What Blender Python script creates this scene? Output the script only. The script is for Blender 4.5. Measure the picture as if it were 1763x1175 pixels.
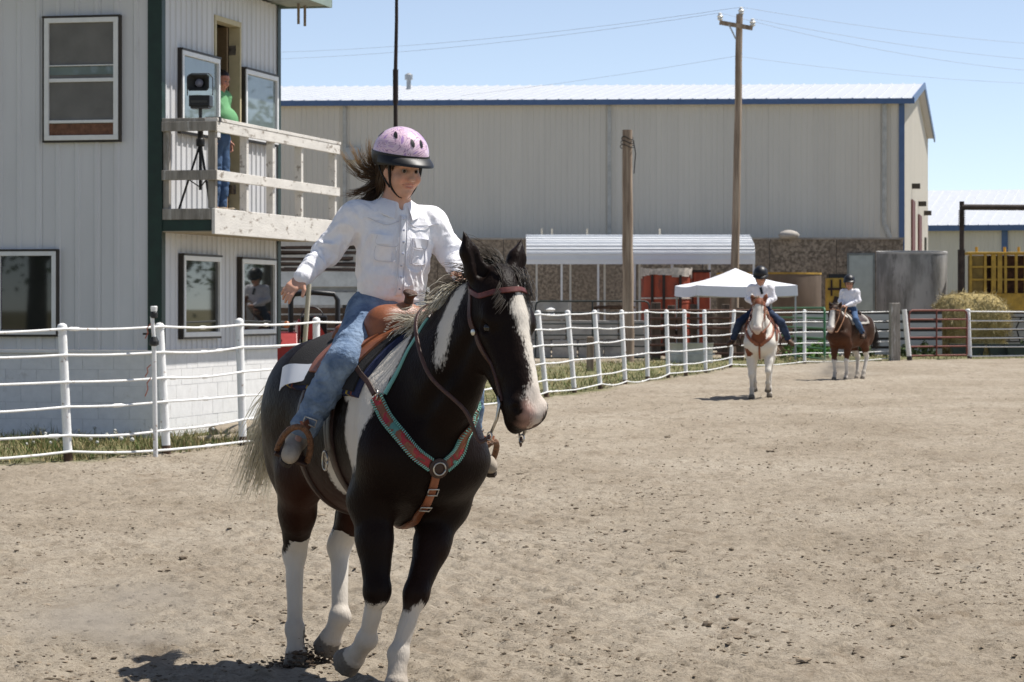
import bpy, bmesh, math, random
import numpy as np
import openvdb
from mathutils import Vector, Matrix

for o in list(bpy.data.objects):
    bpy.data.objects.remove(o, do_unlink=True)
scene = bpy.context.scene
COL = scene.collection
R_ = math.radians

# ------------------------------------------------------------------ camera
CAM_H, FPX, CXP, HYP = 1.6, 5000.0, 881.5, 532.0
cam_d = bpy.data.cameras.new("camera")
cam_d.sensor_width = 36.0
cam_d.lens = 36.0 * FPX / 1763.0
cam_d.shift_y = -(587.5 - HYP) / 1763.0
cam_d.clip_start, cam_d.clip_end = 0.1, 6000.0
cam_d.dof.use_dof = True
cam_d.dof.focus_distance = 12.3
cam_d.dof.aperture_fstop = 16.0
cam = bpy.data.objects.new("camera", cam_d)
cam.location = (0, 0, CAM_H)
cam.rotation_euler = (R_(90), 0, 0)
COL.objects.link(cam)
scene.camera = cam

# ------------------------------------------------------------------ light
SUN = Vector((0.50, 0.19, 1.0)).normalized()      # direction towards the sun
world = bpy.data.worlds.new("World")
scene.world = world
world.use_nodes = True
wn = world.node_tree
wn.nodes.clear()
w_out = wn.nodes.new("ShaderNodeOutputWorld")
w_bg = wn.nodes.new("ShaderNodeBackground")
w_sky = wn.nodes.new("ShaderNodeTexSky")
w_sky.sky_type = 'NISHITA'
w_sky.sun_disc = False
w_sky.sun_elevation = math.asin(SUN.z)
w_sky.sun_rotation = math.atan2(SUN.x, SUN.y)
w_sky.altitude = 5000.0
w_sky.air_density = 1.0
w_sky.dust_density = 1.0
w_sky.ozone_density = 1.0
w_bg.inputs["Strength"].default_value = 0.097
w_hsv = wn.nodes.new("ShaderNodeHueSaturation")      # slightly hazy, washed-out summer blue
w_hsv.inputs["Saturation"].default_value = 0.74
wn.links.new(w_sky.outputs["Color"], w_hsv.inputs["Color"])
wn.links.new(w_hsv.outputs["Color"], w_bg.inputs["Color"])
wn.links.new(w_bg.outputs["Background"], w_out.inputs["Surface"])
sun_d = bpy.data.lights.new("sun", 'SUN')
sun_d.energy = 4.3
sun_d.angle = R_(0.53)
sun_d.color = (1.0, 0.955, 0.89)
sun = bpy.data.objects.new("sun", sun_d)
sun.rotation_euler = SUN.to_track_quat('Z', 'Y').to_euler()
sun.location = (20, 10, 40)
COL.objects.link(sun)
scene.view_settings.view_transform = 'Standard'
scene.view_settings.look = 'None'
scene.view_settings.exposure = 0.6
scene.view_settings.gamma = 1.0
scene.view_settings.use_curve_mapping = False
scene.render.engine = 'CYCLES'
scene.cycles.use_denoising = True
scene.cycles.max_bounces = 6
scene.cycles.transparent_max_bounces = 8
# ================================================================== helpers
rng = np.random.default_rng(7)
random.seed(7)
A3 = lambda *p: np.array(p, dtype=float)

def at(px, py, d):
    """a point d metres in front of the camera position, on the line of sight through photo position px, py"""
    return A3((px - CXP) / FPX * d, d, CAM_H - (py - HYP) / FPX * d)

def tag(o, label=None, cat=None, group=None, kind=None):
    if label: o["label"] = label
    if cat: o["category"] = cat
    if group: o["group"] = group
    if kind: o["kind"] = kind
    return o

def thing(name, label, cat, loc=(0, 0, 0), rz=0.0, group=None):
    o = bpy.data.objects.new(name, None)
    o.empty_display_size = 0.2
    o.location = loc
    o.rotation_euler = (0, 0, rz)
    COL.objects.link(o)
    return tag(o, label, cat, group)

def link(name, me, parent=None, mat=None):
    if mat is not None and len(me.materials) == 0:
        me.materials.append(mat)
    o = bpy.data.objects.new(name, me)
    COL.objects.link(o)
    if parent is not None:
        o.parent = parent
    return o

def copy_tree(o, parent=None):
    c = o.copy()
    COL.objects.link(c)
    c.parent = parent
    for ch in list(o.children):
        copy_tree(ch, c)
    return c

# ------------------------------------------------------------------ numpy noise
def _hash(ix, iy, iz, seed):
    h = (ix.astype(np.int64) * 374761393 + iy.astype(np.int64) * 668265263 + iz.astype(np.int64) * 2147483647 + seed * 1274126177) & 0xffffffff
    h = ((h ^ (h >> 13)) * 1274126177) & 0xffffffff
    h = ((h ^ (h >> 16)) * 2246822519) & 0xffffffff
    return ((h ^ (h >> 15)) & 0xffff) / 65535.0

def vnoise(P, seed=0):
    P = np.asarray(P, float)
    i = np.floor(P).astype(np.int64)
    f = P - i
    f = f * f * (3 - 2 * f)
    r = 0
    for dx in (0, 1):
        wx = f[:, 0] if dx else 1 - f[:, 0]
        for dy in (0, 1):
            wy = f[:, 1] if dy else 1 - f[:, 1]
            for dz in (0, 1):
                wz = f[:, 2] if dz else 1 - f[:, 2]
                r = r + wx * wy * wz * _hash(i[:, 0] + dx, i[:, 1] + dy, i[:, 2] + dz, seed)
    return r * 2 - 1

def fbm(P, oct=3, seed=0, gain=0.5):
    s, a, t = 0, 1.0, 0
    for k in range(oct):
        s = s + a * vnoise(np.asarray(P) * 2 ** k + 17.3 * k, seed + k)
        t += a
        a *= gain
    return s / t

# ------------------------------------------------------------------ materials
_MATS = {}
def _clamp(c):
    return tuple(max(0.0, min(1.0, v)) for v in c)

def mat(name, col, rough=0.65, metal=0.0, var=0.18, scale=3.0, bump=0.0, bscale=60.0, col2=None, lo=0.35, hi=0.65,
        spec=0.4, stretch=(1, 1, 1), detail=5.0, rvar=0.12, patch=None, pscale=2.0, plo=0.52, phi=0.6, attr=None,
        trans=0.0, coat=0.0, sheen=0.0):
    """base colour varied by noise; col2 = second noise colour; patch = wear or dirt colour in blotches"""
    if name in _MATS:
        return _MATS[name]
    m = bpy.data.materials.new(name)
    m.use_nodes = True
    nt = m.node_tree
    N, L = nt.nodes, nt.links
    bs = N["Principled BSDF"]
    bs.inputs["Roughness"].default_value = rough
    bs.inputs["Metallic"].default_value = metal
    bs.inputs["Specular IOR Level"].default_value = spec
    bs.inputs["Coat Weight"].default_value = coat
    bs.inputs["Sheen Weight"].default_value = sheen
    bs.inputs["Transmission Weight"].default_value = trans
    tc = N.new("ShaderNodeTexCoord")
    oi = N.new("ShaderNodeObjectInfo")
    add = N.new("ShaderNodeVectorMath"); add.operation = 'ADD'
    sc_ = N.new("ShaderNodeVectorMath"); sc_.operation = 'SCALE'; sc_.inputs["Scale"].default_value = 37.0
    cmb = N.new("ShaderNodeCombineXYZ")
    for k in range(3): L.new(oi.outputs["Random"], cmb.inputs[k])
    L.new(cmb.outputs[0], sc_.inputs[0])
    L.new(tc.outputs["Object"], add.inputs[0]); L.new(sc_.outputs[0], add.inputs[1])
    mp = N.new("ShaderNodeMapping")
    mp.inputs["Scale"].default_value = stretch
    L.new(add.outputs[0], mp.inputs["Vector"])
    no = N.new("ShaderNodeTexNoise")
    no.inputs["Scale"].default_value = scale
    no.inputs["Detail"].default_value = detail
    no.inputs["Roughness"].default_value = 0.62
    L.new(mp.outputs[0], no.inputs["Vector"])
    rp = N.new("ShaderNodeValToRGB")
    if col2 is None:
        c0, c1 = [c * (1 - var) for c in col], [c * (1 + var) for c in col]
    else:
        c0, c1 = col, col2
    rp.color_ramp.elements[0].position = lo
    rp.color_ramp.elements[1].position = hi
    rp.color_ramp.elements[0].color = (*_clamp(c0), 1)
    rp.color_ramp.elements[1].color = (*_clamp(c1), 1)
    L.new(no.outputs["Fac"], rp.inputs["Fac"])
    out = rp.outputs["Color"]
    if patch is not None:
        n2 = N.new("ShaderNodeTexNoise")
        n2.inputs["Scale"].default_value = pscale
        n2.inputs["Detail"].default_value = 8.0
        n2.inputs["Roughness"].default_value = 0.7
        L.new(mp.outputs[0], n2.inputs["Vector"])
        r2 = N.new("ShaderNodeValToRGB")
        r2.color_ramp.elements[0].position = plo
        r2.color_ramp.elements[1].position = phi
        L.new(n2.outputs["Fac"], r2.inputs["Fac"])
        mx = N.new("ShaderNodeMix"); mx.data_type = 'RGBA'
        L.new(r2.outputs["Color"], mx.inputs["Factor"])
        L.new(out, mx.inputs["A"])
        mx.inputs["B"].default_value = (*patch, 1)
        out = mx.outputs["Result"]
    if attr is not None:                       # colour attribute multiplied in / mixed
        an = N.new("ShaderNodeAttribute"); an.attribute_name = attr
        mx = N.new("ShaderNodeMix"); mx.data_type = 'RGBA'; mx.blend_type = 'MULTIPLY'
        mx.inputs["Factor"].default_value = 1.0
        L.new(out, mx.inputs["A"]); L.new(an.outputs["Color"], mx.inputs["B"])
        out = mx.outputs["Result"]
    L.new(out, bs.inputs["Base Color"])
    if rvar:
        mr = N.new("ShaderNodeMapRange")
        mr.inputs["To Min"].default_value = max(0.02, rough - rvar)
        mr.inputs["To Max"].default_value = min(1.0, rough + rvar)
        L.new(no.outputs["Fac"], mr.inputs["Value"])
        L.new(mr.outputs[0], bs.inputs["Roughness"])
    if bump:
        nb = N.new("ShaderNodeTexNoise")
        nb.inputs["Scale"].default_value = bscale
        nb.inputs["Detail"].default_value = 4.0
        L.new(mp.outputs[0], nb.inputs["Vector"])
        bp = N.new("ShaderNodeBump")
        bp.inputs["Strength"].default_value = min(1.0, bump)
        bp.inputs["Distance"].default_value = 0.02
        L.new(nb.outputs["Fac"], bp.inputs["Height"])
        L.new(bp.outputs[0], bs.inputs["Normal"])
    _MATS[name] = m
    return m

# ------------------------------------------------------------------ mesh collector
class MB:
    def __init__(self):
        self.v, self.f = [], []
    def add(self, vs, fs):
        n = len(self.v)
        self.v += [tuple(map(float, p)) for p in vs]
        self.f += [tuple(i + n for i in f) for f in fs]
        return self
    def hexa(self, p):
        return self.add(p, [(0, 3, 2, 1), (4, 5, 6, 7), (0, 1, 5, 4), (1, 2, 6, 5), (2, 3, 7, 6), (3, 0, 4, 7)])
    def box(self, c, s, rz=0.0, ry=0.0, rx=0.0, top=1.0):
        x, y, z = s[0] / 2, s[1] / 2, s[2] / 2
        M = Matrix.Rotation(rz, 3, 'Z') @ Matrix.Rotation(ry, 3, 'Y') @ Matrix.Rotation(rx, 3, 'X')
        ps = []
        for zz, t in ((-z, 1.0), (z, top)):
            for xx, yy in ((-x, -y), (x, -y), (x, y), (-x, y)):
                ps.append(Vector(c) + M @ Vector((xx * t, yy * t, zz)))
        return self.hexa(ps)
    def bx(self, x0, x1, y0, y1, z0, z1):
        return self.box(((x0 + x1) / 2, (y0 + y1) / 2, (z0 + z1) / 2), (x1 - x0, y1 - y0, z1 - z0))
    def bar(self, a, b, w, h, up=(0, 0, 1)):
        a, b = Vector(a), Vector(b)
        d = (b - a).normalized()
        s = d.cross(Vector(up))
        if s.length < 1e-5: s = d.cross(Vector((1, 0, 0)))
        s.normalize()
        u = s.cross(d).normalized()
        ps = []
        for e in (a, b):
            for i, j in ((-1, -1), (1, -1), (1, 1), (-1, 1)):
                ps.append(e + s * (w / 2 * i) + u * (h / 2 * j))
        return self.hexa(ps)
    def tube(self, pts, r, n=8, caps=True, flat=None):
        pts = [Vector(p) for p in pts]
        m = len(pts)
        rs = [r] * m if np.isscalar(r) else list(r)
        base = len(self.v)
        prev = None
        for i, p in enumerate(pts):
            d = (pts[min(i + 1, m - 1)] - pts[max(i - 1, 0)])
            if d.length < 1e-9: d = Vector((0, 0, 1))
            d.normalize()
            if prev is None:
                s = d.cross(Vector((0, 0, 1)))
                if s.length < 0.05: s = d.cross(Vector((1, 0, 0)))
            else:
                s = prev - d * prev.dot(d)
            s.normalize()
            prev = s
            t = d.cross(s)
            fl = 1.0 if flat is None else flat
            for k in range(n):
                a = 2 * math.pi * k / n
                self.v.append(tuple(p + s * (rs[i] * math.cos(a)) + t * (rs[i] * fl * math.sin(a))))
        for i in range(m - 1):
            for k in range(n):
                a, b = base + i * n + k, base + i * n + (k + 1) % n
                self.f.append((a, b, b + n, a + n))
        if caps:
            self.f.append(tuple(base + k for k in reversed(range(n))))
            self.f.append(tuple(base + (m - 1) * n + k for k in range(n)))
        return self
    def lathe(self, prof, n=24, c=(0, 0, 0), ax=None, caps=True):
        base = len(self.v)
        for r, z in prof:
            for k in range(n):
                a = 2 * math.pi * k / n
                p = Vector((r * math.cos(a), r * math.sin(a), z))
                if ax is not None: p = ax @ p
                self.v.append(tuple(Vector(c) + p))
        m = len(prof)
        for i in range(m - 1):
            for k in range(n):
                a, b = base + i * n + k, base + i * n + (k + 1) % n
                self.f.append((a, b, b + n, a + n))
        if caps:
            self.f.append(tuple(base + k for k in reversed(range(n))))
            self.f.append(tuple(base + (m - 1) * n + k for k in range(n)))
        return self
    def prism(self, poly, a0, a1, axis='z'):
        """polygon extruded along an axis; poly coordinates are the two other axes in order"""
        def mk(p, a):
            return {'z': (p[0], p[1], a), 'y': (p[0], a, p[1]), 'x': (a, p[0], p[1])}[axis]
        n = len(poly)
        vs = [mk(p, a0) for p in poly] + [mk(p, a1) for p in poly]
        fs = [tuple(range(n - 1, -1, -1)), tuple(range(n, 2 * n))]
        fs += [(i, (i + 1) % n, n + (i + 1) % n, n + i) for i in range(n)]
        return self.add(vs, fs)
    def grid(self, P):
        """P: (m,n,3) sheet"""
        m, n = P.shape[:2]
        fs = [(i * n + j, i * n + j + 1, (i + 1) * n + j + 1, (i + 1) * n + j) for i in range(m - 1) for j in range(n - 1)]
        return self.add(P.reshape(-1, 3), fs)
    def slab(self, P, Q):
        """closed sheet between the outer sheet P and the inner sheet Q"""
        m, n = P.shape[:2]
        b = len(self.v)
        self.grid(P)
        k = m * n
        self.add(Q.reshape(-1, 3), [tuple(reversed((i * n + j, i * n + j + 1, (i + 1) * n + j + 1, (i + 1) * n + j))) for i in range(m - 1) for j in range(n - 1)])
        rim = [(0, j) for j in range(n)] + [(i, n - 1) for i in range(1, m)] + [(m - 1, j) for j in range(n - 2, -1, -1)] + [(i, 0) for i in range(m - 2, 0, -1)]
        ids = [b + i * n + j for i, j in rim]
        for x in range(len(ids)):
            a, c = ids[x], ids[(x + 1) % len(ids)]
            self.f.append((c, a, a + k, c + k))
        return self
    def mesh(self, name, smooth=None, recalc=True):
        me = bpy.data.meshes.new(name)
        me.from_pydata(self.v, [], self.f)
        if recalc:
            bm = bmesh.new(); bm.from_mesh(me)
            bmesh.ops.recalc_face_normals(bm, faces=bm.faces)
            bm.to_mesh(me); bm.free()
        if smooth is not None:
            me.polygons.foreach_set("use_smooth", [True] * len(me.polygons))
            if smooth > 0:
                me.set_sharp_from_angle(angle=R_(smooth))
        return me
    def build(self, name, m, parent=None, smooth=None, bevel=0.0):
        o = link(name, self.mesh(name, smooth), parent, m)
        if bevel:
            b = o.modifiers.new("bevel", 'BEVEL')
            b.width = bevel; b.segments = 2; b.limit_method = 'ANGLE'; b.angle_limit = R_(40)
        return o

def fast_mesh(name, V, Fq, smooth=True):
    """mesh from numpy arrays, faces all of one size"""
    me = bpy.data.meshes.new(name)
    V = np.ascontiguousarray(V, dtype=np.float32); Fq = np.ascontiguousarray(Fq, dtype=np.int32)
    k = Fq.shape[1]
    me.vertices.add(len(V)); me.vertices.foreach_set("co", V.ravel())
    me.loops.add(Fq.size); me.loops.foreach_set("vertex_index", Fq.ravel())
    me.polygons.add(len(Fq))
    me.polygons.foreach_set("loop_start", np.arange(0, Fq.size, k, dtype=np.int32))
    me.update(calc_edges=True)
    me.polygons.foreach_set("use_smooth", np.full(len(Fq), smooth))
    me.validate()
    return me

def fattr(me, name, vals):
    a = me.attributes.new(name, 'FLOAT', 'POINT')
    a.data.foreach_set("value", np.ascontiguousarray(vals, dtype=np.float32))

def cattr(me, name, rgb):
    a = me.attributes.new(name, 'FLOAT_COLOR', 'POINT')
    c = np.ones((len(rgb), 4), np.float32); c[:, :3] = rgb
    a.data.foreach_set("color", c.ravel())

# ------------------------------------------------------------------ blended round shapes (bodies grown as one skin)
def _unit(v):
    v = np.asarray(v, float)
    return v / (np.linalg.norm(v) + 1e-12)

class Field:
    def __init__(self):
        self.p = []
        self._G = None
    def _put(self, f, lo, hi, k, op):
        self.p.append((f, np.asarray(lo, float) - k - 0.03, np.asarray(hi, float) + k + 0.03, k, op))
        return self
    def cone(self, a, b, ra, rb, k=0.03, side=None, s=1.0, op='+'):
        a, b = np.asarray(a, float), np.asarray(b, float)
        ba = b - a
        L2 = ba @ ba + 1e-12
        n = _unit(side) if side is not None else None
        def f(P):
            t = np.clip(((P - a) @ ba) / L2, 0, 1)
            q = P - a - t[:, None] * ba
            if n is not None:
                c = q @ n
                q = q + np.outer(c * (1 / s - 1), n)
            return np.sqrt((q * q).sum(1)) - (ra + (rb - ra) * t)
        r = max(ra, rb) * max(1.0, s)
        return self._put(f, np.minimum(a, b) - r, np.maximum(a, b) + r, k, op)
    def chain(self, pts, rs, k=0.03, side=None, s=1.0):
        for i in range(len(pts) - 1):
            self.cone(pts[i], pts[i + 1], rs[i], rs[i + 1], k, side, s)
        return self
    def ell(self, c, r, X=None, k=0.03, op='+'):
        """ellipsoid with radii r along the columns of X"""
        c, r = np.asarray(c, float), np.asarray(r, float)
        X = np.eye(3) if X is None else np.asarray(X, float)
        def f(P):
            q = (P - c) @ X
            k0 = np.sqrt(((q / r) ** 2).sum(1)); k1 = np.sqrt(((q / r ** 2) ** 2).sum(1)) + 1e-9
            return k0 * (k0 - 1) / k1
        m = r.max()
        return self._put(f, c - m, c + m, k, op)
    def rbox(self, c, h, rr, X=None, k=0.03, op='+'):
        c, h = np.asarray(c, float), np.asarray(h, float)
        X = np.eye(3) if X is None else np.asarray(X, float)
        def f(P):
            q = np.abs((P - c) @ X) - (h - rr)
            return np.sqrt((np.maximum(q, 0) ** 2).sum(1)) + np.minimum(q.max(1), 0) - rr
        m = np.linalg.norm(h)
        return self._put(f, c - m, c + m, k, op)
    def hoof(self, a, b, ra, rb, k=0.01, op='+'):
        """flat-ended frustum"""
        a, b = np.asarray(a, float), np.asarray(b, float)
        L = np.linalg.norm(b - a); n = (b - a) / L
        def f(P):
            h = (P - a) @ n
            q = P - a - np.outer(h, n)
            rad = np.sqrt((q * q).sum(1))
            t = np.clip(h / L, 0, 1)
            return np.maximum(rad - (ra + (rb - ra) * t), np.abs(h - L / 2) - L / 2)
        r = max(ra, rb) + 0.02
        return self._put(f, np.minimum(a, b) - r, np.maximum(a, b) + r, k, op)
    @staticmethod
    def _mix(d, e, k, op):
        if op == '+':
            h = np.maximum(k - np.abs(d - e), 0) / max(k, 1e-6)
            return np.minimum(d, e) - h * h * k * 0.25
        h = np.maximum(k - np.abs(d + e), 0) / max(k, 1e-6)
        return np.maximum(d, -e) + h * h * k * 0.25
    def eval(self, P):
        P = np.atleast_2d(np.asarray(P, float))
        if self._G is not None:                      # sample the stored grid
            G, lo, vox = self._G
            q = np.clip((P - lo) / vox, 0, np.array(G.shape) - 1.001)
            i = q.astype(int); t = q - i
            x, y, z = i.T; u, v, w = t.T
            c = lambda a, b, e: G[x + a, y + b, z + e]
            return ((c(0, 0, 0) * (1 - w) + c(0, 0, 1) * w) * (1 - v) + (c(0, 1, 0) * (1 - w) + c(0, 1, 1) * w) * v) * (1 - u) \
                + ((c(1, 0, 0) * (1 - w) + c(1, 0, 1) * w) * (1 - v) + (c(1, 1, 0) * (1 - w) + c(1, 1, 1) * w) * v) * u
        d = np.full(len(P), 1.0)
        for f, lo, hi, k, op in self.p:
            m = ((P > lo - 0.25) & (P < hi + 0.25)).all(1)
            if m.any():
                d[m] = self._mix(d[m], f(P[m]), k, op)
        return d
    def grad(self, P, e=0.004):
        P = np.atleast_2d(P)
        if self._G is not None: e = self._G[2]
        g = np.stack([self.eval(P + e * np.eye(3)[i]) - self.eval(P - e * np.eye(3)[i]) for i in range(3)], 1)
        return g / (np.linalg.norm(g, axis=1)[:, None] + 1e-9)
    def project(self, P, off=0.0, it=8):
        P = np.array(P, float)
        for _ in range(it):
            P = P - (self.eval(P) - off)[:, None] * self.grad(P) * 0.9
        return P
    def mesh(self, name, vox, post=None):
        lo = np.min([p[1] for p in self.p if p[4] == '+'], 0); hi = np.max([p[2] for p in self.p if p[4] == '+'], 0)
        n = np.ceil((hi - lo) / vox).astype(int) + 2
        G = np.full(n, 1.0, np.float32)
        ax = [lo[i] + np.arange(n[i]) * vox for i in range(3)]
        for f, l, h, k, op in self.p:
            i0 = np.maximum(np.floor((l - lo) / vox).astype(int), 0); i1 = np.minimum(np.ceil((h - lo) / vox).astype(int) + 1, n)
            if (i1 <= i0).any(): continue
            sl = tuple(slice(i0[i], i1[i]) for i in range(3))
            g = np.meshgrid(*[ax[i][sl[i]] for i in range(3)], indexing='ij')
            P = np.stack([x.ravel() for x in g], 1)
            sub = G[sl]
            G[sl] = self._mix(sub.ravel().astype(float), f(P), k, op).reshape(sub.shape)
        self._G = (G, lo, vox)
        G = np.clip(G, -4 * vox, 4 * vox).astype(np.float32)
        vg = openvdb.FloatGrid(float(4 * vox))
        vg.copyFromArray(np.ascontiguousarray(G))
        pts, quads = vg.convertToQuads(isovalue=0.0)
        V = np.asarray(pts, float) * vox + lo
        Q = np.asarray(quads, np.int64)
        tv = V[Q]
        vol = np.einsum('ij,ij->i', tv[:, 0], np.cross(tv[:, 1], tv[:, 2])).sum()
        if vol < 0: Q = Q[:, ::-1]
        if post is not None:
            n4 = np.cross(V[Q[:, 2]] - V[Q[:, 0]], V[Q[:, 3]] - V[Q[:, 1]])
            nrm = np.zeros_like(V)
            for c in range(4):
                for ax_ in range(3):
                    nrm[:, ax_] += np.bincount(Q[:, c], n4[:, ax_], len(V))
            nrm /= np.linalg.norm(nrm, axis=1)[:, None] + 1e-12
            V = post(V, nrm)
        return fast_mesh(name, V, Q), V

def spline(pts, n):
    """Catmull-Rom through the points"""
    P = np.asarray(pts, float)
    P = np.vstack([2 * P[0] - P[1], P, 2 * P[-1] - P[-2]])
    out = []
    m = len(P) - 3
    for t in np.linspace(0, m, n):
        i = min(int(t), m - 1); u = t - i
        a, b, c, d = P[i:i + 4]
        out.append(0.5 * (2 * b + (c - a) * u + (2 * a - 5 * b + 4 * c - d) * u * u + (3 * b - a - 3 * c + d) * u ** 3))
    return np.array(out)

def strap(field, pts, width, thick, n=40, off=0.0, proj=True, mb=None, nrm=None, wid=None):
    """a flat strap laid over a body along a line of points"""
    C = spline(pts, n)
    if proj:
        C = field.project(C, off)
    Nn = field.grad(C) if nrm is None else np.tile(_unit(nrm), (n, 1))
    T = np.gradient(C, axis=0); T /= np.linalg.norm(T, axis=1)[:, None] + 1e-9
    S = np.cross(T, Nn); S /= np.linalg.norm(S, axis=1)[:, None] + 1e-9
    mb = mb or MB()
    cols, inner = [], []
    for i, e in enumerate((-1, -0.85, 0, 0.85, 1)):
        w = width if wid is None else wid
        Q = C + S * (np.asarray(w) / 2 * e).reshape(-1, 1) if not np.isscalar(w) else C + S * (w / 2 * e)
        if proj: Q = field.project(Q, off, 4)
        cols.append(Q + Nn * (thick if abs(e) < 0.99 else thick * 0.55)); inner.append(Q - Nn * 0.004)
    mb.slab(np.stack(cols, 1), np.stack(inner, 1))
    return mb

def strands(name, roots, paths, width, parent, m, seg=6, taper=0.15, twist=None):
    """hair: each path is (seg+1,3); three-sided tapering strands as one mesh"""
    P = np.asarray(paths)                                  # (S, seg+1, 3)
    S, K, _ = P.shape
    T = np.gradient(P, axis=1); T /= np.linalg.norm(T, axis=2)[..., None] + 1e-9
    up = np.array([0.31, 0.52, 0.79])
    U = np.cross(T, up); U /= np.linalg.norm(U, axis=2)[..., None] + 1e-9
    W = np.cross(T, U)
    w = np.asarray(width).reshape(-1, 1) * np.linspace(1, taper, K)[None]
    V = np.stack([P + U * w[..., None], P - U * (0.5 * w[..., None]) + W * (0.5 * w[..., None]), P - U * (0.5 * w[..., None]) - W * (0.5 * w[..., None])], 2)
    idx = np.arange(S * K * 3).reshape(S, K, 3)
    Fs = []
    for a in range(3):
        b = (a + 1) % 3
        Fs.append(np.stack([idx[:, :-1, a], idx[:, :-1, b], idx[:, 1:, b], idx[:, 1:, a]], -1).reshape(-1, 4))
    me = fast_mesh(name, V.reshape(-1, 3), np.concatenate(Fs))
    return me, V

def hair_mat(name, c0, c1, c2):
    """strands coloured by the 'tone' attribute"""
    if name in _MATS: return _MATS[name]
    m = bpy.data.materials.new(name); m.use_nodes = True
    N, L = m.node_tree.nodes, m.node_tree.links
    bs = N["Principled BSDF"]; bs.inputs["Roughness"].default_value = .45; bs.inputs["Specular IOR Level"].default_value = .3
    a = N.new("ShaderNodeAttribute"); a.attribute_name = "tone"
    r = N.new("ShaderNodeValToRGB")
    r.color_ramp.elements[0].color = (*c0, 1); r.color_ramp.elements[1].color = (*c2, 1)
    e = r.color_ramp.elements.new(.5); e.color = (*c1, 1)
    L.new(a.outputs["Fac"], r.inputs["Fac"]); L.new(r.outputs["Color"], bs.inputs["Base Color"])
    _MATS[name] = m
    return m


def rotm(yaw, pitch, roll=0.0):
    return np.array(Matrix.Rotation(yaw, 3, 'Z') @ Matrix.Rotation(pitch, 3, 'Y') @ Matrix.Rotation(roll, 3, 'X'))

# ================================================================== the setting
class Kit:
    """a thing with parts; coordinates are local to its base"""
    def __init__(s, name, label, cat, loc=(0, 0, 0), rz=0.0, group=None):
        s.loc = np.array(loc, float); s.rz = rz
        s.o = thing(name, label, cat, tuple(loc), rz, group)
        c, n = math.cos(-rz), math.sin(-rz)
        s.R = np.array([[c, -n, 0], [n, c, 0], [0, 0, 1]])
    def L(s, p):
        return s.R @ (np.asarray(p, float) - s.loc)
    def at(s, px, py, d):
        return s.L(at(px, py, d))
    def part(s, name, mb, m, parent=None, smooth=None, bevel=0.0):
        return mb.build(name, m, parent or s.o, smooth, bevel)
    def dup(s, o, loc=None, rot=None, parent=None):
        c = o.copy(); COL.objects.link(c)
        if loc is not None: c.location = loc
        if rot is not None: c.rotation_euler = rot
        c.parent = parent or o.parent
        return c

FENCE = [(-9.4, 23.6), (-7.5, 26.3), (-5.95, 28.5), (-4.63, 30.3), (-3.77, 31.7), (-3.14, 33.9), (-2.52, 37.4), (-1.9, 40.5), (-1.3, 43.4), (-.7, 46.3), (-.05, 49.3),
         (.62, 52.3), (1.18, 54.8), (1.75, 57.5), (2.38, 61.0), (2.99, 64.0), (3.59, 66.7), (4.13, 69.0), (4.80, 72.0), (5.86, 78.0), (8.46, 84.0), (12.15, 90.0)]
FENCE2 = [(14.5, 92.0), (17.3, 93.0), (20.2, 94.0), (23.2, 95.0)]
FL = np.array(FENCE + FENCE2)
def fence_side(X, Y):
    """signed distance to the fence line, positive outside the arena"""
    best = np.full(X.shape, 1e9); sg = np.ones(X.shape)
    pts = np.vstack([FL[0] + (FL[0] - FL[1]) * 12, FL, FL[-1] + (FL[-1] - FL[-2]) * 40])
    for a, b in zip(pts[:-1], pts[1:]):
        d = b - a; L2 = d @ d
        t = np.clip(((X - a[0]) * d[0] + (Y - a[1]) * d[1]) / L2, 0, 1)
        qx, qy = X - a[0] - t * d[0], Y - a[1] - t * d[1]
        dd = np.hypot(qx, qy); cr = d[0] * qy - d[1] * qx
        m = dd < best
        best = np.where(m, dd, best); sg = np.where(m, np.sign(cr), sg)
    return best * sg

def ground_h(X, Y):
    """height of the loose arena footing"""
    P = np.stack([X, Y, np.zeros_like(X)], 1)
    h = .020 * fbm(P * .8, 2, 1) + .016 * fbm(P * A3(3.2, 2.6, 1), 2, 2)
    big = fbm(P * A3(9, 7, 1), 2, 3)
    h = h + .022 * np.clip(big, -.2, 1) + .018 * np.abs(fbm(P * A3(20, 12, 1), 2, 4)) + .011 * np.abs(vnoise(P * A3(48, 26, 1), 6))
    # hoof prints: one jittered dent per cell, in drifts
    for cs, sd, dep in ((.42, 51, .030), (.60, 57, .036)):
        ix, iy = np.floor(X / cs).astype(np.int64), np.floor(Y / cs).astype(np.int64)
        z0 = np.zeros_like(ix)
        cx = (ix + .3 + .4 * _hash(ix, iy, z0, sd)) * cs; cy = (iy + .3 + .4 * _hash(ix, iy, z0, sd + 1)) * cs
        q = np.hypot((X - cx) / .075, (Y - cy) / .095)
        on = (_hash(ix, iy, z0, sd + 2) < .55)
        h = h + on * (-dep * np.clip(1 - q * q, 0, 1) + .012 * np.exp(-((q - 1.25) / .25) ** 2))
    # harrow lines
    lane = np.clip(fbm(P * A3(.22, .10, 1), 2, 61) * 3, 0, 1)
    h = h + .008 * lane * np.sin((X * .94 + Y * .34) * 2 * np.pi / .17 + 2 * fbm(P * .5, 2, 62))
    return h

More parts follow.
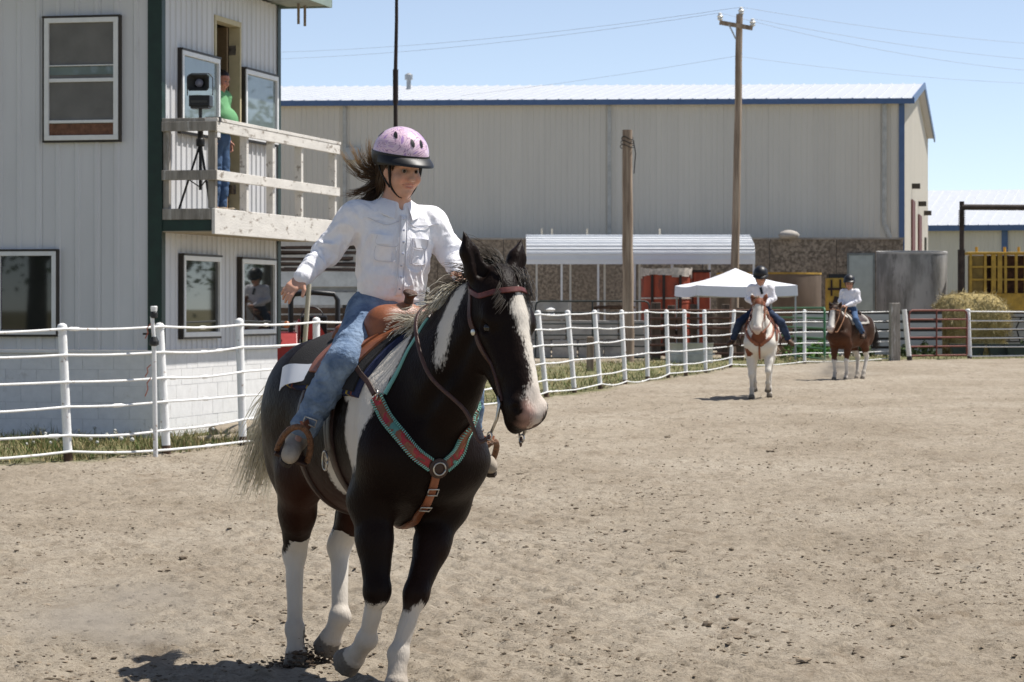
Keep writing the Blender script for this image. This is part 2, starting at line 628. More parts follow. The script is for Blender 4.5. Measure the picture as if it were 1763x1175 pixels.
def soil_mat():
    m = bpy.data.materials.new("arena_soil"); m.use_nodes = True
    N, L = m.node_tree.nodes, m.node_tree.links
    bs = N["Principled BSDF"]; bs.inputs["Roughness"].default_value = .95; bs.inputs["Specular IOR Level"].default_value = .15
    tc = N.new("ShaderNodeTexCoord")
    def noise(sc, det, rough=.6, st=(1, 1, 1)):
        mp = N.new("ShaderNodeMapping"); mp.inputs["Scale"].default_value = st; L.new(tc.outputs["Object"], mp.inputs[0])
        n = N.new("ShaderNodeTexNoise"); n.inputs["Scale"].default_value = sc; n.inputs["Detail"].default_value = det; n.inputs["Roughness"].default_value = rough
        L.new(mp.outputs[0], n.inputs["Vector"]); return n.outputs["Fac"]
    def ramp(f, *st):
        r = N.new("ShaderNodeValToRGB"); cr = r.color_ramp
        cr.elements[0].position, cr.elements[0].color = st[0][0], (*st[0][1], 1)
        cr.elements[1].position, cr.elements[1].color = st[-1][0], (*st[-1][1], 1)
        for p, c in st[1:-1]:
            e = cr.elements.new(p); e.color = (*c, 1)
        L.new(f, r.inputs["Fac"]); return r.outputs["Color"]
    def mix(f, a, b, bt='MIX'):
        x = N.new("ShaderNodeMix"); x.data_type = 'RGBA'; x.blend_type = bt
        for k, v in (("Factor", f), ("A", a), ("B", b)):
            if isinstance(v, tuple): x.inputs[k].default_value = (*v, 1)
            elif isinstance(v, float): x.inputs[k].default_value = v
            else: L.new(v, x.inputs[k])
        return x.outputs["Result"]
    big = ramp(noise(.35, 6, .65, (1, .55, 1)), (.36, (.290, .243, .183)), (.50, (.342, .292, .226)), (.64, (.385, .335, .266)))
    fine = mix(1.0, ramp(noise(30, 6, .75), (.32, (.62, .60, .57)), (.52, (1, 1, 1)), (.75, (1.15, 1.15, 1.15))), ramp(noise(7, 6, .75, (1, .5, 1)), (.34, (.72, .70, .67)), (.5, (1, 1, 1)), (.7, (1.08, 1.08, 1.08))), "MULTIPLY")
    dirt = mix(1.0, big, fine, 'MULTIPLY')
    damp = ramp(noise(2.2, 8, .72, (1, .45, 1)), (.55, (0, 0, 0)), (.72, (1, 1, 1)))
    dirt = mix(damp, dirt, (.215, .168, .118))
    gr = ramp(noise(3.0, 6, .7), (.34, (.30, .24, .15)), (.48, (.17, .165, .07)), (.66, (.085, .115, .035)))
    gr = mix(1.0, gr, fine, 'MULTIPLY')
    a = N.new("ShaderNodeAttribute"); a.attribute_name = "grassy"
    col = mix(a.outputs["Fac"], dirt, gr)
    L.new(col, bs.inputs["Base Color"])
    b = N.new("ShaderNodeBump"); b.inputs["Strength"].default_value = .9; b.inputs["Distance"].default_value = .03
    L.new(noise(30, 6, .7), b.inputs["Height"]); L.new(b.outputs[0], bs.inputs["Normal"])
    return m
M_SOIL = soil_mat()

def make_ground():
    rows = [6.0]
    while rows[-1] < 170: rows.append(rows[-1] * 1.0037 + .002)
    Y = np.array(rows); nx = 400
    u = np.linspace(-1, 1, nx)
    u = np.sign(u) * np.abs(u) ** 1.15
    YY, UU = np.meshgrid(Y, u, indexing='ij')
    XX = UU * (YY * .235 + 2.2)
    x, y = XX.ravel(), YY.ravel()
    z = ground_h(x, y)
    s = fence_side(x, y)
    gn = fbm(np.stack([x * .9, y * .6, x * 0], 1), 3, 9)
    g = np.clip((s + .25 + .5 * gn) / .5, 0, 1) * np.clip((7.5 - s + 3 * gn) / 3, 0, 1)
    z = np.where(g > .5, z * .5 + .03 * np.clip(s, 0, 1), z)
    V = np.stack([x, y, z], 1)
    idx = np.arange(len(x)).reshape(len(Y), nx)
    Q = np.stack([idx[:-1, :-1], idx[:-1, 1:], idx[1:, 1:], idx[1:, :-1]], -1).reshape(-1, 4)
    me = fast_mesh("ground", V, Q)
    fattr(me, "grassy", g * .9)
    return tag(link("ground", me, None, M_SOIL), kind='structure')
make_ground()
mb = MB(); mb.add([(-2500, -1500, -.09), (2500, -1500, -.09), (2500, 4500, -.09), (-2500, 4500, -.09)], [(0, 1, 2, 3)])
o = mb.build("field", mat("dry_field", (.27, .23, .15), .95, col2=(.17, .17, .08), scale=.08, spec=.1))
tag(o, kind='structure')

# loose clods over the footing
def clods(name, n, seed, rect, size, m, power=2.6, lift=None, pts=None, kind='stuff'):
    r = np.random.default_rng(seed)
    ico = bmesh.new(); bmesh.ops.create_icosphere(ico, subdivisions=1, radius=1.0)
    B = np.array([v.co[:] for v in ico.verts]); T = np.array([[v.index for v in f.verts] for f in ico.faces]); ico.free()
    if pts is None:
        d0, d1, k = rect
        Y = d0 * (d1 / d0) ** (r.uniform(0, 1, n) ** 1.1)
        X = r.uniform(-1, 1, n) * (Y * .20 + 1.2)
        dens = fbm(np.stack([X * .7, Y * .35, X * 0], 1), 3, seed)
        keep = dens + .5 * fbm(np.stack([X * 3, Y * 1.6, X * 0], 1), 2, seed + 1) > r.uniform(-.35, .7, n)
        X, Y = X[keep], Y[keep]
        ins = fence_side(X, Y) < -.3
        X, Y = X[ins], Y[ins]
        Z = ground_h(X, Y)
    else:
        X, Y, Z = pts.T
    n = len(X)
    s = size[0] + (size[1] - size[0]) * r.uniform(0, 1, n) ** power
    sc = s[:, None] * np.stack([r.uniform(.8, 1.9, n), r.uniform(.8, 1.5, n), r.uniform(.35, .65, n)], 1)
    ang = r.uniform(0, 6.28, n); ca, sa = np.cos(ang), np.sin(ang)
    jit = 1 + r.uniform(-.32, .32, (n, len(B), 1))
    P = B[None] * jit * sc[:, None]
    Q = np.stack([P[..., 0] * ca[:, None] - P[..., 1] * sa[:, None], P[..., 0] * sa[:, None] + P[..., 1] * ca[:, None], P[..., 2]], -1)
    Q += np.stack([X, Y, Z + s * (.15 if pts is None else 0)], 1)[:, None]
    F_ = (T[None] + (np.arange(n) * len(B))[:, None, None]).reshape(-1, 3)
    me = fast_mesh(name, Q.reshape(-1, 3), F_, False)
    tone = np.repeat(r.uniform(.45, 1.15, n), len(B))
    cattr(me, "tone", np.stack([tone, tone, tone], 1))
    return tag(link(name, me, None, m), ("fine loose soil clods scattered over the arena footing" if n > 5000 else "larger dark clods lying here and there on the footing") if pts is None else "dark clods kicked up behind the nearest horse's hind hoof", 'soil', kind=kind)
M_CLOD = mat("soil_clod", (.25, .20, .145), .95, var=.2, scale=30, attr="tone", spec=.1)
clods("soil_clods", 105000, 21, (9.5, 58, 0), (.0025, .013), M_CLOD, 4.0)
clods("soil_clods", 700, 22, (9.5, 40, 0), (.010, .030), M_CLOD, 3.5)

# grass outside the fence
def blades(name, label, n, seed, rect, h, w, m, dmin, dmax, lean=.4):
    r = np.random.default_rng(seed)
    x0, x1, y0, y1 = rect
    X, Y = r.uniform(x0, x1, n), r.uniform(y0, y1, n)
    s = fence_side(X, Y)
    cl = fbm(np.stack([X * 1.6, Y * 1.1, X * 0], 1), 3, seed + 3)
    k = (s > dmin) & (s < dmax) & (cl > r.uniform(-.55, .25, n)) & (np.abs(X) < Y * .21 + .8)
    X, Y, cl = X[k], Y[k], cl[k]; n = len(X)
    Z = ground_h(X, Y) * .5
    H = h[0] + (h[1] - h[0]) * r.uniform(0, 1, n) ** 2 * (1 + cl)
    a = r.uniform(0, 6.28, n); d = np.stack([np.cos(a), np.sin(a), a * 0], 1)
    ld = np.stack([r.normal(0, lean, n), r.normal(0, lean, n), np.zeros(n)], 1)
    B = np.stack([X, Y, Z], 1)
    W = (w * r.uniform(.6, 1.4, n))[:, None]
    up = A3(0, 0, 1)
    p0, p1 = B - d * W, B + d * W
    mid = B + ld * H[:, None] * .35 + up * H[:, None] * .6
    p2, p3 = mid - d * W * .7, mid + d * W * .7
    tip = B + ld * H[:, None] * 1.0 + up * H[:, None]
    V = np.stack([p0, p1, p3, p2, tip + d * W * .15, tip - d * W * .15], 1)
    i = np.arange(n)[:, None] * 6
    Q = np.concatenate([i + np.array([[0, 1, 2, 3]]), i + np.array([[3, 2, 4, 5]])])
    me = fast_mesh(name, V.reshape(-1, 3), Q)
    dry = r.uniform(0, 1, n) < np.clip(.55 - .4 * cl, .1, .95)
    c = np.where(dry[:, None], A3(.36, .29, .14), A3(.10, .145, .040)) * r.uniform(.6, 1.3, n)[:, None]
    cattr(me, "tone", np.repeat(c, 6, 0))
    return tag(link(name, me, None, m), label, 'grass', kind='stuff')
M_GRASS = mat("grass_blade", (1, 1, 1), .7, var=.05, attr="tone", spec=.2)
blades("grass", "weedy grass between the white booth and the pipe fence", 70000, 31, (-9, -2.2, 27, 40), (.03, .17), .005, M_GRASS, .0, 3.6)
blades("grass", "dry grass strip behind the curving pipe fence", 90000, 32, (-1, 26, 46, 100), (.02, .15), .010, M_GRASS, .0, 6.5, .7)
# dandelion clocks in the grass
r = np.random.default_rng(8)
for i in range(34):
    x, y = r.uniform(-6.6, -3.4), r.uniform(31.8, 35.4)
    if not .3 < fence_side(np.array([x]), np.array([y]))[0] < 2.6: continue
    h = r.uniform(.08, .17)
    mb = MB(); mb.tube([(0, 0, 0), (.004, 0, h * .5), (.0, .006, h)], .0035, 5)
    st = link("dandelion", mb.mesh("dandelion", 0), None, mat("dandelion_stalk", (.12, .15, .05), .7))
    st.location = (x, y, 0.01)
    tag(st, "white dandelion clock in the grass before the booth", 'flower', "dandelion clocks before the booth")
    mb = MB(); R = r.uniform(.016, .026)
    mb.lathe([(max(1e-4, R * math.sin(t)), h - R * math.cos(t)) for t in np.linspace(0, math.pi, 7)], 9)
    link("seed_head", mb.mesh("seed_head", 0), st, mat("dandelion_fluff", (.72, .72, .68), .95, bump=.8, bscale=300))
M_STEEL = mat("worn_steel", (.50, .48, .45), .32, metal=1.0, var=.2, scale=30)
M_SILVER = mat("engraved_silver", (.72, .70, .66), .25, metal=1.0, var=.25, scale=60, bump=.4, bscale=180)
# ------------------------------------------------------------------ announcer's booth (two storeys, ribbed metal over painted block)
BROT = -math.atan2(1136, 5000)
BC = at(276, 760, 35.1); BC[2] = 0
BK = Kit("announcer_booth", "white ribbed metal two-storey booth with green corner trim and balcony", "building", BC, BROT)
M_SIDING = mat("white_ribbed_siding", (.62, .62, .63), .45, var=.05, scale=1.3, spec=.4, patch=(.44, .43, .41), pscale=1.4, plo=.62, phi=.85, stretch=(1, 1, .25))
M_GREEN = mat("dark_green_trim", (.010, .030, .022), .45, var=.25, scale=5)
M_WHITE = mat("white_vinyl", (.74, .74, .73), .4, var=.05, scale=8)
M_BLOCK = mat("painted_block", (.74, .735, .73), .85, var=.05, scale=9, bump=.25, bscale=90, patch=(.50, .47, .43), pscale=4, plo=.62, phi=.78)
M_PEEL = mat("peeling_white_paint", (.66, .63, .58), .8, var=.08, scale=6, bump=.35, bscale=70, patch=(.26, .22, .18), pscale=11, plo=.56, phi=.64, stretch=(1, .35, 1))
M_OLDWOOD = mat("weathered_grey_wood", (.20, .18, .155), .85, col2=(.36, .33, .29), scale=14, stretch=(1, 1, .15), bump=.35, bscale=80, patch=(.55, .53, .50), pscale=8, plo=.56, phi=.66)
M_BRONZE = mat("dark_bronze_trim", (.035, .028, .022), .5, var=.3)
def glass_mat(name, c, rough=.02):
    m = mat(name, c, rough, var=.12, scale=1.5, spec=.6, rvar=0)
    m.node_tree.nodes["Principled BSDF"].inputs["IOR"].default_value = 1.52
    return m
M_GL_DARK = glass_mat("unlit_room_glass", (.018, .020, .019))  # opaque pane; dark base colour stands in for the unlit room behind
M_GL_SKY = glass_mat("sky_reflect_glass", (.17, .21, .21))  # pale base colour paints in reflected sky and the room seen through
M_SCREEN = mat("insect_screen", (.17, .165, .155), .8, var=.12, scale=3, bump=.3, bscale=400)

def b_ray(px, py):
    p0 = BK.L(A3(0, 0, CAM_H)); p1 = BK.L(at(px, py, 30.0)); return p0, p1 - p0
def b_side(px, py, x=0.0):          # point on the plane x = const
    o, d = b_ray(px, py); t = (x - o[0]) / d[0]; return o + d * t
def b_front(px, py, y=0.0):
    o, d = b_ray(px, py); t = (y - o[1]) / d[1]; return o + d * t
WALL_L = 4.75; ZS = 1.10; ZT = 5.74
_pcache = {}
def siding_panel(w, h, nrib, depth=.018):
    key = (round(w, 3), round(h, 3), nrib)
    if key not in _pcache:
        mb = MB(); prof = []
        p = w / nrib
        for i in range(nrib):
            x = i * p
            prof += [(x, 0), (x + p * .62, 0), (x + p * .70, depth), (x + p * .86, depth), (x + p * .94, 0)]
        prof.append((w, 0))
        front = [(x, -.004 - y) for x, y in prof]
        back = [(w, .012), (0, .012)]
        mb.prism(front + back, 0, h, 'z')
        _pcache[key] = mb.mesh("siding_panel")
    return _pcache[key]
def panel(kit, x, y, z, w, h, nrib, rz, m, parent=None):
    o = link("siding_panel", siding_panel(w, h, nrib), parent or kit.o, m)
    o.location = (x, y, z); o.rotation_euler = (0, 0, rz)
    return o
# doorway on the balcony
d0 = b_side(369, 200)[1]; d1 = b_side(409, 200)[1]; DZ0, DZ1 = 2.86, b_side(370, 36)[2]
# front wall panels (facing the arena)
w = .755
for i in range(7):
    panel(BK, -(i + 1) * w - .0, 0, ZS, w - .004, ZT - ZS, 3, 0, M_SIDING)
# side wall panels, broken round the door
cols = [.0, .46, d0 - .05] + [d1 + .05, d1 + .05 + (WALL_L - d1 - .05) / 2, WALL_L]
cols = sorted(cols)
mids = np.linspace(0, d0 - .05, 3).tolist() + np.linspace(d1 + .05, WALL_L, 4).tolist()
for a, b in zip(mids[:-1], mids[1:]):
    if abs(a - (d0 - .05)) < 1e-6:
        panel(BK, 0, a, DZ1 + .06, b - a - .004, ZT - DZ1 - .06, max(1, round((b - a) / .19)), R_(90), M_SIDING)
        panel(BK, 0, a, ZS, b - a - .004, DZ0 - ZS, max(1, round((b - a) / .19)), R_(90), M_SIDING)
    else:
        panel(BK, 0, a, ZS, b - a - .004, ZT - ZS, max(1, round((b - a) / .19)), R_(90), M_SIDING)
core = mat("booth_interior", (.10, .085, .07), .9)
mb = MB()
mb.bx(-5.3, -.014, .014, d0 - .06, ZS, ZT); mb.bx(-5.3, -.014, d1 + .06, WALL_L - .01, ZS, ZT)
mb.bx(-5.3, -1.9, d0 - .06, d1 + .06, ZS, ZT); mb.bx(-1.9, -.014, d0 - .06, d1 + .06, ZS, DZ0 - .002); mb.bx(-1.9, -.014, d0 - .06, d1 + .06, DZ1 + .05, ZT)
BK.part("wall_core", mb, core)
# corner and end trims
BK.part("corner_trim", MB().bx(-.15, .030, -.030, -.0225, ZS - .02, ZT).bx(.0225, .030, -.0225, .10, ZS - .02, ZT), M_GREEN)
BK.part("corner_trim", MB().bx(.0225, .030, WALL_L - .10, WALL_L + .03, ZS - .02, ZT).bx(-.15, .03, WALL_L + .022, WALL_L + .03, ZS - .02, ZT), M_GREEN)
BK.part("drip_edge", MB().bx(-5.3, .034, -.036, .0, ZS - .035, ZS - .003).bx(.0, .034, 0, WALL_L, ZS - .035, ZS - .003), M_WHITE)
# painted block footing, block by block
bw, bh, jt = .40, .20, .005
blk = {}
def block(w):
    k = round(w, 3)
    if k not in blk:
        me = MB().box((0, 0, 0), (w - jt, .19, bh - jt)).mesh("block")
        blk[k] = me
    return blk[k]
FT = BK.part("footing", MB().bx(-5.3, -.016, .016, .19, -.2, ZS - .04).bx(-.19, -.016, .191, WALL_L - .006, -.2, ZS - .04), mat("mortar_paint", (.62, .615, .61), .9, var=.1))
for r_i in range(6):
    z = ZS - .04 - bh / 2 - r_i * bh
    off = 0 if r_i % 2 else bw / 2
    x = 0.0 + .0
    edges = [0] + list(np.arange(off if off else bw, 5.3, bw)) + [5.3]
    for a, b in zip(edges[:-1], edges[1:]):
        if b - a < .02: continue
        o = link("block", block(b - a), FT, M_BLOCK); o.location = (-(a + b) / 2, .105 + random.uniform(-.002, .002), z)
    off = bw / 2 if r_i % 2 else 0
    edges = [.2] + list(np.arange(.2 + (off if off else bw), WALL_L, bw)) + [WALL_L]
    for a, b in zip(edges[:-1], edges[1:]):
        if b - a < .02: continue
        o = link("block", block(b - a), FT, M_BLOCK); o.location = (-.105 + random.uniform(-.002, .002), (a + b) / 2, z); o.rotation_euler = (0, 0, R_(90))

def window(kit, org, ux, wd, ht, m_gl, rows=1, cols_=1, trim=True, screen=None, nd=None, fw=.055, rails=None):
    """window mounted on a wall: org = lower corner, ux = along the wall, nd = outward"""
    org, ux, nd = Vector(org), Vector(ux), Vector(nd)
    uz = Vector((0, 0, 1))
    def bxl(mb, a0, a1, z0, z1, n0, n1):
        ps = []
        for z in (z0, z1):
            for a, n in ((a0, n0), (a1, n0), (a1, n1), (a0, n1)):
                ps.append(org + ux * a + uz * z + nd * n)
        mb.hexa(ps)
    mb = MB(); f = fw
    bxl(mb, 0, wd, 0, f, -.01, .062); bxl(mb, 0, wd, ht - f, ht, -.01, .062); bxl(mb, 0, f, f, ht - f, -.01, .062); bxl(mb, wd - f, wd, f, ht - f, -.01, .062)
    win = kit.part("window", mb, M_WHITE, None, None, .004)
    if trim:
        mb = MB(); t = .026
        bxl(mb, -t, wd + t, -t, -.001, -.01, .05); bxl(mb, -t, wd + t, ht + .001, ht + t, -.01, .068); bxl(mb, -t, -.001, 0, ht, -.01, .05); bxl(mb, wd + .001, wd + t, 0, ht, -.01, .05)
        mb.build("window_trim", M_BRONZE, win)
    mb = MB(); bxl(mb, f - .004, wd - f + .004, f - .004, ht - f + .004, .024, .030); mb.build("pane", m_gl, win)
    for k, (z, hgt, n) in enumerate(rails or ()):
        mb = MB(); bxl(mb, f, wd - f, z, z + hgt, .020, .054 + .001 * k); mb.build("sash_rail", M_WHITE, win, None, .003)
    for a in range(1, cols_):
        mb = MB(); c = wd * a / cols_; bxl(mb, c - .022, c + .022, f, ht - f, .020, .055); mb.build("mullion", M_WHITE, win, None, .003)
    for (z0, z1, m) in (screen or ()):
        mb = MB(); bxl(mb, f, wd - f, z0, z1, .031, .036); mb.build("screen", m, win)
    return win
# front windows
p, q = b_front(80, 243), b_front(207, 30)
H_, W_ = q[2] - p[2], q[0] - p[0]
brick = mat("brown_blind", (.16, .075, .045), .8, var=.3, scale=20)
window(BK, (p[0], -.022, p[2]), (1, 0, 0), W_, H_, M_SCREEN, 1, 1, True, [(H_ * .52 + .02, H_ * .60, M_GL_SKY), (.055, H_ * .135, brick)], (0, -1, 0), .06,
       [(H_ * .14, .035, 0), (H_ * .475, .045, 0), (H_ * .605, .014, 0)])
p, q = b_front(-95, 576), b_front(100, 433)
window(BK, (p[0], -.022, p[2]), (1, 0, 0), q[0] - p[0], q[2] - p[2], M_GL_DARK, 1, 2, True, None, (0, -1, 0), .055)
# side windows
for (xa, ya, xb, yb, m) in ((304, 226, 369, 90, M_GL_SKY), (414, 240, 470, 122, M_GL_SKY), (307, 581, 371, 443, M_GL_DARK), (408, 576, 466, 450, M_GL_DARK)):
    p = b_side(xa, (ya + 0)); q = b_side(xb, yb)
    zt = b_side(xa, {90: 86, 122: 119, 443: 440, 450: 446}[yb])[2]
    window(BK, (.022, p[1], p[2]), (0, 1, 0), q[1] - p[1], zt - p[2], m, 1, 1, True, None, (1, 0, 0), .06)
# door casing and the leaf standing open inside
M_CASE = mat("cream_door_casing", (.50, .43, .27), .6, var=.08, scale=6)
BK.part("door_frame", MB().bx(-.12, .035, d0 - .06, d0, DZ0, DZ1).bx(-.12, .035, d1, d1 + .06, DZ0, DZ1).bx(-.12, .036, d0 - .06, d1 + .06, DZ1 + .001, DZ1 + .07), M_CASE, None, None, .004)
dr = BK.part("door", MB().box((-.50, d1 - .07, (DZ0 + DZ1) / 2), (.80, .045, DZ1 - DZ0 - .02), R_(-6)), mat("brown_door", (.22, .15, .08), .6, var=.2))
for z in (DZ0 + .3, DZ0 + 1.1, DZ1 - .3):
    BK.part("hinge", MB().bx(-.115, -.02, d1 - .012, d1 - .002, z - .06, z + .06), M_STEEL, dr)
# roof with overhanging eave
M_ROOFG = mat("pale_green_eave", (.24, .30, .26), .5, var=.1)
BK.part("roof", MB().prism([(-5.8, ZT + .05), (.62, ZT + .05), (.62, ZT + .21), (-2.6, ZT + 1.2), (-5.8, ZT + .21)], -.55, WALL_L + .35, 'y'), mat("roof_sheet_green", (.09, .13, .11), .5))
BK.part("eave_fascia", MB().bx(.621, .655, -.57, WALL_L + .37, ZT + .0, ZT + .22).bx(-5.8, .655, WALL_L + .351, WALL_L + .385, ZT + .0, ZT + .22), M_ROOFG)
BK.part("soffit", MB().bx(.03, .62, -.55, WALL_L + .35, ZT + .022, ZT + .048), mat("soffit_panel", (.30, .33, .31), .6))
for y in (WALL_L - .1, WALL_L + .2):
    BK.part("bracket", MB().bx(.30, .33, y, y + .03, ZT - .26, ZT + .02), mat("rusty_bracket", (.28, .22, .16), .8))

# balcony
BX = .70; BY = 5.25; DKZ = 2.80
bal = BK.part("balcony", MB().bx(.032, BX - .05, .05, BY - .05, DKZ - .20, DKZ - .045), mat("balcony_frame", (.16, .14, .12), .9))
n = 26
for i in range(n):
    y0 = .02 + (BY - .04) * i / n
    BK.part("deck_plank", MB().bx(.031, BX - .046, y0, y0 + (BY - .04) / n - .008, DKZ - .04, DKZ), M_OLDWOOD, bal)
BK.part("fascia_board", MB().bx(BX - .042, BX, -.02, BY, DKZ - .30, DKZ + .012), M_PEEL, bal, None, .006)
BK.part("end_board", MB().bx(.031, BX - .045, -.02, .02, DKZ - .125, DKZ + .008), M_OLDWOOD, bal, None, .005)
BK.part("end_beam", MB().bx(.031, BX - .05, -.012, .03, DKZ - .26, DKZ - .13), M_GREEN, bal)
BK.part("ledger_flashing", MB().bx(.0, BX - .045, -.005, BY - .02, DKZ - .275, DKZ - .262), mat("rust_flashing", (.40, .33, .24), .8), bal)
RT, RM = 3.90, 3.27
posts = [.0, 1.22, 1.75 + .55, 3.55, 5.13]
for y in posts:
    BK.part("rail_post", MB().bx(BX - .095, BX - .005, y, y + .09, DKZ + .013, RT - .045), M_PEEL if y > .1 else M_OLDWOOD, bal, None, .004)
BK.part("rail_post", MB().bx(.035, .11, 0.0, .075, DKZ + .001, RT - .045), M_OLDWOOD, bal, None, .004)
BK.part("handrail", MB().bx(BX - .13, BX + .035, -.02, BY + .05, RT - .042, RT), M_PEEL, bal, None, .005)
BK.part("top_rail", MB().bx(BX - .002, BX + .03, -.02, BY + .02, RT - .17, RT - .045), M_PEEL, bal, None, .005)
BK.part("mid_rail", MB().bx(BX - .002, BX + .03, -.02, BY + .02, RM - .12, RM), M_PEEL, bal, None, .005)
BK.part("handrail", MB().bx(.032, BX - .131, -.03, .11, RT - .043, RT - .001), M_OLDWOOD, bal, None, .005)
BK.part("top_rail", MB().bx(.032, BX + .03, -.052, -.022, RT - .16, RT - .044), M_OLDWOOD, bal, None, .005)
BK.part("mid_rail", MB().bx(.032, BX + .03, -.052, -.022, RM - .12, RM), M_OLDWOOD, bal, None, .005)
BK.part("handrail_strap", MB().bx(BX - .14, BX + .045, .02, .10, RT - .05, RT + .012), M_BRONZE, bal)

# horn loudspeaker on its tripod
SP = BK.o.matrix_world
def bworld(p):
    c, s = math.cos(BROT), math.sin(BROT)
    return A3(BC[0] + p[0] * c - p[1] * s, BC[1] + p[0] * s + p[1] * c, p[2])
q = b_front(345, 150, .42); sx = float(np.clip(q[0], .25, .55))
M_BLK = mat("black_plastic", (.012, .012, .013), .45, var=.3)
M_GREY = mat("grey_speaker_horn", (.045, .045, .044), .5, var=.2)
TR = Kit("speaker_tripod", "black tripod standing on the balcony under the loudspeaker", "tripod", bworld((sx, .42, DKZ)), BROT)
TR.part("pole", MB().tube([(0, 0, .25), (0, 0, 1.24)], .02, 10).tube([(0, 0, .82), (0, 0, .98)], .035, 10), M_BLK, None, 30)
TR.part("collar", MB().lathe([(.05, .78), (.055, .80), (.055, .86), (.04, .88)], 12), M_BLK, None, 40)
for a in (200, 320, 80):
    a = R_(a); e = Vector((math.cos(a) * .26, math.sin(a) * .26, .012))
    lg = TR.part("leg", MB().tube([(0, 0, .82), e], .014, 8), M_BLK, None, 30)
    TR.part("brace", MB().tube([(0, 0, .28), e * .55 + Vector((0, 0, .37))], .008, 6), M_BLK, None, 30)
LS = Kit("loudspeaker", "grey and black horn loudspeaker mounted on the balcony tripod", "loudspeaker", bworld((sx, .42, DKZ + 1.245)), BROT + R_(8))
LS.part("amplifier_box", MB().bx(-.14, .14, -.09, .16, .02, .17), M_BLK, None, None, .012)
LS.part("grille", MB().bx(-.11, .11, -.098, -.091, .07, .10), M_GREY)
hb = MB()
def rr(w, h, y, zc):
    return [(x * w, y, zc + z * h) for x, z in ((-.5, -.35), (-.4, -.5), (.4, -.5), (.5, -.35), (.5, .35), (.4, .5), (-.4, .5), (-.5, .35))]
rings = [rr(.30, .22, -.17, .33), rr(.29, .21, -.16, .33), rr(.20, .15, -.02, .33), rr(.10, .09, .10, .33)]
for k in range(3):
    hb.add(rings[k] + rings[k + 1], [(i, (i + 1) % 8, 8 + (i + 1) % 8, 8 + i) for i in range(8)])
inn = [rr(.28, .20, -.171, .33), rr(.13, .10, -.06, .33)]
hb.add(rings[0] + inn[0], [(i, (i + 1) % 8, 8 + (i + 1) % 8, 8 + i) for i in range(8)])
hb.add(inn[0] + inn[1], [(i, (i + 1) % 8, 8 + (i + 1) % 8, 8 + i) for i in range(8)]); hb.add(rings[3], [tuple(range(8))])
LS.part("horn", hb, M_GREY)
LS.part("driver_cone", MB().lathe([(.055, 0), (.05, -.02), (.02, -.045)], 14, (0, -.085, .33), Matrix.Rotation(R_(90), 3, 'X') @ Matrix.Rotation(math.pi, 3, 'X') @ Matrix.Rotation(math.pi, 3, 'Y')), mat("pale_cone", (.30, .30, .38), .4), None, 0)
LS.part("bracket", MB().tube([(-.17, -.02, .17), (-.17, -.02, .40), (-.12, -.02, .46), (.12, -.02, .46), (.17, -.02, .40), (.17, -.02, .17)], .007, 6), M_GREY, None, 0)
LS.part("mount", MB().bx(-.12, .12, -.07, .12, -.005, .019).lathe([(.025, -.10), (.025, 0)], 10), M_GREY)
LS.o.scale = (.92, .92, .92)
# ------------------------------------------------------------------ white pipe fence round the arena
M_PIPE = mat("white_pipe_paint", (.80, .80, .78), .5, var=.05, scale=12, spec=.4, patch=(.36, .27, .20), pscale=13, plo=.60, phi=.66)
M_RUST = mat("rusty_pipe_foot", (.10, .06, .04), .85, var=.35, scale=20)
FK = Kit("pipe_fence", "white pipe fence with sucker rod rails curving round the arena", "fence", (FENCE[3][0], FENCE[3][1], 0))
fr = random.Random(5)
post_me = {}
def fence_post(kit, x, y, h, lean, r=.047):
    key = (round(r, 3), round(h, 2))
    if key not in post_me:
        mb = MB(); mb.lathe([(r, -.15), (r, h - .02), (r * .85, h), (r * .35, h + .018)], 14)
        post_me[key] = (mb.mesh("post", 40), MB().lathe([(r + .0015, -.15), (r + .0015, .07), (r + .0005, .11)], 14, caps=False).mesh("rusty_foot", 40), MB().lathe([(r * 1.12, h - .05), (r * 1.12, h - .012), (r * .9, h + .008), (r * .3, h + .022)], 14).mesh("cap", 40))
    o = link("post", post_me[key][0], kit.o, M_PIPE)
    o.location = kit.L((x, y, 0)); o.rotation_euler = (fr.uniform(-.01, .01), lean, fr.uniform(0, 6))
    # lean is about the world y axis: build it after the spin
    o.rotation_euler = (Matrix.Rotation(lean, 3, 'Y') @ Matrix.Rotation(fr.uniform(0, 6), 3, 'Z')).to_euler()
    link("rusty_foot", post_me[key][1], o, M_RUST); link("cap", post_me[key][2], o, M_PIPE)
    return o
leans = {}
tops = []
for i, (x, y) in enumerate(FENCE[:-1]):
    h = 1.43 if i < 5 else (1.47 if i < 10 else 1.56)
    lean = {3: -.045, 4: -.055, 5: -.03, 11: -.10, 12: -.085, 13: -.075, 14: -.05, 15: -.02, 16: -.03, 17: -.025, 18: -.02, 19: .07, 20: .0}.get(i, fr.uniform(-.05, .03))
    fence_post(FK, x, y, h, lean); tops.append((x, y, h, lean))
tops.append((12.0, 90.0, 1.55, -.03))
nr = 6
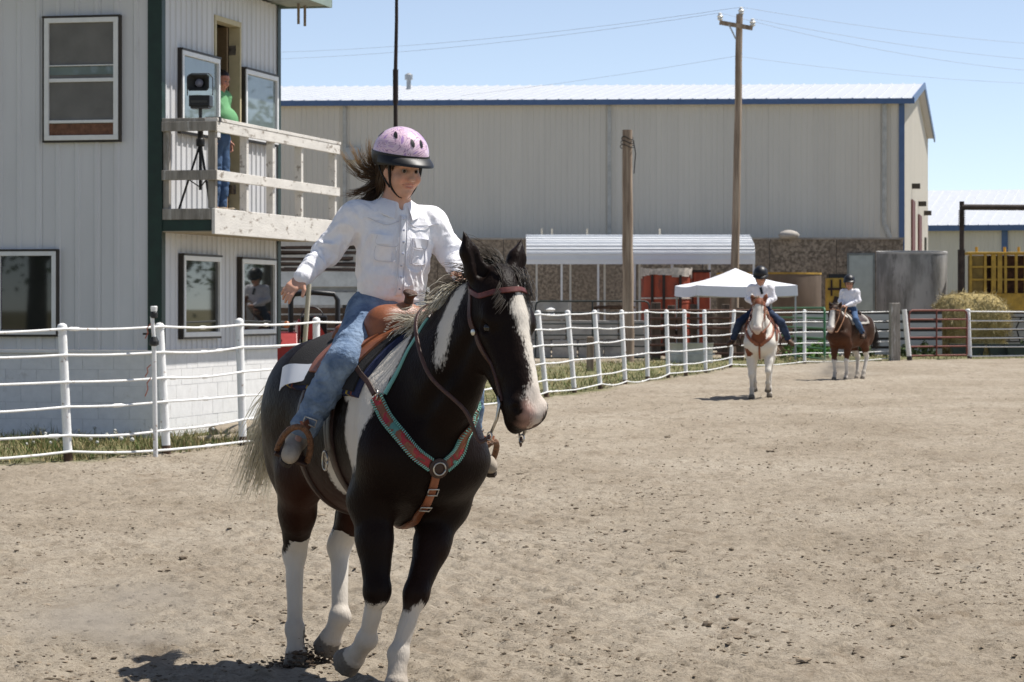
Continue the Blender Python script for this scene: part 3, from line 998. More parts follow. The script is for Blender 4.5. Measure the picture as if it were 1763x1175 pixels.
for k in range(nr):
    frac = [.02, .20, .40, .60, .79, .975][k]
    pts = []
    for i, (x, y, h, lean) in enumerate(tops):
        z = frac * h
        nrm = np.array([0.0, -.056])
        p = A3(x + math.sin(lean) * z + .03, y - .056, z * math.cos(lean) + (fr.uniform(-.02, .02) if k else .04 + fr.uniform(-.03, .05)))
        if pts:
            q = pts[-1]
            nsag = 5
            sag = fr.uniform(.0, .03) if k else fr.uniform(.0, .06)
            for s in range(1, nsag):
                t = s / nsag
                pts.append(q * (1 - t) + p * t - A3(0, 0, sag * math.sin(math.pi * t)))
        pts.append(p)
    rail = FK.part("rail", MB().tube([FK.L(p) for p in pts], .0135, 7), M_PIPE, None, 60)
    for i in range(len(pts) - 1):                       # threaded couplings
        if i % 11 == (k * 3) % 11 or i % 17 == 5:
            a, b = FK.L(pts[i]), FK.L(pts[i + 1]); d = _unit(b - a); c = a + (b - a) * .5
            FK.part("coupling", MB().tube([c - d * .09, c - d * .06, c + d * .06, c + d * .09], [.014, .021, .021, .014], 8), M_PIPE, rail, 60)
# right of the gate
FK2 = Kit("pipe_fence", "straight run of white pipe fence beyond the red gate", "fence", (FENCE2[0][0], FENCE2[0][1], 0))
t2 = []
for i, (x, y) in enumerate(FENCE2):
    fence_post(FK2, x, y, 1.58, -.04 if i == 0 else 0.0, .075 if i == 0 else .052); t2.append((x, y, 1.55))
for k in range(6):
    pts = [A3(x, y - .08, [.10, .40, .68, .95, 1.22, 1.50][k] + fr.uniform(-.015, .015)) for x, y, h in t2]
    FK2.part("rail", MB().tube([FK2.L(p) for p in pts], .02, 7), M_PIPE, None, 60)
# thin white standpipe by the corner of the booth
sp = at(265, 790, 31.2); sp[2] = 0
SK = Kit("standpipe", "thin white standpipe with black valves and frayed red twine by fence", "pipe", sp)
SK.part("lower_pipe", MB().tube([(.02, 0, -.1), (.0, 0, 1.22)], .026, 10), M_PIPE, None, 40)
SK.part("upper_pipe", MB().tube([(0, 0, 1.27), (-.02, 0, 1.52)], .022, 10), M_PIPE, None, 40)
SK.part("valve", MB().lathe([(.03, 1.20), (.055, 1.215), (.055, 1.25), (.04, 1.28), (.03, 1.30)], 12).box((-.05, 0, 1.33), (.14, .03, .022), .3), mat("black_valve", (.02, .02, .02), .5))
SK.part("valve", MB().lathe([(.03, 1.50), (.04, 1.51), (.04, 1.555), (.03, 1.57)], 12), _MATS["black_valve"])
SK.part("nozzle", MB().lathe([(.034, 1.571), (.038, 1.62), (.030, 1.63)], 12), M_PIPE)
for dz, L in ((1.44, .16), (1.0, .13), (.86, .2)):
    SK.part("twine", MB().tube([(-.03, -.03, dz), (-.07, -.035, dz - L * .3), (-.06, -.03, dz - L * .6), (-.09, -.035, dz - L)], .006, 5), mat("red_twine", (.40, .13, .08), .9))
# leaning cream pipe beyond the fence
cp = at(515, 640, 41); CPZ = 0
LP = Kit("leaning_pipe", "cream pipe leaning by the red tractor behind the fence", "pipe", (cp[0], cp[1], 0))
LP.part("pipe", MB().tube([(0, 0, 0), (.14, 0, 1.95)], .034, 10), mat("cream_pipe", (.62, .57, .45), .6, var=.1), None, 40)
# logs beside the footing
lr = random.Random(3)
for i, (px, py, d, L, a, lab) in enumerate(((405, 742, 36.6, 1.5, 74, "upper weathered log lying by the booth footing"), (420, 752, 35.9, 1.6, 68, "nearer weathered log lying by the booth footing"), (390, 762, 35.0, 1.2, 60, "thin weathered pole lying in the grass by the booth"))):
    p = at(px, py, d)
    rr_ = .085 if i < 2 else .04
    mb = MB(); mb.lathe([(rr_ * .9, -L / 2), (rr_, -L / 2 + .03), (rr_ * 1.05, 0), (rr_ * .85, L / 2 - .02), (rr_ * .75, L / 2)], 11, (0, 0, 0), Matrix.Rotation(R_(90), 3, 'X'))
    lo = mb.build("log", mat("log_wood", (.21, .17, .12), .9, col2=(.34, .29, .22), scale=9, stretch=(1, .15, 1), bump=.5, bscale=50), None, 50)
    lo.location = (p[0], p[1], rr_ + .01); lo.rotation_euler = (0, 0, R_(a - 90))
    tag(lo, lab, 'log', "logs by the booth footing")
# ------------------------------------------------------------------ metal warehouse
M_WSID = mat("beige_metal_siding", (.65, .61, .53), .5, var=.04, scale=.6, spec=.35, stretch=(1, 1, .2))
M_BLUE = mat("blue_metal_trim", (.075, .135, .27), .45, var=.08)
M_WROOF = mat("white_metal_roof", (.56, .58, .61), .4, var=.05, spec=.5)
M_GALV = mat("galvanised_steel", (.42, .43, .43), .45, metal=.6, var=.15, scale=4)
def on_line(A, B, t): return A + (B - A) * t
W1 = at(1556, 532, 118.0); W0 = at(330, 532, 119.6); W2 = at(1597, 532, 145.0)
WZ = 10.15; WR = 11.75
wdir = _unit((W1 - W0)[:2]); WL = np.linalg.norm((W1 - W0)[:2]); wrz = math.atan2(wdir[1], wdir[0])
WK = Kit("warehouse", "long beige metal warehouse with blue trim and pale roof behind the yard", "building", (W0[0], W0[1], 0), wrz)
npn = 32; pw = WL / npn
for i in range(npn):
    panel(WK, i * pw, 0, 0, pw + .004, WZ - .16, 4, 0, M_WSID)
e2 = WK.L((W2[0], W2[1], 0)); e1 = A3(WL, 0, 0)
gd = _unit((e2 - e1)[:2]); gl = np.linalg.norm((e2 - e1)[:2]); grz = math.atan2(gd[1], gd[0])
M_WEND = M_WSID
for i in range(28):
    t0, t1 = i / 28, (i + 1) / 28
    zt = WZ + (WR - WZ) * (1 - abs((t0 + t1) - 1)) - .12
    o = panel(WK, e1[0] + (e2 - e1)[0] * t0, (e2 - e1)[1] * t0, 0, gl / 28 + .004, round(zt, 1), 3, grz, M_WSID)
mid = (e1 + e2) / 2
WK.part("wall_core", MB().bx(.1, WL - .1, .05, .3, 0, WZ - .3), M_WSID)  # unseen backing added to stop light leaking between the panels
ov = .35
roofA = MB()
nrib = 90
def roof_sheets(kit, a0, a1, r0, r1, z0, z1, n, m, th=.05):
    for i in range(n):
        t0, t1 = i / n, (i + 1) / n - .0006
        mb = MB()
        A0, A1, B0, B1 = a0 + (a1 - a0) * t0, a0 + (a1 - a0) * t1, r0 + (r1 - r0) * t0, r0 + (r1 - r0) * t1
        lo = [(*A0[:2], z0), (*A1[:2], z0), (*B1[:2], z1), (*B0[:2], z1)]
        mb.hexa([(x, y, z - th) for x, y, z in lo] + lo)
        mb.bar(Vector(lo[0]) + Vector((.03, 0, .02)), Vector(lo[3]) + Vector((.03, 0, .02)), .06, .05)
        kit.part("roof_sheet", mb, m)
back = mid - e1
roof_sheets(WK, A3(-.3, -ov, 0), A3(WL + ov, -ov, 0), A3(-.3, 0, 0) + back, A3(WL + ov, 0, 0) + back, WZ - .03, WR + .03, 60, M_WROOF)
mb = MB(); f0, f1 = A3(-.3, 0, 0) + back * 2, A3(WL + ov, 0, 0) + back * 2
q = [(*f0[:2], WZ), (*f1[:2], WZ), (*(A3(WL + ov, 0, 0) + back)[:2], WR + .02), (*(A3(-.3, 0, 0) + back)[:2], WR + .02)]
mb.hexa([(x, y, z - .06) for x, y, z in q] + q); WK.part("rear_roof", mb, M_WROOF)
WK.part("eave_trim", MB().bx(-.3, WL + ov + .05, -ov - .06, -ov + .02, WZ - .24, WZ - .02), M_BLUE)
WK.part("eave_soffit", MB().bx(-.3, WL + ov, -ov + .021, -.03, WZ - .20, WZ - .17), M_WSID)
WK.part("corner_trim", MB().bx(WL - .20, WL + .03, -.05, -.023, .0, WZ - .2).bx(WL + .005, WL + .03, -.023, .25, 0, WZ - .2), M_BLUE)
tip = A3(WL + ov, -ov, WZ); pk = A3(WL + ov, 0, WR + .05) + A3(*back[:2], 0); fr_ = A3(WL + ov, 0, WZ) + A3(*(back * 2)[:2], 0)
WK.part("rake_trim", MB().bar(tip - A3(0, 0, .1), pk - A3(0, 0, .1), .06, .28).bar(pk - A3(0, 0, .1), fr_ - A3(0, 0, .1), .06, .28), M_BLUE)
def wx(px): return WK.at(px, 300, 118.5)[0]
for px in (590, 1049, 1521):
    x = wx(px)
    if px == 1521:
        WK.part("downspout", MB().tube([(x, -.13, WZ - .25), (x, -.13, 5.4 - .35), (WL - .3, -.13, 3.85)], .10, 6), mat("pale_downspout", (.46, .455, .42), .5))
    else:
        WK.part("downspout", MB().bx(x - .07, x + .07, -.14, -.03, 3.3, WZ - .25), _MATS.get("pale_downspout") or mat("pale_downspout", (.46, .455, .42), .5))
p = WK.at(605, 264, 118.5); WK.part("wall_box", MB().bx(p[0] - .3, p[0] + .3, -.3, -.03, p[2] - .25, p[2] + .25), M_GALV)
p = WK.at(688, 138, 125); WK.part("roof_vent", MB().lathe([(.10, 0), (.10, .5), (.18, .5), (.18, .72), (.05, .8)], 14, (p[0], back[1] * .75, WZ + 1.15)), M_GALV, None, 40)
M_MAROON = mat("maroon_door", (.12, .035, .03), .6, var=.2)
for t, w, zt in ((.30, .055, 6.3), (.58, .06, 5.9)):
    c = e1 + (e2 - e1) * t; d = A3(gd[0], gd[1], 0); nrm = A3(gd[1], -gd[0], 0)
    dm = MB().bar(c + nrm * .06 + A3(0, 0, 1.4), c + nrm * .06 + A3(0, 0, zt), .06, gl * w * 2, tuple(d))
    WK.part("door", dm, M_MAROON)
for t, zt in ((.28, 6.9), (.55, 6.4), (.80, 6.2)):
    c = e1 + (e2 - e1) * t; nrm = A3(gd[1], -gd[0], 0)
    WK.part("wall_light", MB().box(c + nrm * .2 + A3(0, 0, zt), (.35, .35, .22), grz), M_BRONZE)
WK.part("narrow_window", MB().box(e1 + (e2 - e1) * .84 + A3(gd[1], -gd[0], 0) * .06 + A3(0, 0, 3.6), (1.2, .08, 2.9), grz), M_GL_DARK)

# ------------------------------------------------------------------ pebble-faced annex in front of it
a0 = at(640, 532, 111.0); a1 = at(1556, 532, 110.0)
AK = Kit("pebble_annex", "low brown pebble-faced annex along the foot of the warehouse", "building", (a0[0], a0[1], 0), math.atan2((a1 - a0)[1], (a1 - a0)[0]))
AL = np.linalg.norm((a1 - a0)[:2]); AZ = 1.6 + 119 / 5000 * 110.5
M_PEB = mat("exposed_pebble", (.13, .105, .078), .9, col2=(.38, .315, .24), lo=.40, hi=.62, scale=9, detail=8, bump=.7, bscale=18, patch=(.20, .16, .12), pscale=.35, plo=.45, phi=.7)
nb_ = 8
for i in range(nb_):
    AK.part("wall_panel", MB().bx(AL * i / nb_, AL * (i + 1) / nb_ - .02, 0, .25, -.1, AZ), M_PEB)
AK.part("wall_return", MB().bx(AL - .25, AL - .02, .26, 7.4, -.1, AZ - .01).bx(0, .25, .26, 7.4, -.1, AZ - .01), M_PEB)
AK.part("roof", MB().bx(.0, AL, .26, 7.5, AZ - .25, AZ - .05), mat("grey_roofing", (.22, .21, .20), .9))
AK.part("coping", MB().bx(-.03, AL + .03, -.04, .30, AZ + .001, AZ + .07), mat("concrete_coping", (.34, .31, .27), .9, var=.2, scale=2))
p0, p1 = AK.at(1462, 545, 110), AK.at(1503, 440, 110)
dd = AK.part("door", MB().bx(p0[0], p1[0], -.05, -.003, .0, p1[2]), mat("pale_green_steel_door", (.42, .47, .44), .5, var=.08))
AK.part("door_frame", MB().bx(p0[0] - .08, p0[0] - .002, -.07, -.003, 0, p1[2] + .08).bx(p1[0] + .002, p1[0] + .08, -.07, -.003, 0, p1[2] + .08).bx(p0[0] - .002, p1[0] + .002, -.07, -.003, p1[2] + .002, p1[2] + .08), mat("grey_door_frame", (.20, .22, .21), .6), dd)
AK.part("handle", MB().lathe([(.04, 0), (.05, .04), (.03, .09)], 10, (p1[0] - .12, -.05, 1.05), Matrix.Rotation(R_(90), 3, 'X')), M_GALV, dd, 40)
# odds and ends lying on the roof edge
p = AK.at(1358, 408, 110)
tag(MB().lathe([(.02, -.12), (.35, -.10), (.42, .02), (.30, .14), (.1, .2), (.01, .21)], 9).build("sandbag", mat("pale_sack", (.40, .37, .33), .9, var=.2, scale=5), None, 0), "pale lumpy sack lying on the annex roof edge", "sack")
bpy.data.objects["sandbag"].location = tuple(at(1358, 411, 110.2) + A3(0, 0, .12))

# ------------------------------------------------------------------ second, far warehouse
b0 = at(1560, 532, 190); b1 = at(1990, 532, 186)
K2 = Kit("far_warehouse", "distant beige metal warehouse with pale ribbed roof at the frame's edge", "building", (b0[0], b0[1], 0), math.atan2((b1 - b0)[1], (b1 - b0)[0]))
BL = np.linalg.norm((b1 - b0)[:2]); BZ = 1.6 + 145 / 5000 * 189
for i in range(14):
    panel(K2, BL * i / 14, 0, 0, BL / 14 + .004, BZ - .25, 4, 0, M_WSID)
roof_sheets(K2, A3(-.5, -.6, 0), A3(BL + .5, -.6, 0), A3(-.5, 15, 0), A3(BL + .5, 15, 0), BZ - .05, BZ + 2.85, 26, M_WROOF)
K2.part("eave_trim", MB().bx(-.5, BL + .5, -.68, -.6, BZ - .42, BZ - .06), M_BLUE)
for px in (1729,):
    x = K2.at(px, 450, 188)[0]; K2.part("post_trim", MB().bx(x - .2, x + .2, -.12, -.03, 0, BZ - .3), M_BLUE)
K2.part("wall_core", MB().bx(.0, BL, .05, 30, 0, BZ - .3), M_WSID)

# ------------------------------------------------------------------ white carport with picnic tables
c0 = at(906, 532, 99.0); c1 = at(1300, 532, 99.0)
CK = Kit("carport", "white ribbed metal carport roof on thin posts beside the annex", "carport", (c0[0], c0[1], 0))
CL = c1[0] - c0[0]
ze, zr = 1.6 + 98 / 5000 * 99, 1.6 + 127 / 5000 * 101.5
prof = [(-.02, ze - .37), (0, ze + .02), (.25, ze + .26), (.8, zr - .28), (1.5, zr - .12), (2.4, zr)]
M_CPT = mat("white_enamel_roof", (.78, .79, .80), .4, var=.03)
for i in range(len(prof) - 1):
    (y0, z0), (y1, z1) = prof[i], prof[i + 1]
    CK.part("roof_sheet", MB().hexa([(.0 - .0, y0, z0 - .05), (CL, y0, z0 - .05), (CL, y1, z1 - .05), (0, y1, z1 - .05), (0, y0, z0), (CL, y0, z0), (CL, y1, z1 - .012), (0, y1, z1 - .012)]), M_CPT)
    for s in (.25, .75):
        y, z = y0 + (y1 - y0) * s, z0 + (z1 - z0) * s
        CK.part("roof_rib", MB().bx(0, CL, y - .03, y + .03, z - .01, z + .035), M_CPT)
CK.part("rear_roof", MB().hexa([(0, 2.42, zr - .06), (CL, 2.42, zr - .06), (CL, 5.2, ze - .06), (0, 5.2, ze - .06), (0, 2.42, zr - .012), (CL, 2.42, zr - .012), (CL, 5.2, ze), (0, 5.2, ze)]), M_CPT)
for px in (926, 967, 987, 1030, 1049, 1093, 1112, 1157, 1172, 1222, 1237, 1298):
    x = (at(px, 0, 99.0) - c0)[0]; yb = .05 if px in (967, 1030, 1093, 1157, 1222, 1298) else 4.9
    CK.part("post", MB().bx(x - .035, x + .035, yb, yb + .07, 0, ze - .08), M_WHITE)
for i, px in enumerate((934, 952, 1014, 1142)):
    x = (at(px, 0, 99.0) - c0)[0]
    CK.part("roof_pin", MB().bx(x - .03, x + .03, 2.35, 2.42, zr + .001, zr + .22), mat("cream_pin", (.55, .50, .40), .6))
def picnic(px, d, lab):
    p = at(px, 532, d)
    k = Kit("picnic_table", lab, "table", (p[0], p[1], 0), 0, "picnic tables under the carport")
    w = mat("grey_bench_paint", (.34, .35, .37), .7, var=.1)
    for j in range(3): k.part("top_plank", MB().bx(-.9, .9, -.36 + .25 * j, -.13 + .25 * j, .72, .76), w)
    for s in (-1, 1): k.part("bench", MB().bx(-.9, .9, s * .72 - .13, s * .72 + .13, .42, .46), w)
    for s in (-1, 1):
        k.part("leg", MB().bar((s * .65, -.75, 0), (s * .65, .2, .71), .06, .09).bar((s * .65, .75, 0), (s * .65, -.2, .71), .061, .09), w)
picnic(952, 101.5, "grey picnic table under the carport near its open end"); picnic(1040, 101.5, "grey picnic table under the carport behind the thick pole")

# ------------------------------------------------------------------ poles and wires
M_POLE = mat("weathered_pole_wood", (.20, .145, .105), .9, col2=(.42, .33, .25), lo=.38, hi=.62, scale=7, stretch=(1, 1, .07), bump=.6, bscale=30)
def pole(name, lab, px0, py0, px1, py1, d, r0, r1, n=9):
    p = at(px0, py0, d); t = at(px1, py1, d)
    k = Kit(name, lab, "pole", (p[0], p[1], 0))
    pr = random.Random(name)
    pts = [k.L(A3(p[0] + (t[0] - p[0]) * s + pr.uniform(-.015, .015), p[1], max(-.2, (t[2]) * s))) for s in np.linspace(0, 1, n)]
    k.part("shaft", MB().tube(pts, [r0 + (r1 - r0) * s for s in np.linspace(0, 1, n)], 12), M_POLE, None, 50)
    return k, pts[-1]
k, tp = pole("wooden_pole", "thick weathered wooden pole without wires standing behind the fence", 1082, 626, 1080, 224, 86, .175, .145)
for a in range(3):
    k.part("wire_loop", MB().tube([(tp[0] + (.17 + .02 * a) * math.cos(t), (.17 + .02 * a) * math.sin(t), tp[2] - .25 - .12 * a + .05 * math.sin(2 * t)) for t in np.linspace(0, 6.4, 16)], .014, 5), M_BRONZE)
k.part("wire_tail", MB().tube([(tp[0] + .17, -.12, tp[2] - .3), (tp[0] + .24, -.14, tp[2] - .7), (tp[0] + .19, -.14, tp[2] - 1.3)], .016, 5), M_BRONZE)
k, tp = pole("utility_pole", "tall utility pole with a tilted crossarm and three insulators", 1263, 540, 1273, 25, 97, .15, .11)
UT = k.loc + tp
dy = -.2
A_, B_ = k.at(1238, 40, 97), k.at(1295, 50, 97)
k.part("crossarm", MB().bar(A_ + A3(0, dy, 0), B_ + A3(0, dy, 0), .12, .14), M_POLE)
ins = []
M_INS = mat("white_porcelain", (.70, .70, .68), .2, var=.05)
for px, py in ((1239, 40), (1295, 50), (1276, 26)):
    q = k.at(px, py, 97) + A3(0, dy if px != 1276 else 0, .06 if px != 1276 else .0)
    i_ = k.part("insulator", MB().lathe([(.05, 0), (.10, .05), (.07, .09), (.11, .14), (.07, .18), (.06, .24), (.02, .27)], 12, q), M_INS, None, 40)
    ins.append(k.loc + q + A3(0, 0, .26))
k.part("brace", MB().bar(k.at(1266, 68, 97) + A3(0, -.15, 0), k.at(1254, 44, 97) + A3(0, dy - .06, 0), .02, .05), M_GALV)
def wire(a, b, sag, lab, r=.0055):
    a, b = np.asarray(a, float), np.asarray(b, float)
    k = Kit("power_line", lab, "wire", tuple(a), 0, "power lines")
    pts = [k.L(a + (b - a) * t - A3(0, 0, sag * 4 * t * (1 - t))) for t in np.linspace(0, 1, 24)]
    k.part("conductor", MB().tube(pts, r, 5), mat("dull_wire", (.30, .31, .33), .6), None, 60)
wire(ins[0], at(100, 95, 150), .8, "power line from the crossarm's near end towards the booth")
wire(ins[2], at(100, 82, 150), .8, "topmost power line from pole top towards the booth")
wire(ins[2], at(2100, 82, 140), .5, "topmost power line from pole top away from the booth")
wire(ins[1], at(2100, 108, 140), .6, "power line from the crossarm's far end away from the booth")
wire(ins[0], at(2100, 122, 136), .9, "lowest crossarm power line sagging away from the booth")
wire(k.loc + k.at(1267, 97, 97), at(300, 190, 170), .6, "lower single wire from mid pole towards the warehouse roof", .0045)
wire(k.loc + k.at(1267, 97, 97), at(2100, 140, 140), .5, "lower single wire from mid pole away from the booth", .0045)
k, tp = pole("dark_mast", "thin dark steel mast rising behind the girl's helmet", 676, 720, 684, -60, 43, .050, .022)
k.o.children[0].data.materials[0] = mat("dark_rust_mast", (.035, .022, .018), .6, var=.3)
q = k.at(681, 120, 43); k.part("sleeve", MB().tube([q - A3(0, 0, .5), q], .042, 10), _MATS["dark_rust_mast"])

# ------------------------------------------------------------------ yard clutter behind the fence
M_CONC = mat("old_concrete", (.36, .35, .325), .92, var=.25, scale=1.6, bump=.4, bscale=25, patch=(.20, .19, .18), pscale=1.2, plo=.52, phi=.75)
BW = Kit("block_barrier", "wall of stacked grey concrete blocks behind the dark tube gate", "wall", (at(905, 532, 93)[0], 93, 0))
br = random.Random(2)
for row, (z, xs) in enumerate(((0, (905, 950, 995, 1040, 1085)), (.62, (900, 930, 975, 1020, 1065)), (1.24, (902,)))):
    for px in xs:
        x = BW.at(px, 0, 93)[0]; wdt = .81 if z < 1.2 else 1.45
        BW.part("concrete_block", MB().box((x + wdt / 2, br.uniform(-.05, .05), z + .305), (wdt - .02, .7, .60), br.uniform(-.015, .015)), M_CONC, None, None, .02)
# junk on the blocks
jk = at(1050, 520, 93)
def junk(name, lab, cat, px, py, d, mb, m, rz=0.0, smooth=None):
    p = at(px, py, d); o = mb.build(name, m, None, smooth); o.location = tuple(p); o.rotation_euler = (0, 0, rz)
    return tag(o, lab, cat)
mb = MB()
for i in range(7): mb.bar((-.5 + .1 * i, br.uniform(-.2, .2), .05 + .03 * (i % 3)), (.3 + .1 * i, br.uniform(-.2, .2), .08 + .03 * (i % 2)), .10, .07)
junk("scrap_pile", "rusty scrap iron heaped on the concrete block wall", "scrap", 1045, 534, 93, mb, mat("rusty_scrap", (.09, .055, .035), .9, var=.5, scale=6))
mb = MB(); mb.lathe([(.02, 0), (.16, .02), (.12, .12), (.18, .18), (.05, .24)], 7)
junk("white_rag", "crumpled white rag on top of the concrete blocks", "rag", 948, 543, 92.6, mb, M_WHITE, .4)
# dark tube gate
def tube_gate(name, lab, pA, pB, h, rails, m, r=.024, uprights=(0, .5, 1), z0=.12):
    pA, pB = np.asarray(pA, float), np.asarray(pB, float)
    k = Kit(name, lab, "gate", (pA[0], pA[1], 0), math.atan2((pB - pA)[1], (pB - pA)[0]))
    L = np.linalg.norm((pB - pA)[:2]); c = .14
    k.part("frame", MB().tube([(0, 0, z0), (0, 0, h - c), (c * .3, 0, h - c * .3), (c, 0, h), (L - c, 0, h), (L - c * .3, 0, h - c * .3), (L, 0, h - c), (L, 0, z0)], r * 1.15, 8), m, None, 60)
    for i in range(rails):
        z = z0 + (h - z0) * i / rails
        k.part("bar", MB().tube([(0, 0, z), (L, 0, z)], r, 7), m, None, 60)
    for u in uprights:
        if 0 < u < 1: k.part("upright", MB().tube([(L * u, -.03, z0), (L * u, -.03, h)], r, 7), m, None, 60)
    return k
tube_gate("tube_gate", "long dark tubular gate in front of the concrete blocks", (at(922, 0, 88)[0], 88, 0), (at(1118, 0, 88)[0], 88, 0), 1.83, 5, mat("dark_green_tube", (.022, .030, .028), .5))
k = tube_gate("red_gate", "red-brown tubular arena gate beside the round hay bale", (12.33, 90.2, 0), (14.38, 91.8, 0), 1.55, 5, mat("red_oxide_gate", (.16, .045, .032), .6, var=.25, scale=9), .027, (0, .46, 1), .14)
g0 = at(1348, 0, 86); g1 = at(1440, 0, 84)
k = tube_gate("green_gate", "open green tubular gate hanging between the two far riders", (8.65, 96.5, 0), (9.15, 85.0, 0), 1.62, 5, mat("green_gate_paint", (.045, .16, .07), .5, var=.15), .03)
# wooden posts
def stub(lab, px, pyt, pyb, d, w, m=None, name="wooden_post"):
    p = at(px, pyb, d); zt = at(px, pyt, d)[2]
    k = Kit(name, lab, "post", (p[0], p[1], 0), br.uniform(-.2, .2))
    k.part("shaft", MB().box((0, 0, zt / 2 - .1), (w, w, zt + .2), 0, 0, 0, .94), m or M_POLE, None, None, .02)
    return k
stub("square grey wooden gate post beside the leaning white post", 1540, 522, 623, 89.0, .30, M_OLDWOOD)
stub("short round wooden stub just behind the curving pipe fence", 1016, 580, 645, 73.0, .17)
k = Kit("leaning_post", "leaning white pipe gate post with dark foot beside red gate", "post", (12.2, 89.6, 0))
k.part("pipe", MB().tube([(.07, 0, -.05), (-.1, 0, 1.58)], .075, 12), M_PIPE, None, 40)
k.part("foot", MB().tube([(.075, 0, -.06), (.055, 0, .14)], .082, 12), M_BRONZE, None, 40)
# corral of wood posts and rusty pipe rails
CR = Kit("corral", "old corral of dark wooden posts and rusty pipe rails behind fence", "corral", (at(1130, 0, 88)[0], 88, 0))
for px, t, w in ((1130, 521, .28), (1157, 526, .22), (1172, 532, .18), (1196, 524, .22), (1222, 535, .2), (1250, 524, .24), (1275, 530, .2)):
    x = CR.at(px, 0, 88)[0]; zt = at(px, t, 88)[2]
    CR.part("post", MB().box((x, br.uniform(0, .5), zt / 2), (w, w, zt), br.uniform(-.1, .1)), mat("dark_corral_wood", (.075, .052, .038), .9, col2=(.17, .13, .10), scale=8, stretch=(1, 1, .12), bump=.4, bscale=30), None, None, .02)
x1 = CR.at(1345, 0, 88)[0]
for z in (1.55, 1.3, 1.02, .76, .5, .24):
    CR.part("rail", MB().tube([(-.3, -.18, z), (x1 * .5, -.18, z + br.uniform(-.02, .02)), (x1, -.18, z)], .035, 7), mat("rusty_rail", (.13, .07, .05), .8, var=.3, scale=5), None, 60)
for z in (.35, .75, 1.15):
    CR.part("plank", MB().bx(CR.at(1125, 0, 88)[0], CR.at(1185, 0, 88)[0], .55, .60, z, z + .2), _MATS["dark_corral_wood"])
# galvanised stock tank
tk = at(1190, 0, 84)
k = Kit("stock_tank", "galvanised oval stock tank lying against the corral rails", "trough", (tk[0], 84, 0))
pr = [(1.0, .0), (1.02, .05), (1.0, .3), (1.04, .58), (1.07, .61), (1.0, .61), (.97, .3), (.96, .06)]
mb = MB()
n = 28; base = len(mb.v)
for s, z in pr:
    for j in range(n):
        a = 2 * math.pi * j / n; mb.v.append((.62 * s * math.copysign(abs(math.cos(a)) ** .6, math.cos(a)), .42 * s * math.sin(a), z))
for i in range(len(pr) - 1):
    for j in range(n):
        a, b = i * n + j, i * n + (j + 1) % n; mb.f.append((a, b, b + n, a + n))
k.part("tub", mb, M_GALV, None, 40)
k.part("rib", MB().bx(-.66, .66, -.445, -.43, .27, .31), M_GALV)
# rusty red bin
rb = at(1106, 0, 96.5)
k = Kit("rusty_tank", "rusty red round steel tank with bleached jagged rim behind corral", "tank", (rb[0], 96.5, 0))
M_RED = mat("rusty_red_paint", (.32, .062, .030), .75, var=.25, scale=2.5, patch=(.08, .045, .035), pscale=2.2, plo=.52, phi=.62, stretch=(1, 1, .4))
x1 = at(1192, 0, 96.5)[0] - rb[0]; zt = at(0, 466, 96.5)[2]; Rr = x1 / 2
mat("dark_rust", (.045, .03, .025), .9); mat("bleached_board", (.52, .46, .40), .9, var=.3, scale=7)
k.part("shell", MB().lathe([(Rr, 0), (Rr, zt * .62), (Rr * 1.015, zt * .625), (Rr * 1.015, zt * .64), (Rr, zt * .645), (Rr, zt), (Rr * .93, zt), (Rr * .93, .3)], 36, (Rr, Rr, 0), None, False), M_RED, None, 40)
k.part("band", MB().lathe([(Rr * 1.004, zt - .95), (Rr * 1.03, zt - .945), (Rr * 1.03, zt - .90), (Rr * 1.004, zt - .895)], 36, (Rr, Rr, 0), None, False), _MATS["bleached_board"], None, 40)
for i in range(11):
    a_ = math.pi + math.pi * (i + .5) / 11 + br.uniform(-.05, .05); hh = br.uniform(.10, .26)
    k.part("rim_board", MB().box((Rr + math.cos(a_) * Rr * 1.02, Rr + math.sin(a_) * Rr * 1.02, zt - hh * .3), (.26, .04, hh * 1.5), a_ + R_(90)), _MATS["bleached_board"])
for a_ in (R_(235), R_(262), R_(300)):
    k.part("stake", MB().bar((Rr + math.cos(a_) * (Rr + .04), Rr + math.sin(a_) * (Rr + .04), .1), (Rr + math.cos(a_) * (Rr + .04), Rr + math.sin(a_) * (Rr + .04), zt - .15), .09, .06, (0, 1, 0)), _MATS["dark_rust"])
k = Kit("rust_panel_bin", "narrow rust-red steel bin standing beside the rusty tank", "bin", (rb[0] + x1 + .08, 97.2, 0))
k.part("body", MB().bx(0, .55, 0, 1.4, 0, zt - .05), M_RED, None, None, .03)
k.part("rim", MB().bx(-.03, .58, -.04, 1.44, zt - .048, zt + .03), _MATS["dark_rust"])
# pop-up canopy
PC = Kit("canopy_tent", "white pop-up canopy tent behind the rider on the mostly white horse", "tent", (at(1266, 0, 90)[0], 90, 0), R_(9))
M_CAN = mat("white_canopy_cloth", (.80, .80, .84), .7, var=.03, sheen=.1)
M_CAN.node_tree.nodes["Principled BSDF"].inputs["Subsurface Weight"].default_value = .0
hw = 1.56; ze = at(0, 492, 90)[2]; zp = at(0, 462, 90)[2]
mb = MB(); N_ = 10
for s in range(4):
    a = Vector((-hw, -hw, 0)); b = Vector((hw, -hw, 0)); R4 = Matrix.Rotation(s * math.pi / 2, 3, 'Z'); P = np.zeros((N_ + 1, N_ + 1, 3))
    for i in range(N_ + 1):
        for j in range(N_ + 1):
            t = i / N_; u = j / N_
            p = R4 @ ((a * (1 - u) + b * u) * (1 - t)); sagz = -.10 * math.sin(math.pi * t) * (1 - .0) - .05 * math.sin(math.pi * u) * (1 - t)
            P[i, j] = (p.x, p.y, ze + (zp - ze) * t ** .92 + sagz)
    mb.grid(P)
PC.part("canopy", mb, M_CAN, None, 40)
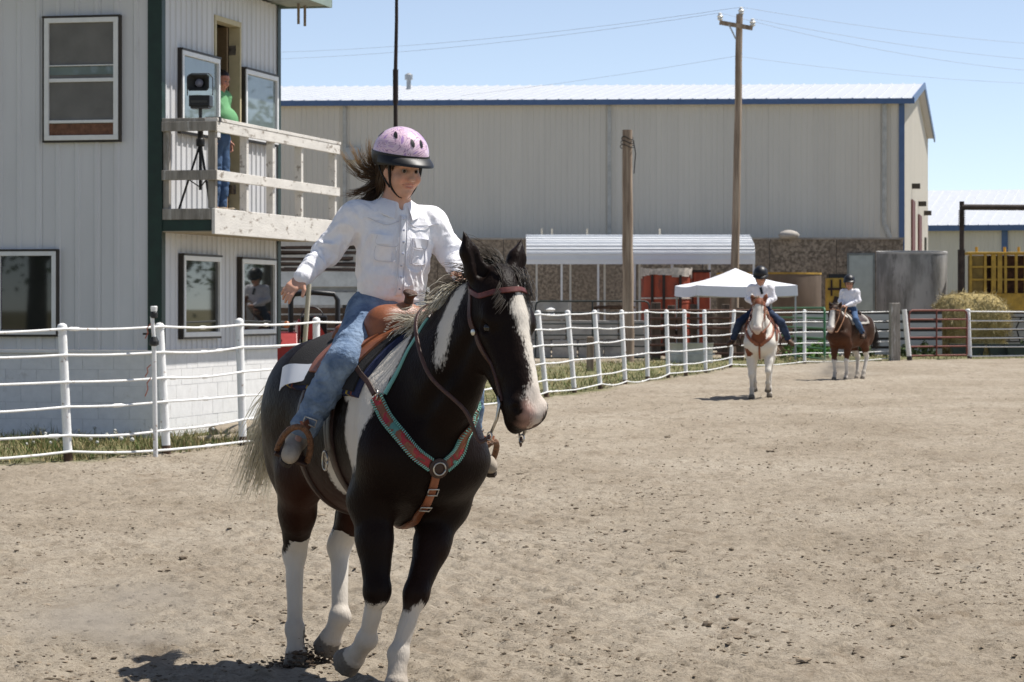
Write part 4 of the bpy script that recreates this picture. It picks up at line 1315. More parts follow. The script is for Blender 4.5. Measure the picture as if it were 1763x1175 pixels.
for s in range(4):
    R4 = Matrix.Rotation(s * math.pi / 2, 3, 'Z'); P, Q = np.zeros((3, 11, 3)), np.zeros((3, 11, 3))
    for i in range(3):
        for j in range(11):
            u = j / 10; p = R4 @ Vector((-hw + 2 * hw * u, -hw - .01 - .01 * i, 0)); z = ze - .05 * math.sin(math.pi * u) - .16 * i
            P[i, j] = (p.x, p.y, z); q = R4 @ Vector((-hw + 2 * hw * u, -hw + .002, 0)); Q[i, j] = (q.x, q.y, z)
    PC.part("valance", MB().slab(P, Q), M_CAN, None, 40)
for sx_ in (-1, 1):
    for sy_ in (-1, 1):
        PC.part("leg", MB().bx(sx_ * (hw - .04) - .025, sx_ * (hw - .04) + .025, sy_ * (hw - .04) - .025, sy_ * (hw - .04) + .025, 0, ze - .02), M_GALV)
        for e in ((1, 0), (0, 1)):
            PC.part("truss_bar", MB().bar((sx_ * (hw - .06), sy_ * (hw - .06), ze - .30), (sx_ * (hw - .06 - .75 * e[0]), sy_ * (hw - .06 - .75 * e[1]), ze - .62 + .3), .02, .03), M_WHITE)
# big tanks
def tank(lab, px, py_top, r_px, d, m, rim_m, tilt=0.0, name="concrete_tank"):
    p = at(px, py_top, d); R = r_px / 5000 * d; h = p[2]
    k = Kit(name, lab, "tank", (p[0], d + R, 0))
    k.o.rotation_euler = (tilt, 0, 0)
    k.part("shell", MB().lathe([(R, -.3), (R, h * .62), (R * 1.004, h * .63), (R * 1.004, h - .06), (R * .93, h - .06), (R * .93, .3)], 48, caps=False), m, None, 40)
    k.part("rim", MB().lathe([(R * 1.012, h - .07), (R * 1.012, h), (R * .92, h), (R * .92, h - .08)], 48, caps=False), rim_m, None, 40)
    return k
M_TCON = mat("stained_concrete", (.44, .435, .42), .9, col2=(.21, .21, .20), lo=.42, hi=.62, scale=1.5, stretch=(1, 1, .30), bump=.3, bscale=25, patch=(.06, .06, .058), pscale=1.8, plo=.56, phi=.70)
tank("tall stained grey concrete tank beside the annex's pale green door", 1577, 432, 61, 104, M_TCON, mat("pale_rim", (.40, .39, .37), .9, var=.2), R_(2.6))
M_TBRN = mat("rust_brown_tank", (.16, .12, .09), .85, var=.3, scale=1.2, stretch=(1, 1, .3), patch=(.20, .15, .11), pscale=1.6, plo=.58, phi=.72)
tank("wide dark brown tank with a yellow rim behind the canopy tent", 1332, 469, 91, 102, M_TBRN, mat("yellow_rim", (.42, .26, .05), .7, var=.3, scale=3), 0, "brown_tank")
# yellow steel panel
M_YEL = mat("yellow_machine_paint", (.50, .31, .05), .6, var=.22, scale=3, patch=(.20, .10, .03), pscale=4, plo=.6, phi=.7)
yb = at(1424, 0, 100)
k = Kit("yellow_box", "yellow steel box with dark brackets beside the brown tank", "box", (yb[0], 100, 0))
zt = at(0, 479, 100)[2]
k.part("body", MB().bx(0, .64, 0, .6, 0, zt), M_YEL, None, None, .02)
k.part("bracket", MB().bx(.02, .62, -.06, -.002, zt - .42, zt - .34).bx(.12, .18, -.07, -.002, zt - .62, zt - .06).bx(.42, .48, -.071, -.003, zt - .5, zt - .05), _MATS["dark_rust"])
k.part("latch", MB().bar((.22, -.05, zt - 1.1), (.36, -.05, zt - .65), .05, .22), _MATS["dark_rust"])
k.part("lid", MB().bx(.05, .66, .02, .6, zt + .002, zt + .14), M_BLK)
# pale plank bunk wall along the yard
def bunk(lab, pxa, pxb, d):
    a, b = at(pxa, 0, d), at(pxb, 0, d); L = b[0] - a[0]
    k = Kit("bunk_wall", lab, "wall", (a[0], d, 0))
    for i in range(5):
        k.part("plank", MB().bx(0, L, br.uniform(-.01, .01), .06, .08 + .285 * i, .08 + .285 * i + .20), mat("grey_bunk_plank", (.38, .38, .385), .75, col2=(.52, .515, .51), scale=3, stretch=(.2, 1, 1), var=.1))
        k.part("gap_shade", MB().bx(0, L, .061, .09, .08 + .285 * i + .16, .08 + .285 * i + .32), mat("gap_shade_dark", (.05, .045, .04), .9))  # near-black strip closing each plank gap, painted in place of its shade
    for j in range(int(L / 1.5) + 1):
        x = min(j * 1.5, L - .12); k.part("upright", MB().bx(x, x + .12, .091, .2, 0, 1.5), _MATS["dark_corral_wood"])
    return k
bunk("grey plank feed bunk wall behind the darker far rider", 1365, 1622, 96); bunk("grey plank feed bunk wall behind the hay feeder", 1690, 1850, 99)
# round hay bale
hb_c = at(1672, 0, 98)
k = Kit("hay_bale", "large shaggy round hay bale behind the red gate", "hay bale", (hb_c[0], 98, 0))
hf = Field(); hf.cone((-.45, 0, 1.30), (.45, 0, 1.28), .82, .84, .2); hf.ell((0, 0, .35), (1.1, .8, .5), None, .35)
M_HAY = mat("hay", (.48, .38, .18), .95, col2=(.28, .22, .09), scale=7, detail=8, bump=.9, bscale=28, spec=.1)
me, V = hf.mesh("bale_core", .06, lambda V, N: V + N * (.07 * fbm(V * 4, 3, 4))[:, None]); link("bale_core", me, k.o, M_HAY)
hr = np.random.default_rng(9); n = 5200
sel = hr.integers(0, len(V), n); B = V[sel] + hr.normal(0, .03, (n, 3)); d = hr.normal(0, 1, (n, 3)); d[:, 2] *= .7; d /= np.linalg.norm(d, axis=1)[:, None]
Ls = hr.uniform(.10, .34, n); drop = hr.uniform(.0, .2, n)
paths = np.stack([B + d * (Ls * t)[:, None] - A3(0, 0, 1) * (drop * t * t)[:, None] for t in np.linspace(0, 1, 4)], 1)
me, _ = strands("straw", None, paths, hr.uniform(.006, .013, n), k.o, None, taper=.6)
fattr(me, "tone", np.repeat(hr.uniform(0, 1, n), 12)); so = link("straw", me, k.o, hair_mat("straw_strand", (.15, .12, .045), (.40, .32, .14), (.62, .53, .30))); tag(so, kind='stuff')
# hay feeder ring behind it, troughs in front
fd_ = at(1730, 0, 98.5)
k = Kit("hay_feeder", "dark tubular hay feeder with slanted bars beside the bale", "feeder", (fd_[0], 98.5, 0))
k.part("top_rail", MB().tube([(-1.0, 0, 1.32), (1.3, 0, 1.32)], .03, 7), M_BLK, None, 60); k.part("lower_rail", MB().tube([(-1.0, .02, .5), (1.3, .02, .5)], .03, 7), M_BLK, None, 60)
for i in range(6):
    x = -.75 + .36 * i; k.part("slant_bar", MB().tube([(x + .22, -.02, 1.3), (x + .05, -.04, .95), (x + .18, -.02, .52)], .025, 6), M_BLK, None, 60)
for i in range(2): k.part("leg", MB().tube([(-.9 + 2 * i, .05, 0), (-.9 + 2 * i, .05, 1.3)], .035, 7), M_BLK, None, 60)
for i, (px, w, lab) in enumerate(((1640, .95, "dark low feed trough in front of the hay bale"), (1705, 1.1, "dark green low feed trough behind the white fence"), (1735, .5, "short green tub beside the low feed troughs"))):
    p = at(px, 0, 95.3 - .3 * i)
    k = Kit("feed_trough", lab, "trough", (p[0], p[1], 0), 0, "low troughs by the hay bale")
    k.part("tub", MB().prism([(0, .05), (w, .05), (w + .08, .42), (-.08, .42)], -.25, .25, 'y'), mat("dark_green_tub", (.035, .05, .042), .6, var=.2), None, None, .02)
    k.part("rim", MB().bx(-.10, w + .10, -.28, .28, .421, .45), _MATS["dark_green_tub"])
# overhead frame of rusty pipe wrapped in wire
fp = at(1656, 0, 101)
k = Kit("pipe_gantry", "dark rusty pipe gantry wrapped in wire above the yellow machine", "gantry", (fp[0], 101, 0))
zt = at(0, 357, 101)[2]; zm = at(0, 440, 101)[2]
M_GAN = mat("dark_rust_pipe", (.055, .04, .033), .8, var=.35, scale=4)
k.part("post", MB().tube([(0, 0, 0), (0, 0, zt + .2)], .085, 10).bx(-.13, .10, -.05, .10, 0, zm + .2), M_GAN, None, 40)
k.part("beam", MB().tube([(0, 0, zt), (4.6, 0, zt - .03)], .105, 10), M_GAN, None, 60)
k.part("wire_coil", MB().tube([(.12 * math.cos(t * 6.28 * 9), .12 * math.sin(t * 6.28 * 9), zm + 1.0 + (zt - zm - 1.1) * t) for t in np.linspace(0, 1, 130)], .012, 4), M_BRONZE)
k.part("post", MB().tube([(4.5, 0, 0), (4.5, 0, zt)], .085, 10), M_GAN, None, 40)
k.part("white_pail", MB().lathe([(.10, 1.15), (.13, 1.5), (.12, 1.5)], 12, (.12, -.2, 0)), M_WHITE, None, 40)
# yellow machine with caged sides
ym = at(1669, 0, 103)
k = Kit("yellow_machine", "yellow caged machine housing with rusty panels behind the hay bale", "machine", (ym[0], 103, 0))
zt = at(0, 438, 103)[2]; zb = at(0, 505, 103)[2]
k.part("chassis", MB().bx(0, 3.4, .05, 1.8, .9, zb), M_YEL, None, None, .03)
k.part("back_panel", MB().bx(.0, 3.4, .3, .36, zb, zt - .05), mat("rust_mesh", (.10, .05, .03), .85, var=.5, scale=5))
k.part("side_panel", MB().bx(0, .50, .04, .30, zb + .002, zt - .06), mat("ochre_panel", (.24, .16, .04), .7, var=.25, scale=4))
for x in (0, .52, .78, 1.0, 1.24, 1.62, 1.95, 2.3, 2.7, 3.3): k.part("upright", MB().bx(x, x + (.09 if x not in (.78, 1.0) else .16), -.02, .1, zb + .001, zt), M_YEL)
for z in (zb + .45, zb + .9): k.part("cross_bar", MB().bx(.0, 3.4, -.012, .04, z, z + .06), M_YEL)
k.part("roof", MB().bx(-.08, 3.5, -.06, 1.9, zt + .002, zt + .08), M_YEL, None, None, .02)
for x in (.3, 1.3, 1.8): k.part("roof_pipe", MB().lathe([(.05, zt + .08), (.05, zt + .26)], 8, (x, .3, 0)), M_YEL)
for x in (1.65, 2.9): k.part("wheel", MB().lathe([(.30, -.18), (.52, -.15), (.55, 0), (.52, .15), (.30, .18)], 24, (x, .1, .55), Matrix.Rotation(R_(90), 3, 'X')), mat("black_rubber", (.022, .021, .02), .85), None, 40)

# ------------------------------------------------------------------ between booth and girl: tractor, flatbed, lumber
tp_ = at(540, 0, 50)
TK = Kit("tractor", "red tractor with black roll bar parked behind the fence by booth", "tractor", (tp_[0], 50.0, 0), R_(6))
M_TR = mat("tractor_red", (.34, .020, .018), .4, var=.15, scale=5, spec=.5)
TK.part("chassis", MB().bx(-.28, .28, -.3, 1.9, .35, .95), M_BLK, None, None, .03)
for s in (-1, 1):
    w_ = TK.part("wheel", MB().lathe([(.20, -.16), (.50, -.16), (.56, -.10), (.56, .10), (.50, .16), (.20, .16)], 28, (s * .52, 0, .56), Matrix.Rotation(R_(90), 3, 'Y')), mat("black_rubber", (.022, .021, .02), .85), None, 40)
    TK.part("rim", MB().lathe([(.05, -.17), (.22, -.165), (.22, .165), (.05, .17)], 18, (s * .52, 0, .56), Matrix.Rotation(R_(90), 3, 'Y')), M_TR, w_, 40)
    TK.part("fender", MB().prism([(-.62, .62), (-.62, .98), (-.40, 1.20), (.45, 1.20), (.45, 1.15), (-.36, 1.14), (-.55, .95), (-.55, .62)], s * .50 - .2, s * .50 + .2, 'x'), M_TR, None, None, .01)
    TK.part("tail_lamp", MB().lathe([(.06, 0), (.06, .05), (.04, .07)], 14, (s * .48, -.50, 1.33), Matrix.Rotation(R_(90), 3, 'X')), mat("amber_lens", (.50, .14, .03), .3), None, 40)
    TK.part("roll_bar", MB().tube([(s * .40, -.25, .8), (s * .40, -.28, 1.75), (s * .34, -.28, 1.85), (0, -.28, 1.88)], .045, 8), M_BLK, None, 50)
    w2 = TK.part("wheel", MB().lathe([(.12, -.10), (.30, -.10), (.34, -.06), (.34, .06), (.30, .10), (.12, .10)], 24, (s * .48, 1.6, .34), Matrix.Rotation(R_(90), 3, 'Y')), _MATS["black_rubber"], None, 40)
TK.part("hood", MB().prism([(.6, .95), (1.95, .95), (1.95, 1.25), (1.8, 1.36), (.6, 1.42)], -.26, .26, 'x'), M_TR, None, None, .03)
TK.part("seat", MB().prism([(-.1, 1.0), (.4, 1.0), (.4, 1.09), (.02, 1.09), (-.06, 1.48), (-.15, 1.48)], -.23, .23, 'x'), M_BLK, None, None, .03)
TK.part("steering_wheel", MB().tube([(.19 * math.cos(t), .62 + .06 * math.sin(t), 1.45 + .18 * math.sin(t)) for t in np.linspace(0, 6.28, 20)], .014, 6), M_BLK, None, 60)
TK.part("slow_vehicle_sign", MB().prism([(-.22, 1.08), (.22, 1.08), (0, 1.48)], -.47, -.45, 'y').prism([(-.36, .98), (-.20, .98), (-.30, 1.02)], -.46, -.45, 'y'), mat("warning_red", (.52, .035, .028), .5))
TK.part("hitch", MB().bx(-.4, .4, -.75, -.55, .45, .52).bx(-.3, -.24, -.75, -.3, .5, .56).bx(.24, .30, -.75, -.3, .5, .56).bx(-.05, .05, -.72, -.3, .55, .95), M_BLK)
fb = at(485, 0, 60)
FB = Kit("flatbed_trailer", "white flatbed trailer with slatted side behind the red tractor", "trailer", (fb[0] - .4, 60, 0))
FB.part("deck", MB().bx(0, 3.4, 0, 2.0, 1.95, 2.05), mat("grey_deck", (.30, .30, .30), .8))
FB.part("chassis", MB().bx(0, 3.4, .3, 1.7, .62, .80), mat("grey_steel_chassis", (.12, .12, .12), .7))
for x in (.05, 1.65, 3.25):
    for y in (.1, 1.8): FB.part("stake", MB().bx(x, x + .1, y, y + .1, .62, 1.949), _MATS["grey_steel_chassis"])
FB.part("side_beam", MB().bx(0, 3.4, -.06, -.002, 2.06, 2.36), mat("white_painted_steel", (.62, .63, .64), .5))
FB.part("side_panel", MB().bx(0, 2.0, -.05, -.003, 1.68, 1.94), _MATS["white_painted_steel"])
for i in range(4): FB.part("slat", MB().bx(0, 3.4, -.03, .02, 1.05 + .15 * i, 1.05 + .15 * i + .12), mat("brown_slat", (.10, .065, .045), .85, var=.35, scale=4))
for x in (.6, 2.8): FB.part("wheel", MB().lathe([(.2, -.12), (.42, -.12), (.45, 0), (.42, .12), (.2, .12)], 22, (x, .3, .45), Matrix.Rotation(R_(90), 3, 'X')), _MATS["black_rubber"], None, 40)
LMB = Kit("lumber_stack", "stack of dark rough planks lying on the flatbed trailer", "lumber", (fb[0] - .3, 60.4, 2.36))
for i in range(5):
    for j in range(3):
        LMB.part("plank", MB().box((1.0 + br.uniform(-.25, .25), .3 * j, .06 + i * .11 + (.02 if i > 2 else 0)), (1.9 + br.uniform(-.3, .3), .26, .055), br.uniform(-.04, .04), br.uniform(-.03, .03)), mat("dark_lumber", (.045, .030, .024), .9, col2=(.13, .09, .07), scale=5, stretch=(.2, 1, 1)))
ob = at(498, 0, 42)
k = Kit("olive_drum", "small olive drum beside the booth's far corner", "drum", (ob[0], 42, 0))
k.part("shell", MB().lathe([(.20, 0), (.21, .02), (.21, .24), (.22, .26), (.21, .28), (.21, .52), (.17, .60), (.03, .62)], 18), mat("olive_paint", (.10, .12, .08), .6, var=.15), None, 40)
k.part("hose", MB().tube([(-.2, -.1, .45), (-.3, -.12, .25), (-.22, -.1, .05), (-.1, -.2, .03)], .02, 6), mat("teal_hose", (.10, .28, .24), .5), None, 60)
# weeds along the yard wall
wr_ = np.random.default_rng(12)
for i, (px, d, s, lab) in enumerate(((1480, 95.2, .9, "leafy weed clump behind the darker far rider's saddle"), (1590, 95.2, .8, "leafy weed clump seen through the red gate"), (1560, 95.2, .7, "leafy weed clump beside the leaning white post"), (1375, 92, 1.1, "bright green weed clump behind the green gate"), (1410, 92, 1.0, "green weed clump left of the darker far horse"), (1760, 96.5, .7, "leafy weed at the end of the feed troughs"))):
    p = at(px, 0, d); k = Kit("weed_clump", lab, "plant", (p[0], d, 0), 0, "weeds in the yard")
    n = 240; a = wr_.uniform(0, 6.28, n); rr2 = wr_.uniform(0, .38, n) ** .8 * s; h = wr_.uniform(.03, .75, n) * s * (1 - rr2 / (.6 * s))
    c = np.stack([rr2 * np.cos(a) * 1.3, rr2 * np.sin(a) * .7, np.abs(h)], 1); dr_ = wr_.normal(0, 1, (n, 3)); dr_ /= np.linalg.norm(dr_, axis=1)[:, None]; sd = np.cross(dr_, wr_.normal(0, 1, (n, 3))); sd /= np.linalg.norm(sd, axis=1)[:, None]
    L_ = wr_.uniform(.05, .12, n)[:, None]
    V = np.stack([c - dr_ * L_, c + sd * L_ * .4, c + dr_ * L_, c - sd * L_ * .4], 1)
    me = fast_mesh("leaves", V.reshape(-1, 3), np.arange(n * 4).reshape(-1, 4)); col = (A3(.10, .22, .04) if px in (1375, 1410) else A3(.09, .12, .05)) * wr_.uniform(.6, 1.4, n)[:, None]
    cattr(me, "tone", np.repeat(col, 4, 0)); tag(link("leaves", me, k.o, M_GRASS), kind='stuff')
    mb = MB()
    for j in range(5): mb.tube([(0, 0, 0), (.12 * math.cos(j * 1.3), .1 * math.sin(j * 1.3), .5 * s)], .008, 4)
    k.part("stem", mb, mat("weed_stem", (.09, .11, .04), .8))
# ================================================================== horses (bodies grown as one skin, legs posed joint by joint)
class HeadFrame:
    """a = down the face, b = out of the face, c = to the horse's left"""
    def __init__(s, poll, yaw, pitch, size=1.0):
        M = rotm(yaw, pitch)            # pitch: how far the face points down
        s.o, s.A, s.B, s.C, s.k = np.asarray(poll, float), M[:, 0], M[:, 2], M[:, 1], size
        s.X = np.stack([s.A, s.B, s.C], 1)
    def __call__(s, a, b, c=0.0):
        return s.o + (s.A * a + s.B * b + s.C * c * 1.16) * s.k
    def inv(s, P):
        return (P - s.o) @ s.X / s.k / A3(1, 1, 1.16)

def horse_field(J):
    f = Field()
    side = (0, 1, 0)
    # trunk
    f.cone((0.36, 0, 1.09), (-0.10, 0, 1.085), .335, .345, .1, side, .80)
    f.cone((-0.10, 0, 1.085), (-0.42, 0, 1.14), .345, .29, .1, side, .83)
    f.cone((-0.42, 0, 1.155), (-0.62, 0, 1.165), .285, .235, .12, side, .95)
    f.cone((0.34, 0, 1.36), (0.02, 0, 1.34), .075, .07, .14)
    f.cone((0.0, 0, 1.33), (-0.45, 0, 1.37), .08, .09, .12)
    for s in (-1, 1):
        f.ell((-.50, s * .135, 1.19), (.30, .165, .245), k=.10)
        f.ell((-.60, s * .14, 1.02), (.19, .125, .26), k=.08)
        f.cone((.28, s * .11, 1.31), (.60, s * .150, 1.0), .10, .115, .10)
        f.ell((.64, s * .085, .97), (.115, .105, .14), k=.07)
        f.cone((.60, s * .155, .99), J['fl' if s > 0 else 'fr'][0], .11, .10, .08)
    f.ell((.50, 0, 1.04), (.235, .205, .26), k=.1)
    f.cone((.56, 0, .92), (.40, 0, .80), .12, .10, .08)
    # grooves between the muscles
    f.cone((.81, 0, .90), (.72, 0, .80), .006, .008, .05, op='-')
    for s in (-1, 1):
        f.cone((.40, s * .285, 1.30), (.47, s * .30, .95), .012, .016, .07, op='-')
    # neck
    n0, n1, n2 = J['neck']
    f.cone((.42, 0, 1.20), n0, .265, .22, .12, side, .62)
    f.cone(n0, n1, .225, .165, .1, side, .62)
    f.cone(n1, n2, .165, .115, .08, side, .62)
    crest = lambda p, d: np.asarray(p) + A3(-.10, 0, .13) * d
    f.cone(crest(n0, 1.25), crest(n1, .95), .05, .045, .1)
    f.cone(crest(n1, .95), crest(n2, .6), .045, .04, .08)
    for s in (-1, 1):
        f.cone(n0 + A3(.10, s * .135, -.16), np.asarray(n2) + A3(.06, s * .075, -.10), .016, .012, .06, op='-')
    # legs
    for key in ('fl', 'fr'):
        e, kn, ft, hf, hd = [np.asarray(x, float) for x in J[key]]
        mid = e + (kn - e) * .45
        f.cone(e, mid, .105, .075, .06, side, .82); f.cone(mid, kn, .075, .048, .05)
        f.ell(kn, (.052, .050, .062), k=.03)
        f.cone(kn, ft, .040, .031, .03)
        bk = A3(-.022, 0, 0)
        f.cone(kn + bk + (ft - kn) * .2, ft + bk * .8, .016, .020, .025)
        f.cone(ft, ft + A3(-.004, 0, .0), .042, .042, .02)
        f.cone(ft, hf, .036, .043, .025)
        hd = _unit(hd)
        f.hoof(hf - hd * .012, hf + hd * .075, .046, .066, .012)
    for key in ('hl', 'hr'):
        st, hk, ft, hf, hd = [np.asarray(x, float) for x in J[key]]
        s = 1 if key == 'hl' else -1
        hip = A3(-.52, s * .15, 1.14)
        f.cone(hip, st, .19, .135, .08, side, .72)
        f.cone(A3(-.66, s * .13, 1.0), st + (hk - st) * .35 + A3(-.05, 0, 0), .11, .07, .08, side, .8)
        g = st + (hk - st) * .5
        f.cone(st, g, .12, .082, .07, side, .8); f.cone(g, hk, .078, .048, .05)
        f.ell(hk + A3(-.012, 0, .005), (.062, .042, .068), k=.03)
        f.cone(hk + A3(-.05, 0, .035), hk + A3(-.075, 0, .13) + (st - hk) * .08, .022, .016, .04)
        f.cone(hk, ft, .043, .033, .03)
        f.cone(hk + A3(-.03, 0, -.03), ft + A3(-.02, 0, 0), .018, .020, .025)
        f.cone(ft, ft + A3(-.004, 0, 0), .044, .044, .02)
        f.cone(ft, hf, .037, .043, .025)
        hd = _unit(hd)
        f.hoof(hf - hd * .012, hf + hd * .075, .045, .062, .012)
    # dock of the tail
    f.cone((-.72, 0, 1.34), (-.86, 0, 1.27), .05, .035, .06)
    # head
    H = HeadFrame(*J['head'])
    X = H.X
    def he(c, r, X, k=.03, op='+'):
        f.ell(c, np.asarray(r) * A3(1.04, 1.08, 1.2), X, k, op)
    def hc(a, b, ra, rb, k=.03, side=None, sq=1.0, op='+'):
        f.cone(a, b, ra * 1.1, rb * 1.1, k, side, sq, op)
    f.cone(np.asarray(n2), H(.06, -.12), .115, .095, .06, side, .7)
    he(H(.10, -.075), (.14, .085, .088), X, .04)
    hc(H(.06, -.09), H(.49, -.075), .098, .064, .04, H.C, .98)
    hc(H(.10, -.028), H(.47, -.030), .050, .036, .04)
    hc(H(.02, -.06), H(.17, -.035), .07, .055, .04)
    for s in (-1, 1):
        he(H(.20, -.165, s * .048), (.125, .115, .040), X, .035)
        hc(H(.24, -.20, s * .03), H(.50, -.125, s * .016), .035, .030, .035)
        hc(H(.21, -.085, s * .080), H(.40, -.085, s * .050), .017, .010, .035)      # facial crest
        he(H(.165, -.048, s * .078), (.05, .030, .026), X, .028)                       # brow
        he(H(.205, -.070, s * .098), (.024, .019, .016), X, .008, '-')                 # eye socket
        he(H(.545, -.040, s * .044), (.040, .030, .026), X, .02)                       # nostril wing
        he(H(.562, -.036, s * .060), (.021, .012, .016), X, .008, '-')
        # ear
        hc(H(.03, -.085, s * .055), H(-.045, -.08, s * .078), .034, .040, .03)
        hc(H(-.045, -.08, s * .078), H(-.115, -.065, s * .102), .040, .034, .02)
        hc(H(-.115, -.065, s * .102), H(-.190, -.040, s * .122), .033, .005, .02)
        hc(H(-.02, -.036, s * .086), H(-.16, -.020, s * .118), .026, .007, .012, op='-')
    he(H(.535, -.085), (.072, .068, .058), X, .04)
    he(H(.575, -.075), (.042, .055, .052), X, .03)
    he(H(.565, -.145), (.045, .032, .036), X, .025)
    hc(H(.60, -.122, -.05), H(.50, -.118, -.062), .008, .004, .008, op='-')
    hc(H(.60, -.122, .05), H(.50, -.118, .062), .008, .004, .008, op='-')
    return f, H

def coat_mat(name, dark, dark2, white, gloss=.45):
    if name in _MATS: return _MATS[name]
    m = bpy.data.materials.new(name); m.use_nodes = True
    N, L = m.node_tree.nodes, m.node_tree.links
    bs = N["Principled BSDF"]
    bs.inputs["Specular IOR Level"].default_value = .07
    bs.inputs["Roughness"].default_value = gloss
    bs.inputs["Sheen Weight"].default_value = .0
    def at_(n):
        a = N.new("ShaderNodeAttribute"); a.attribute_name = n; return a.outputs["Fac"]
    tc = N.new("ShaderNodeTexCoord")
    n1 = N.new("ShaderNodeTexNoise"); n1.inputs["Scale"].default_value = 130; n1.inputs["Detail"].default_value = 4
    n2 = N.new("ShaderNodeTexNoise"); n2.inputs["Scale"].default_value = 5; n2.inputs["Detail"].default_value = 5
    mpn = N.new("ShaderNodeMapping"); mpn.inputs["Scale"].default_value = (1, 1, .35)
    L.new(tc.outputs["Object"], mpn.inputs["Vector"])
    L.new(mpn.outputs[0], n1.inputs["Vector"]); L.new(tc.outputs["Object"], n2.inputs["Vector"])
    def mix(fac, a, b):
        x = N.new("ShaderNodeMix"); x.data_type = 'RGBA'
        for sck, v in (("Factor", fac), ("A", a), ("B", b)):
            if isinstance(v, tuple): x.inputs[sck].default_value = (*v, 1)
            else: L.new(v, x.inputs[sck])
        return x.outputs["Result"]
    def mth(op, a, b):
        x = N.new("ShaderNodeMath"); x.operation = op
        for i, v in enumerate((a, b)):
            if isinstance(v, (int, float)): x.inputs[i].default_value = v
            else: L.new(v, x.inputs[i])
        return x.outputs[0]
    base = mix(n2.outputs["Fac"], dark, dark2)
    base = mix(at_("warm"), base, tuple(min(1, c * k) for c, k in zip(dark2, (3.4, 2.2, 1.7))))
    w = mth('ADD', at_("white"), mth('MULTIPLY', mth('SUBTRACT', n1.outputs["Fac"], .5), .05))
    mr = N.new("ShaderNodeMapRange"); mr.inputs["From Min"].default_value = -.006; mr.inputs["From Max"].default_value = .010
    L.new(w, mr.inputs["Value"])
    wcol = mix(n2.outputs["Fac"], white, tuple(c * k for c, k in zip(white, (.80, .77, .72))))
    c = mix(mr.outputs[0], base, wcol)
    c = mix(at_("pink"), c, (.42, .26, .215))
    dirt = mth('MULTIPLY', at_("dirt"), mth('MULTIPLY', n2.outputs["Fac"], 1.5))
    c = mix(dirt, c, (.30, .24, .18))
    hoofn = mix(n1.outputs["Fac"], (.10, .085, .07), (.22, .19, .155))
    c = mix(at_("horn"), c, hoofn)
    L.new(c, bs.inputs["Base Color"])
    bp = N.new("ShaderNodeBump"); bp.inputs["Strength"].default_value = .5; bp.inputs["Distance"].default_value = .006
    L.new(n1.outputs["Fac"], bp.inputs["Height"]); L.new(bp.outputs[0], bs.inputs["Normal"])
    _MATS[name] = m
    return m

def sph(P, c, r):            # positive inside an ellipsoid patch, in metres roughly
    q = (P - np.asarray(c, float)) / np.asarray(r, float)
    return (1 - np.sqrt((q * q).sum(1))) * min(r)

def horse(name, label, loc, phi, roll, J, coat, cm, vox, group):
    """loc: ground point under the trunk; phi: heading, degrees to the picture's right of straight towards the camera"""
    o = thing(name, label, 'horse', (loc[0], loc[1], 0), 0, group)
    ph, rl = R_(phi), R_(roll)
    h = Vector((math.sin(ph), -math.cos(ph), 0)); l0 = Vector((math.cos(ph), math.sin(ph), 0)); z = Vector((0, 0, 1))
    l = l0 * math.cos(rl) - z * math.sin(rl); u = z * math.cos(rl) + l0 * math.sin(rl)
    M = Matrix((h, l, u)).transposed().to_4x4()
    sc = J.get('scale', 1.0)
    o.matrix_world = Matrix.Translation((loc[0], loc[1], 0)) @ M @ Matrix.Scale(sc, 4)
    f, H = horse_field(J)
    def post(V, N):
        d = .0045 * fbm(V * A3(7, 7, 5), 2, 3) + .0016 * fbm(V * 26, 2, 5)
        return V + N * d[:, None]
    me, V = f.mesh("body", vox, post)
    a = coat(V, H, J)
    for k in ('white', 'warm', 'pink', 'dirt', 'horn'):
        fattr(me, k, np.clip(a[k], -.3, 1) if k == 'white' else np.clip(a[k], 0, 1))
    body = link("body", me, o, cm)
    eye_m = mat("horse_eye", (.012, .008, .006), .08, var=.3, spec=.6, rvar=0)
    for s in (-1, 1):
        mb = MB()
        ax = Matrix(H.X.tolist())
        mb.lathe([(.0005, -.021), (.012, -.0175), (.019, -.009), (.021, 0), (.019, .009), (.012, .0175), (.0005, .021)], 14, H(.205, -.070, s * .082), ax)
        mb.build("eye", eye_m, o, 0)
    return o, f, H

def hooves_of(J):
    out = []
    for k in ('fl', 'fr', 'hl', 'hr'):
        ft, hf, hd = [np.asarray(x, float) for x in J[k][2:5]]
        out.append((k, ft, hf, _unit(hd)))
    return out

def coat_common(V, J):
    """hoof horn and dust near the ground"""
    horn = np.zeros(len(V)); dirt = np.zeros(len(V))
    for k, ft, hf, hd in hooves_of(J):
        t = (V - hf) @ hd
        near = np.linalg.norm(V - hf, axis=1) < .125
        horn = np.maximum(horn, np.where(near & (t > .008), 1.0, 0.0))
        dirt = np.maximum(dirt, np.clip(1 - np.linalg.norm(V - hf, axis=1) / .34, 0, 1) * .75)
    return horn, dirt

# ---- the bay pinto ridden past the camera
JA = dict(
    neck=((.66, .03, 1.33), (.85, .07, 1.52), (.965, .105, 1.65)),
    head=((1.0, .13, 1.755), R_(13), R_(64), 1.03),
    fr=((.46, -.165, .80), (.57, -.15, .435), (.46, -.135, .225), (.385, -.155, .145), (-.75, -.18, -.45)),
    fl=((.46, .165, .80), (.61, .005, .435), (.62, -.055, .185), (.655, -.07, .075), (.25, -.05, -.95)),
    hr=((-.40, -.17, .86), (-.63, -.085, .50), (-.56, -.08, .165), (-.525, -.078, .07), (.25, 0, -.95)),
    hl=((-.36, .16, .86), (-.56, .10, .545), (-.44, .085, .24), (-.48, .065, .145), (-.55, -.1, -.72)),
)

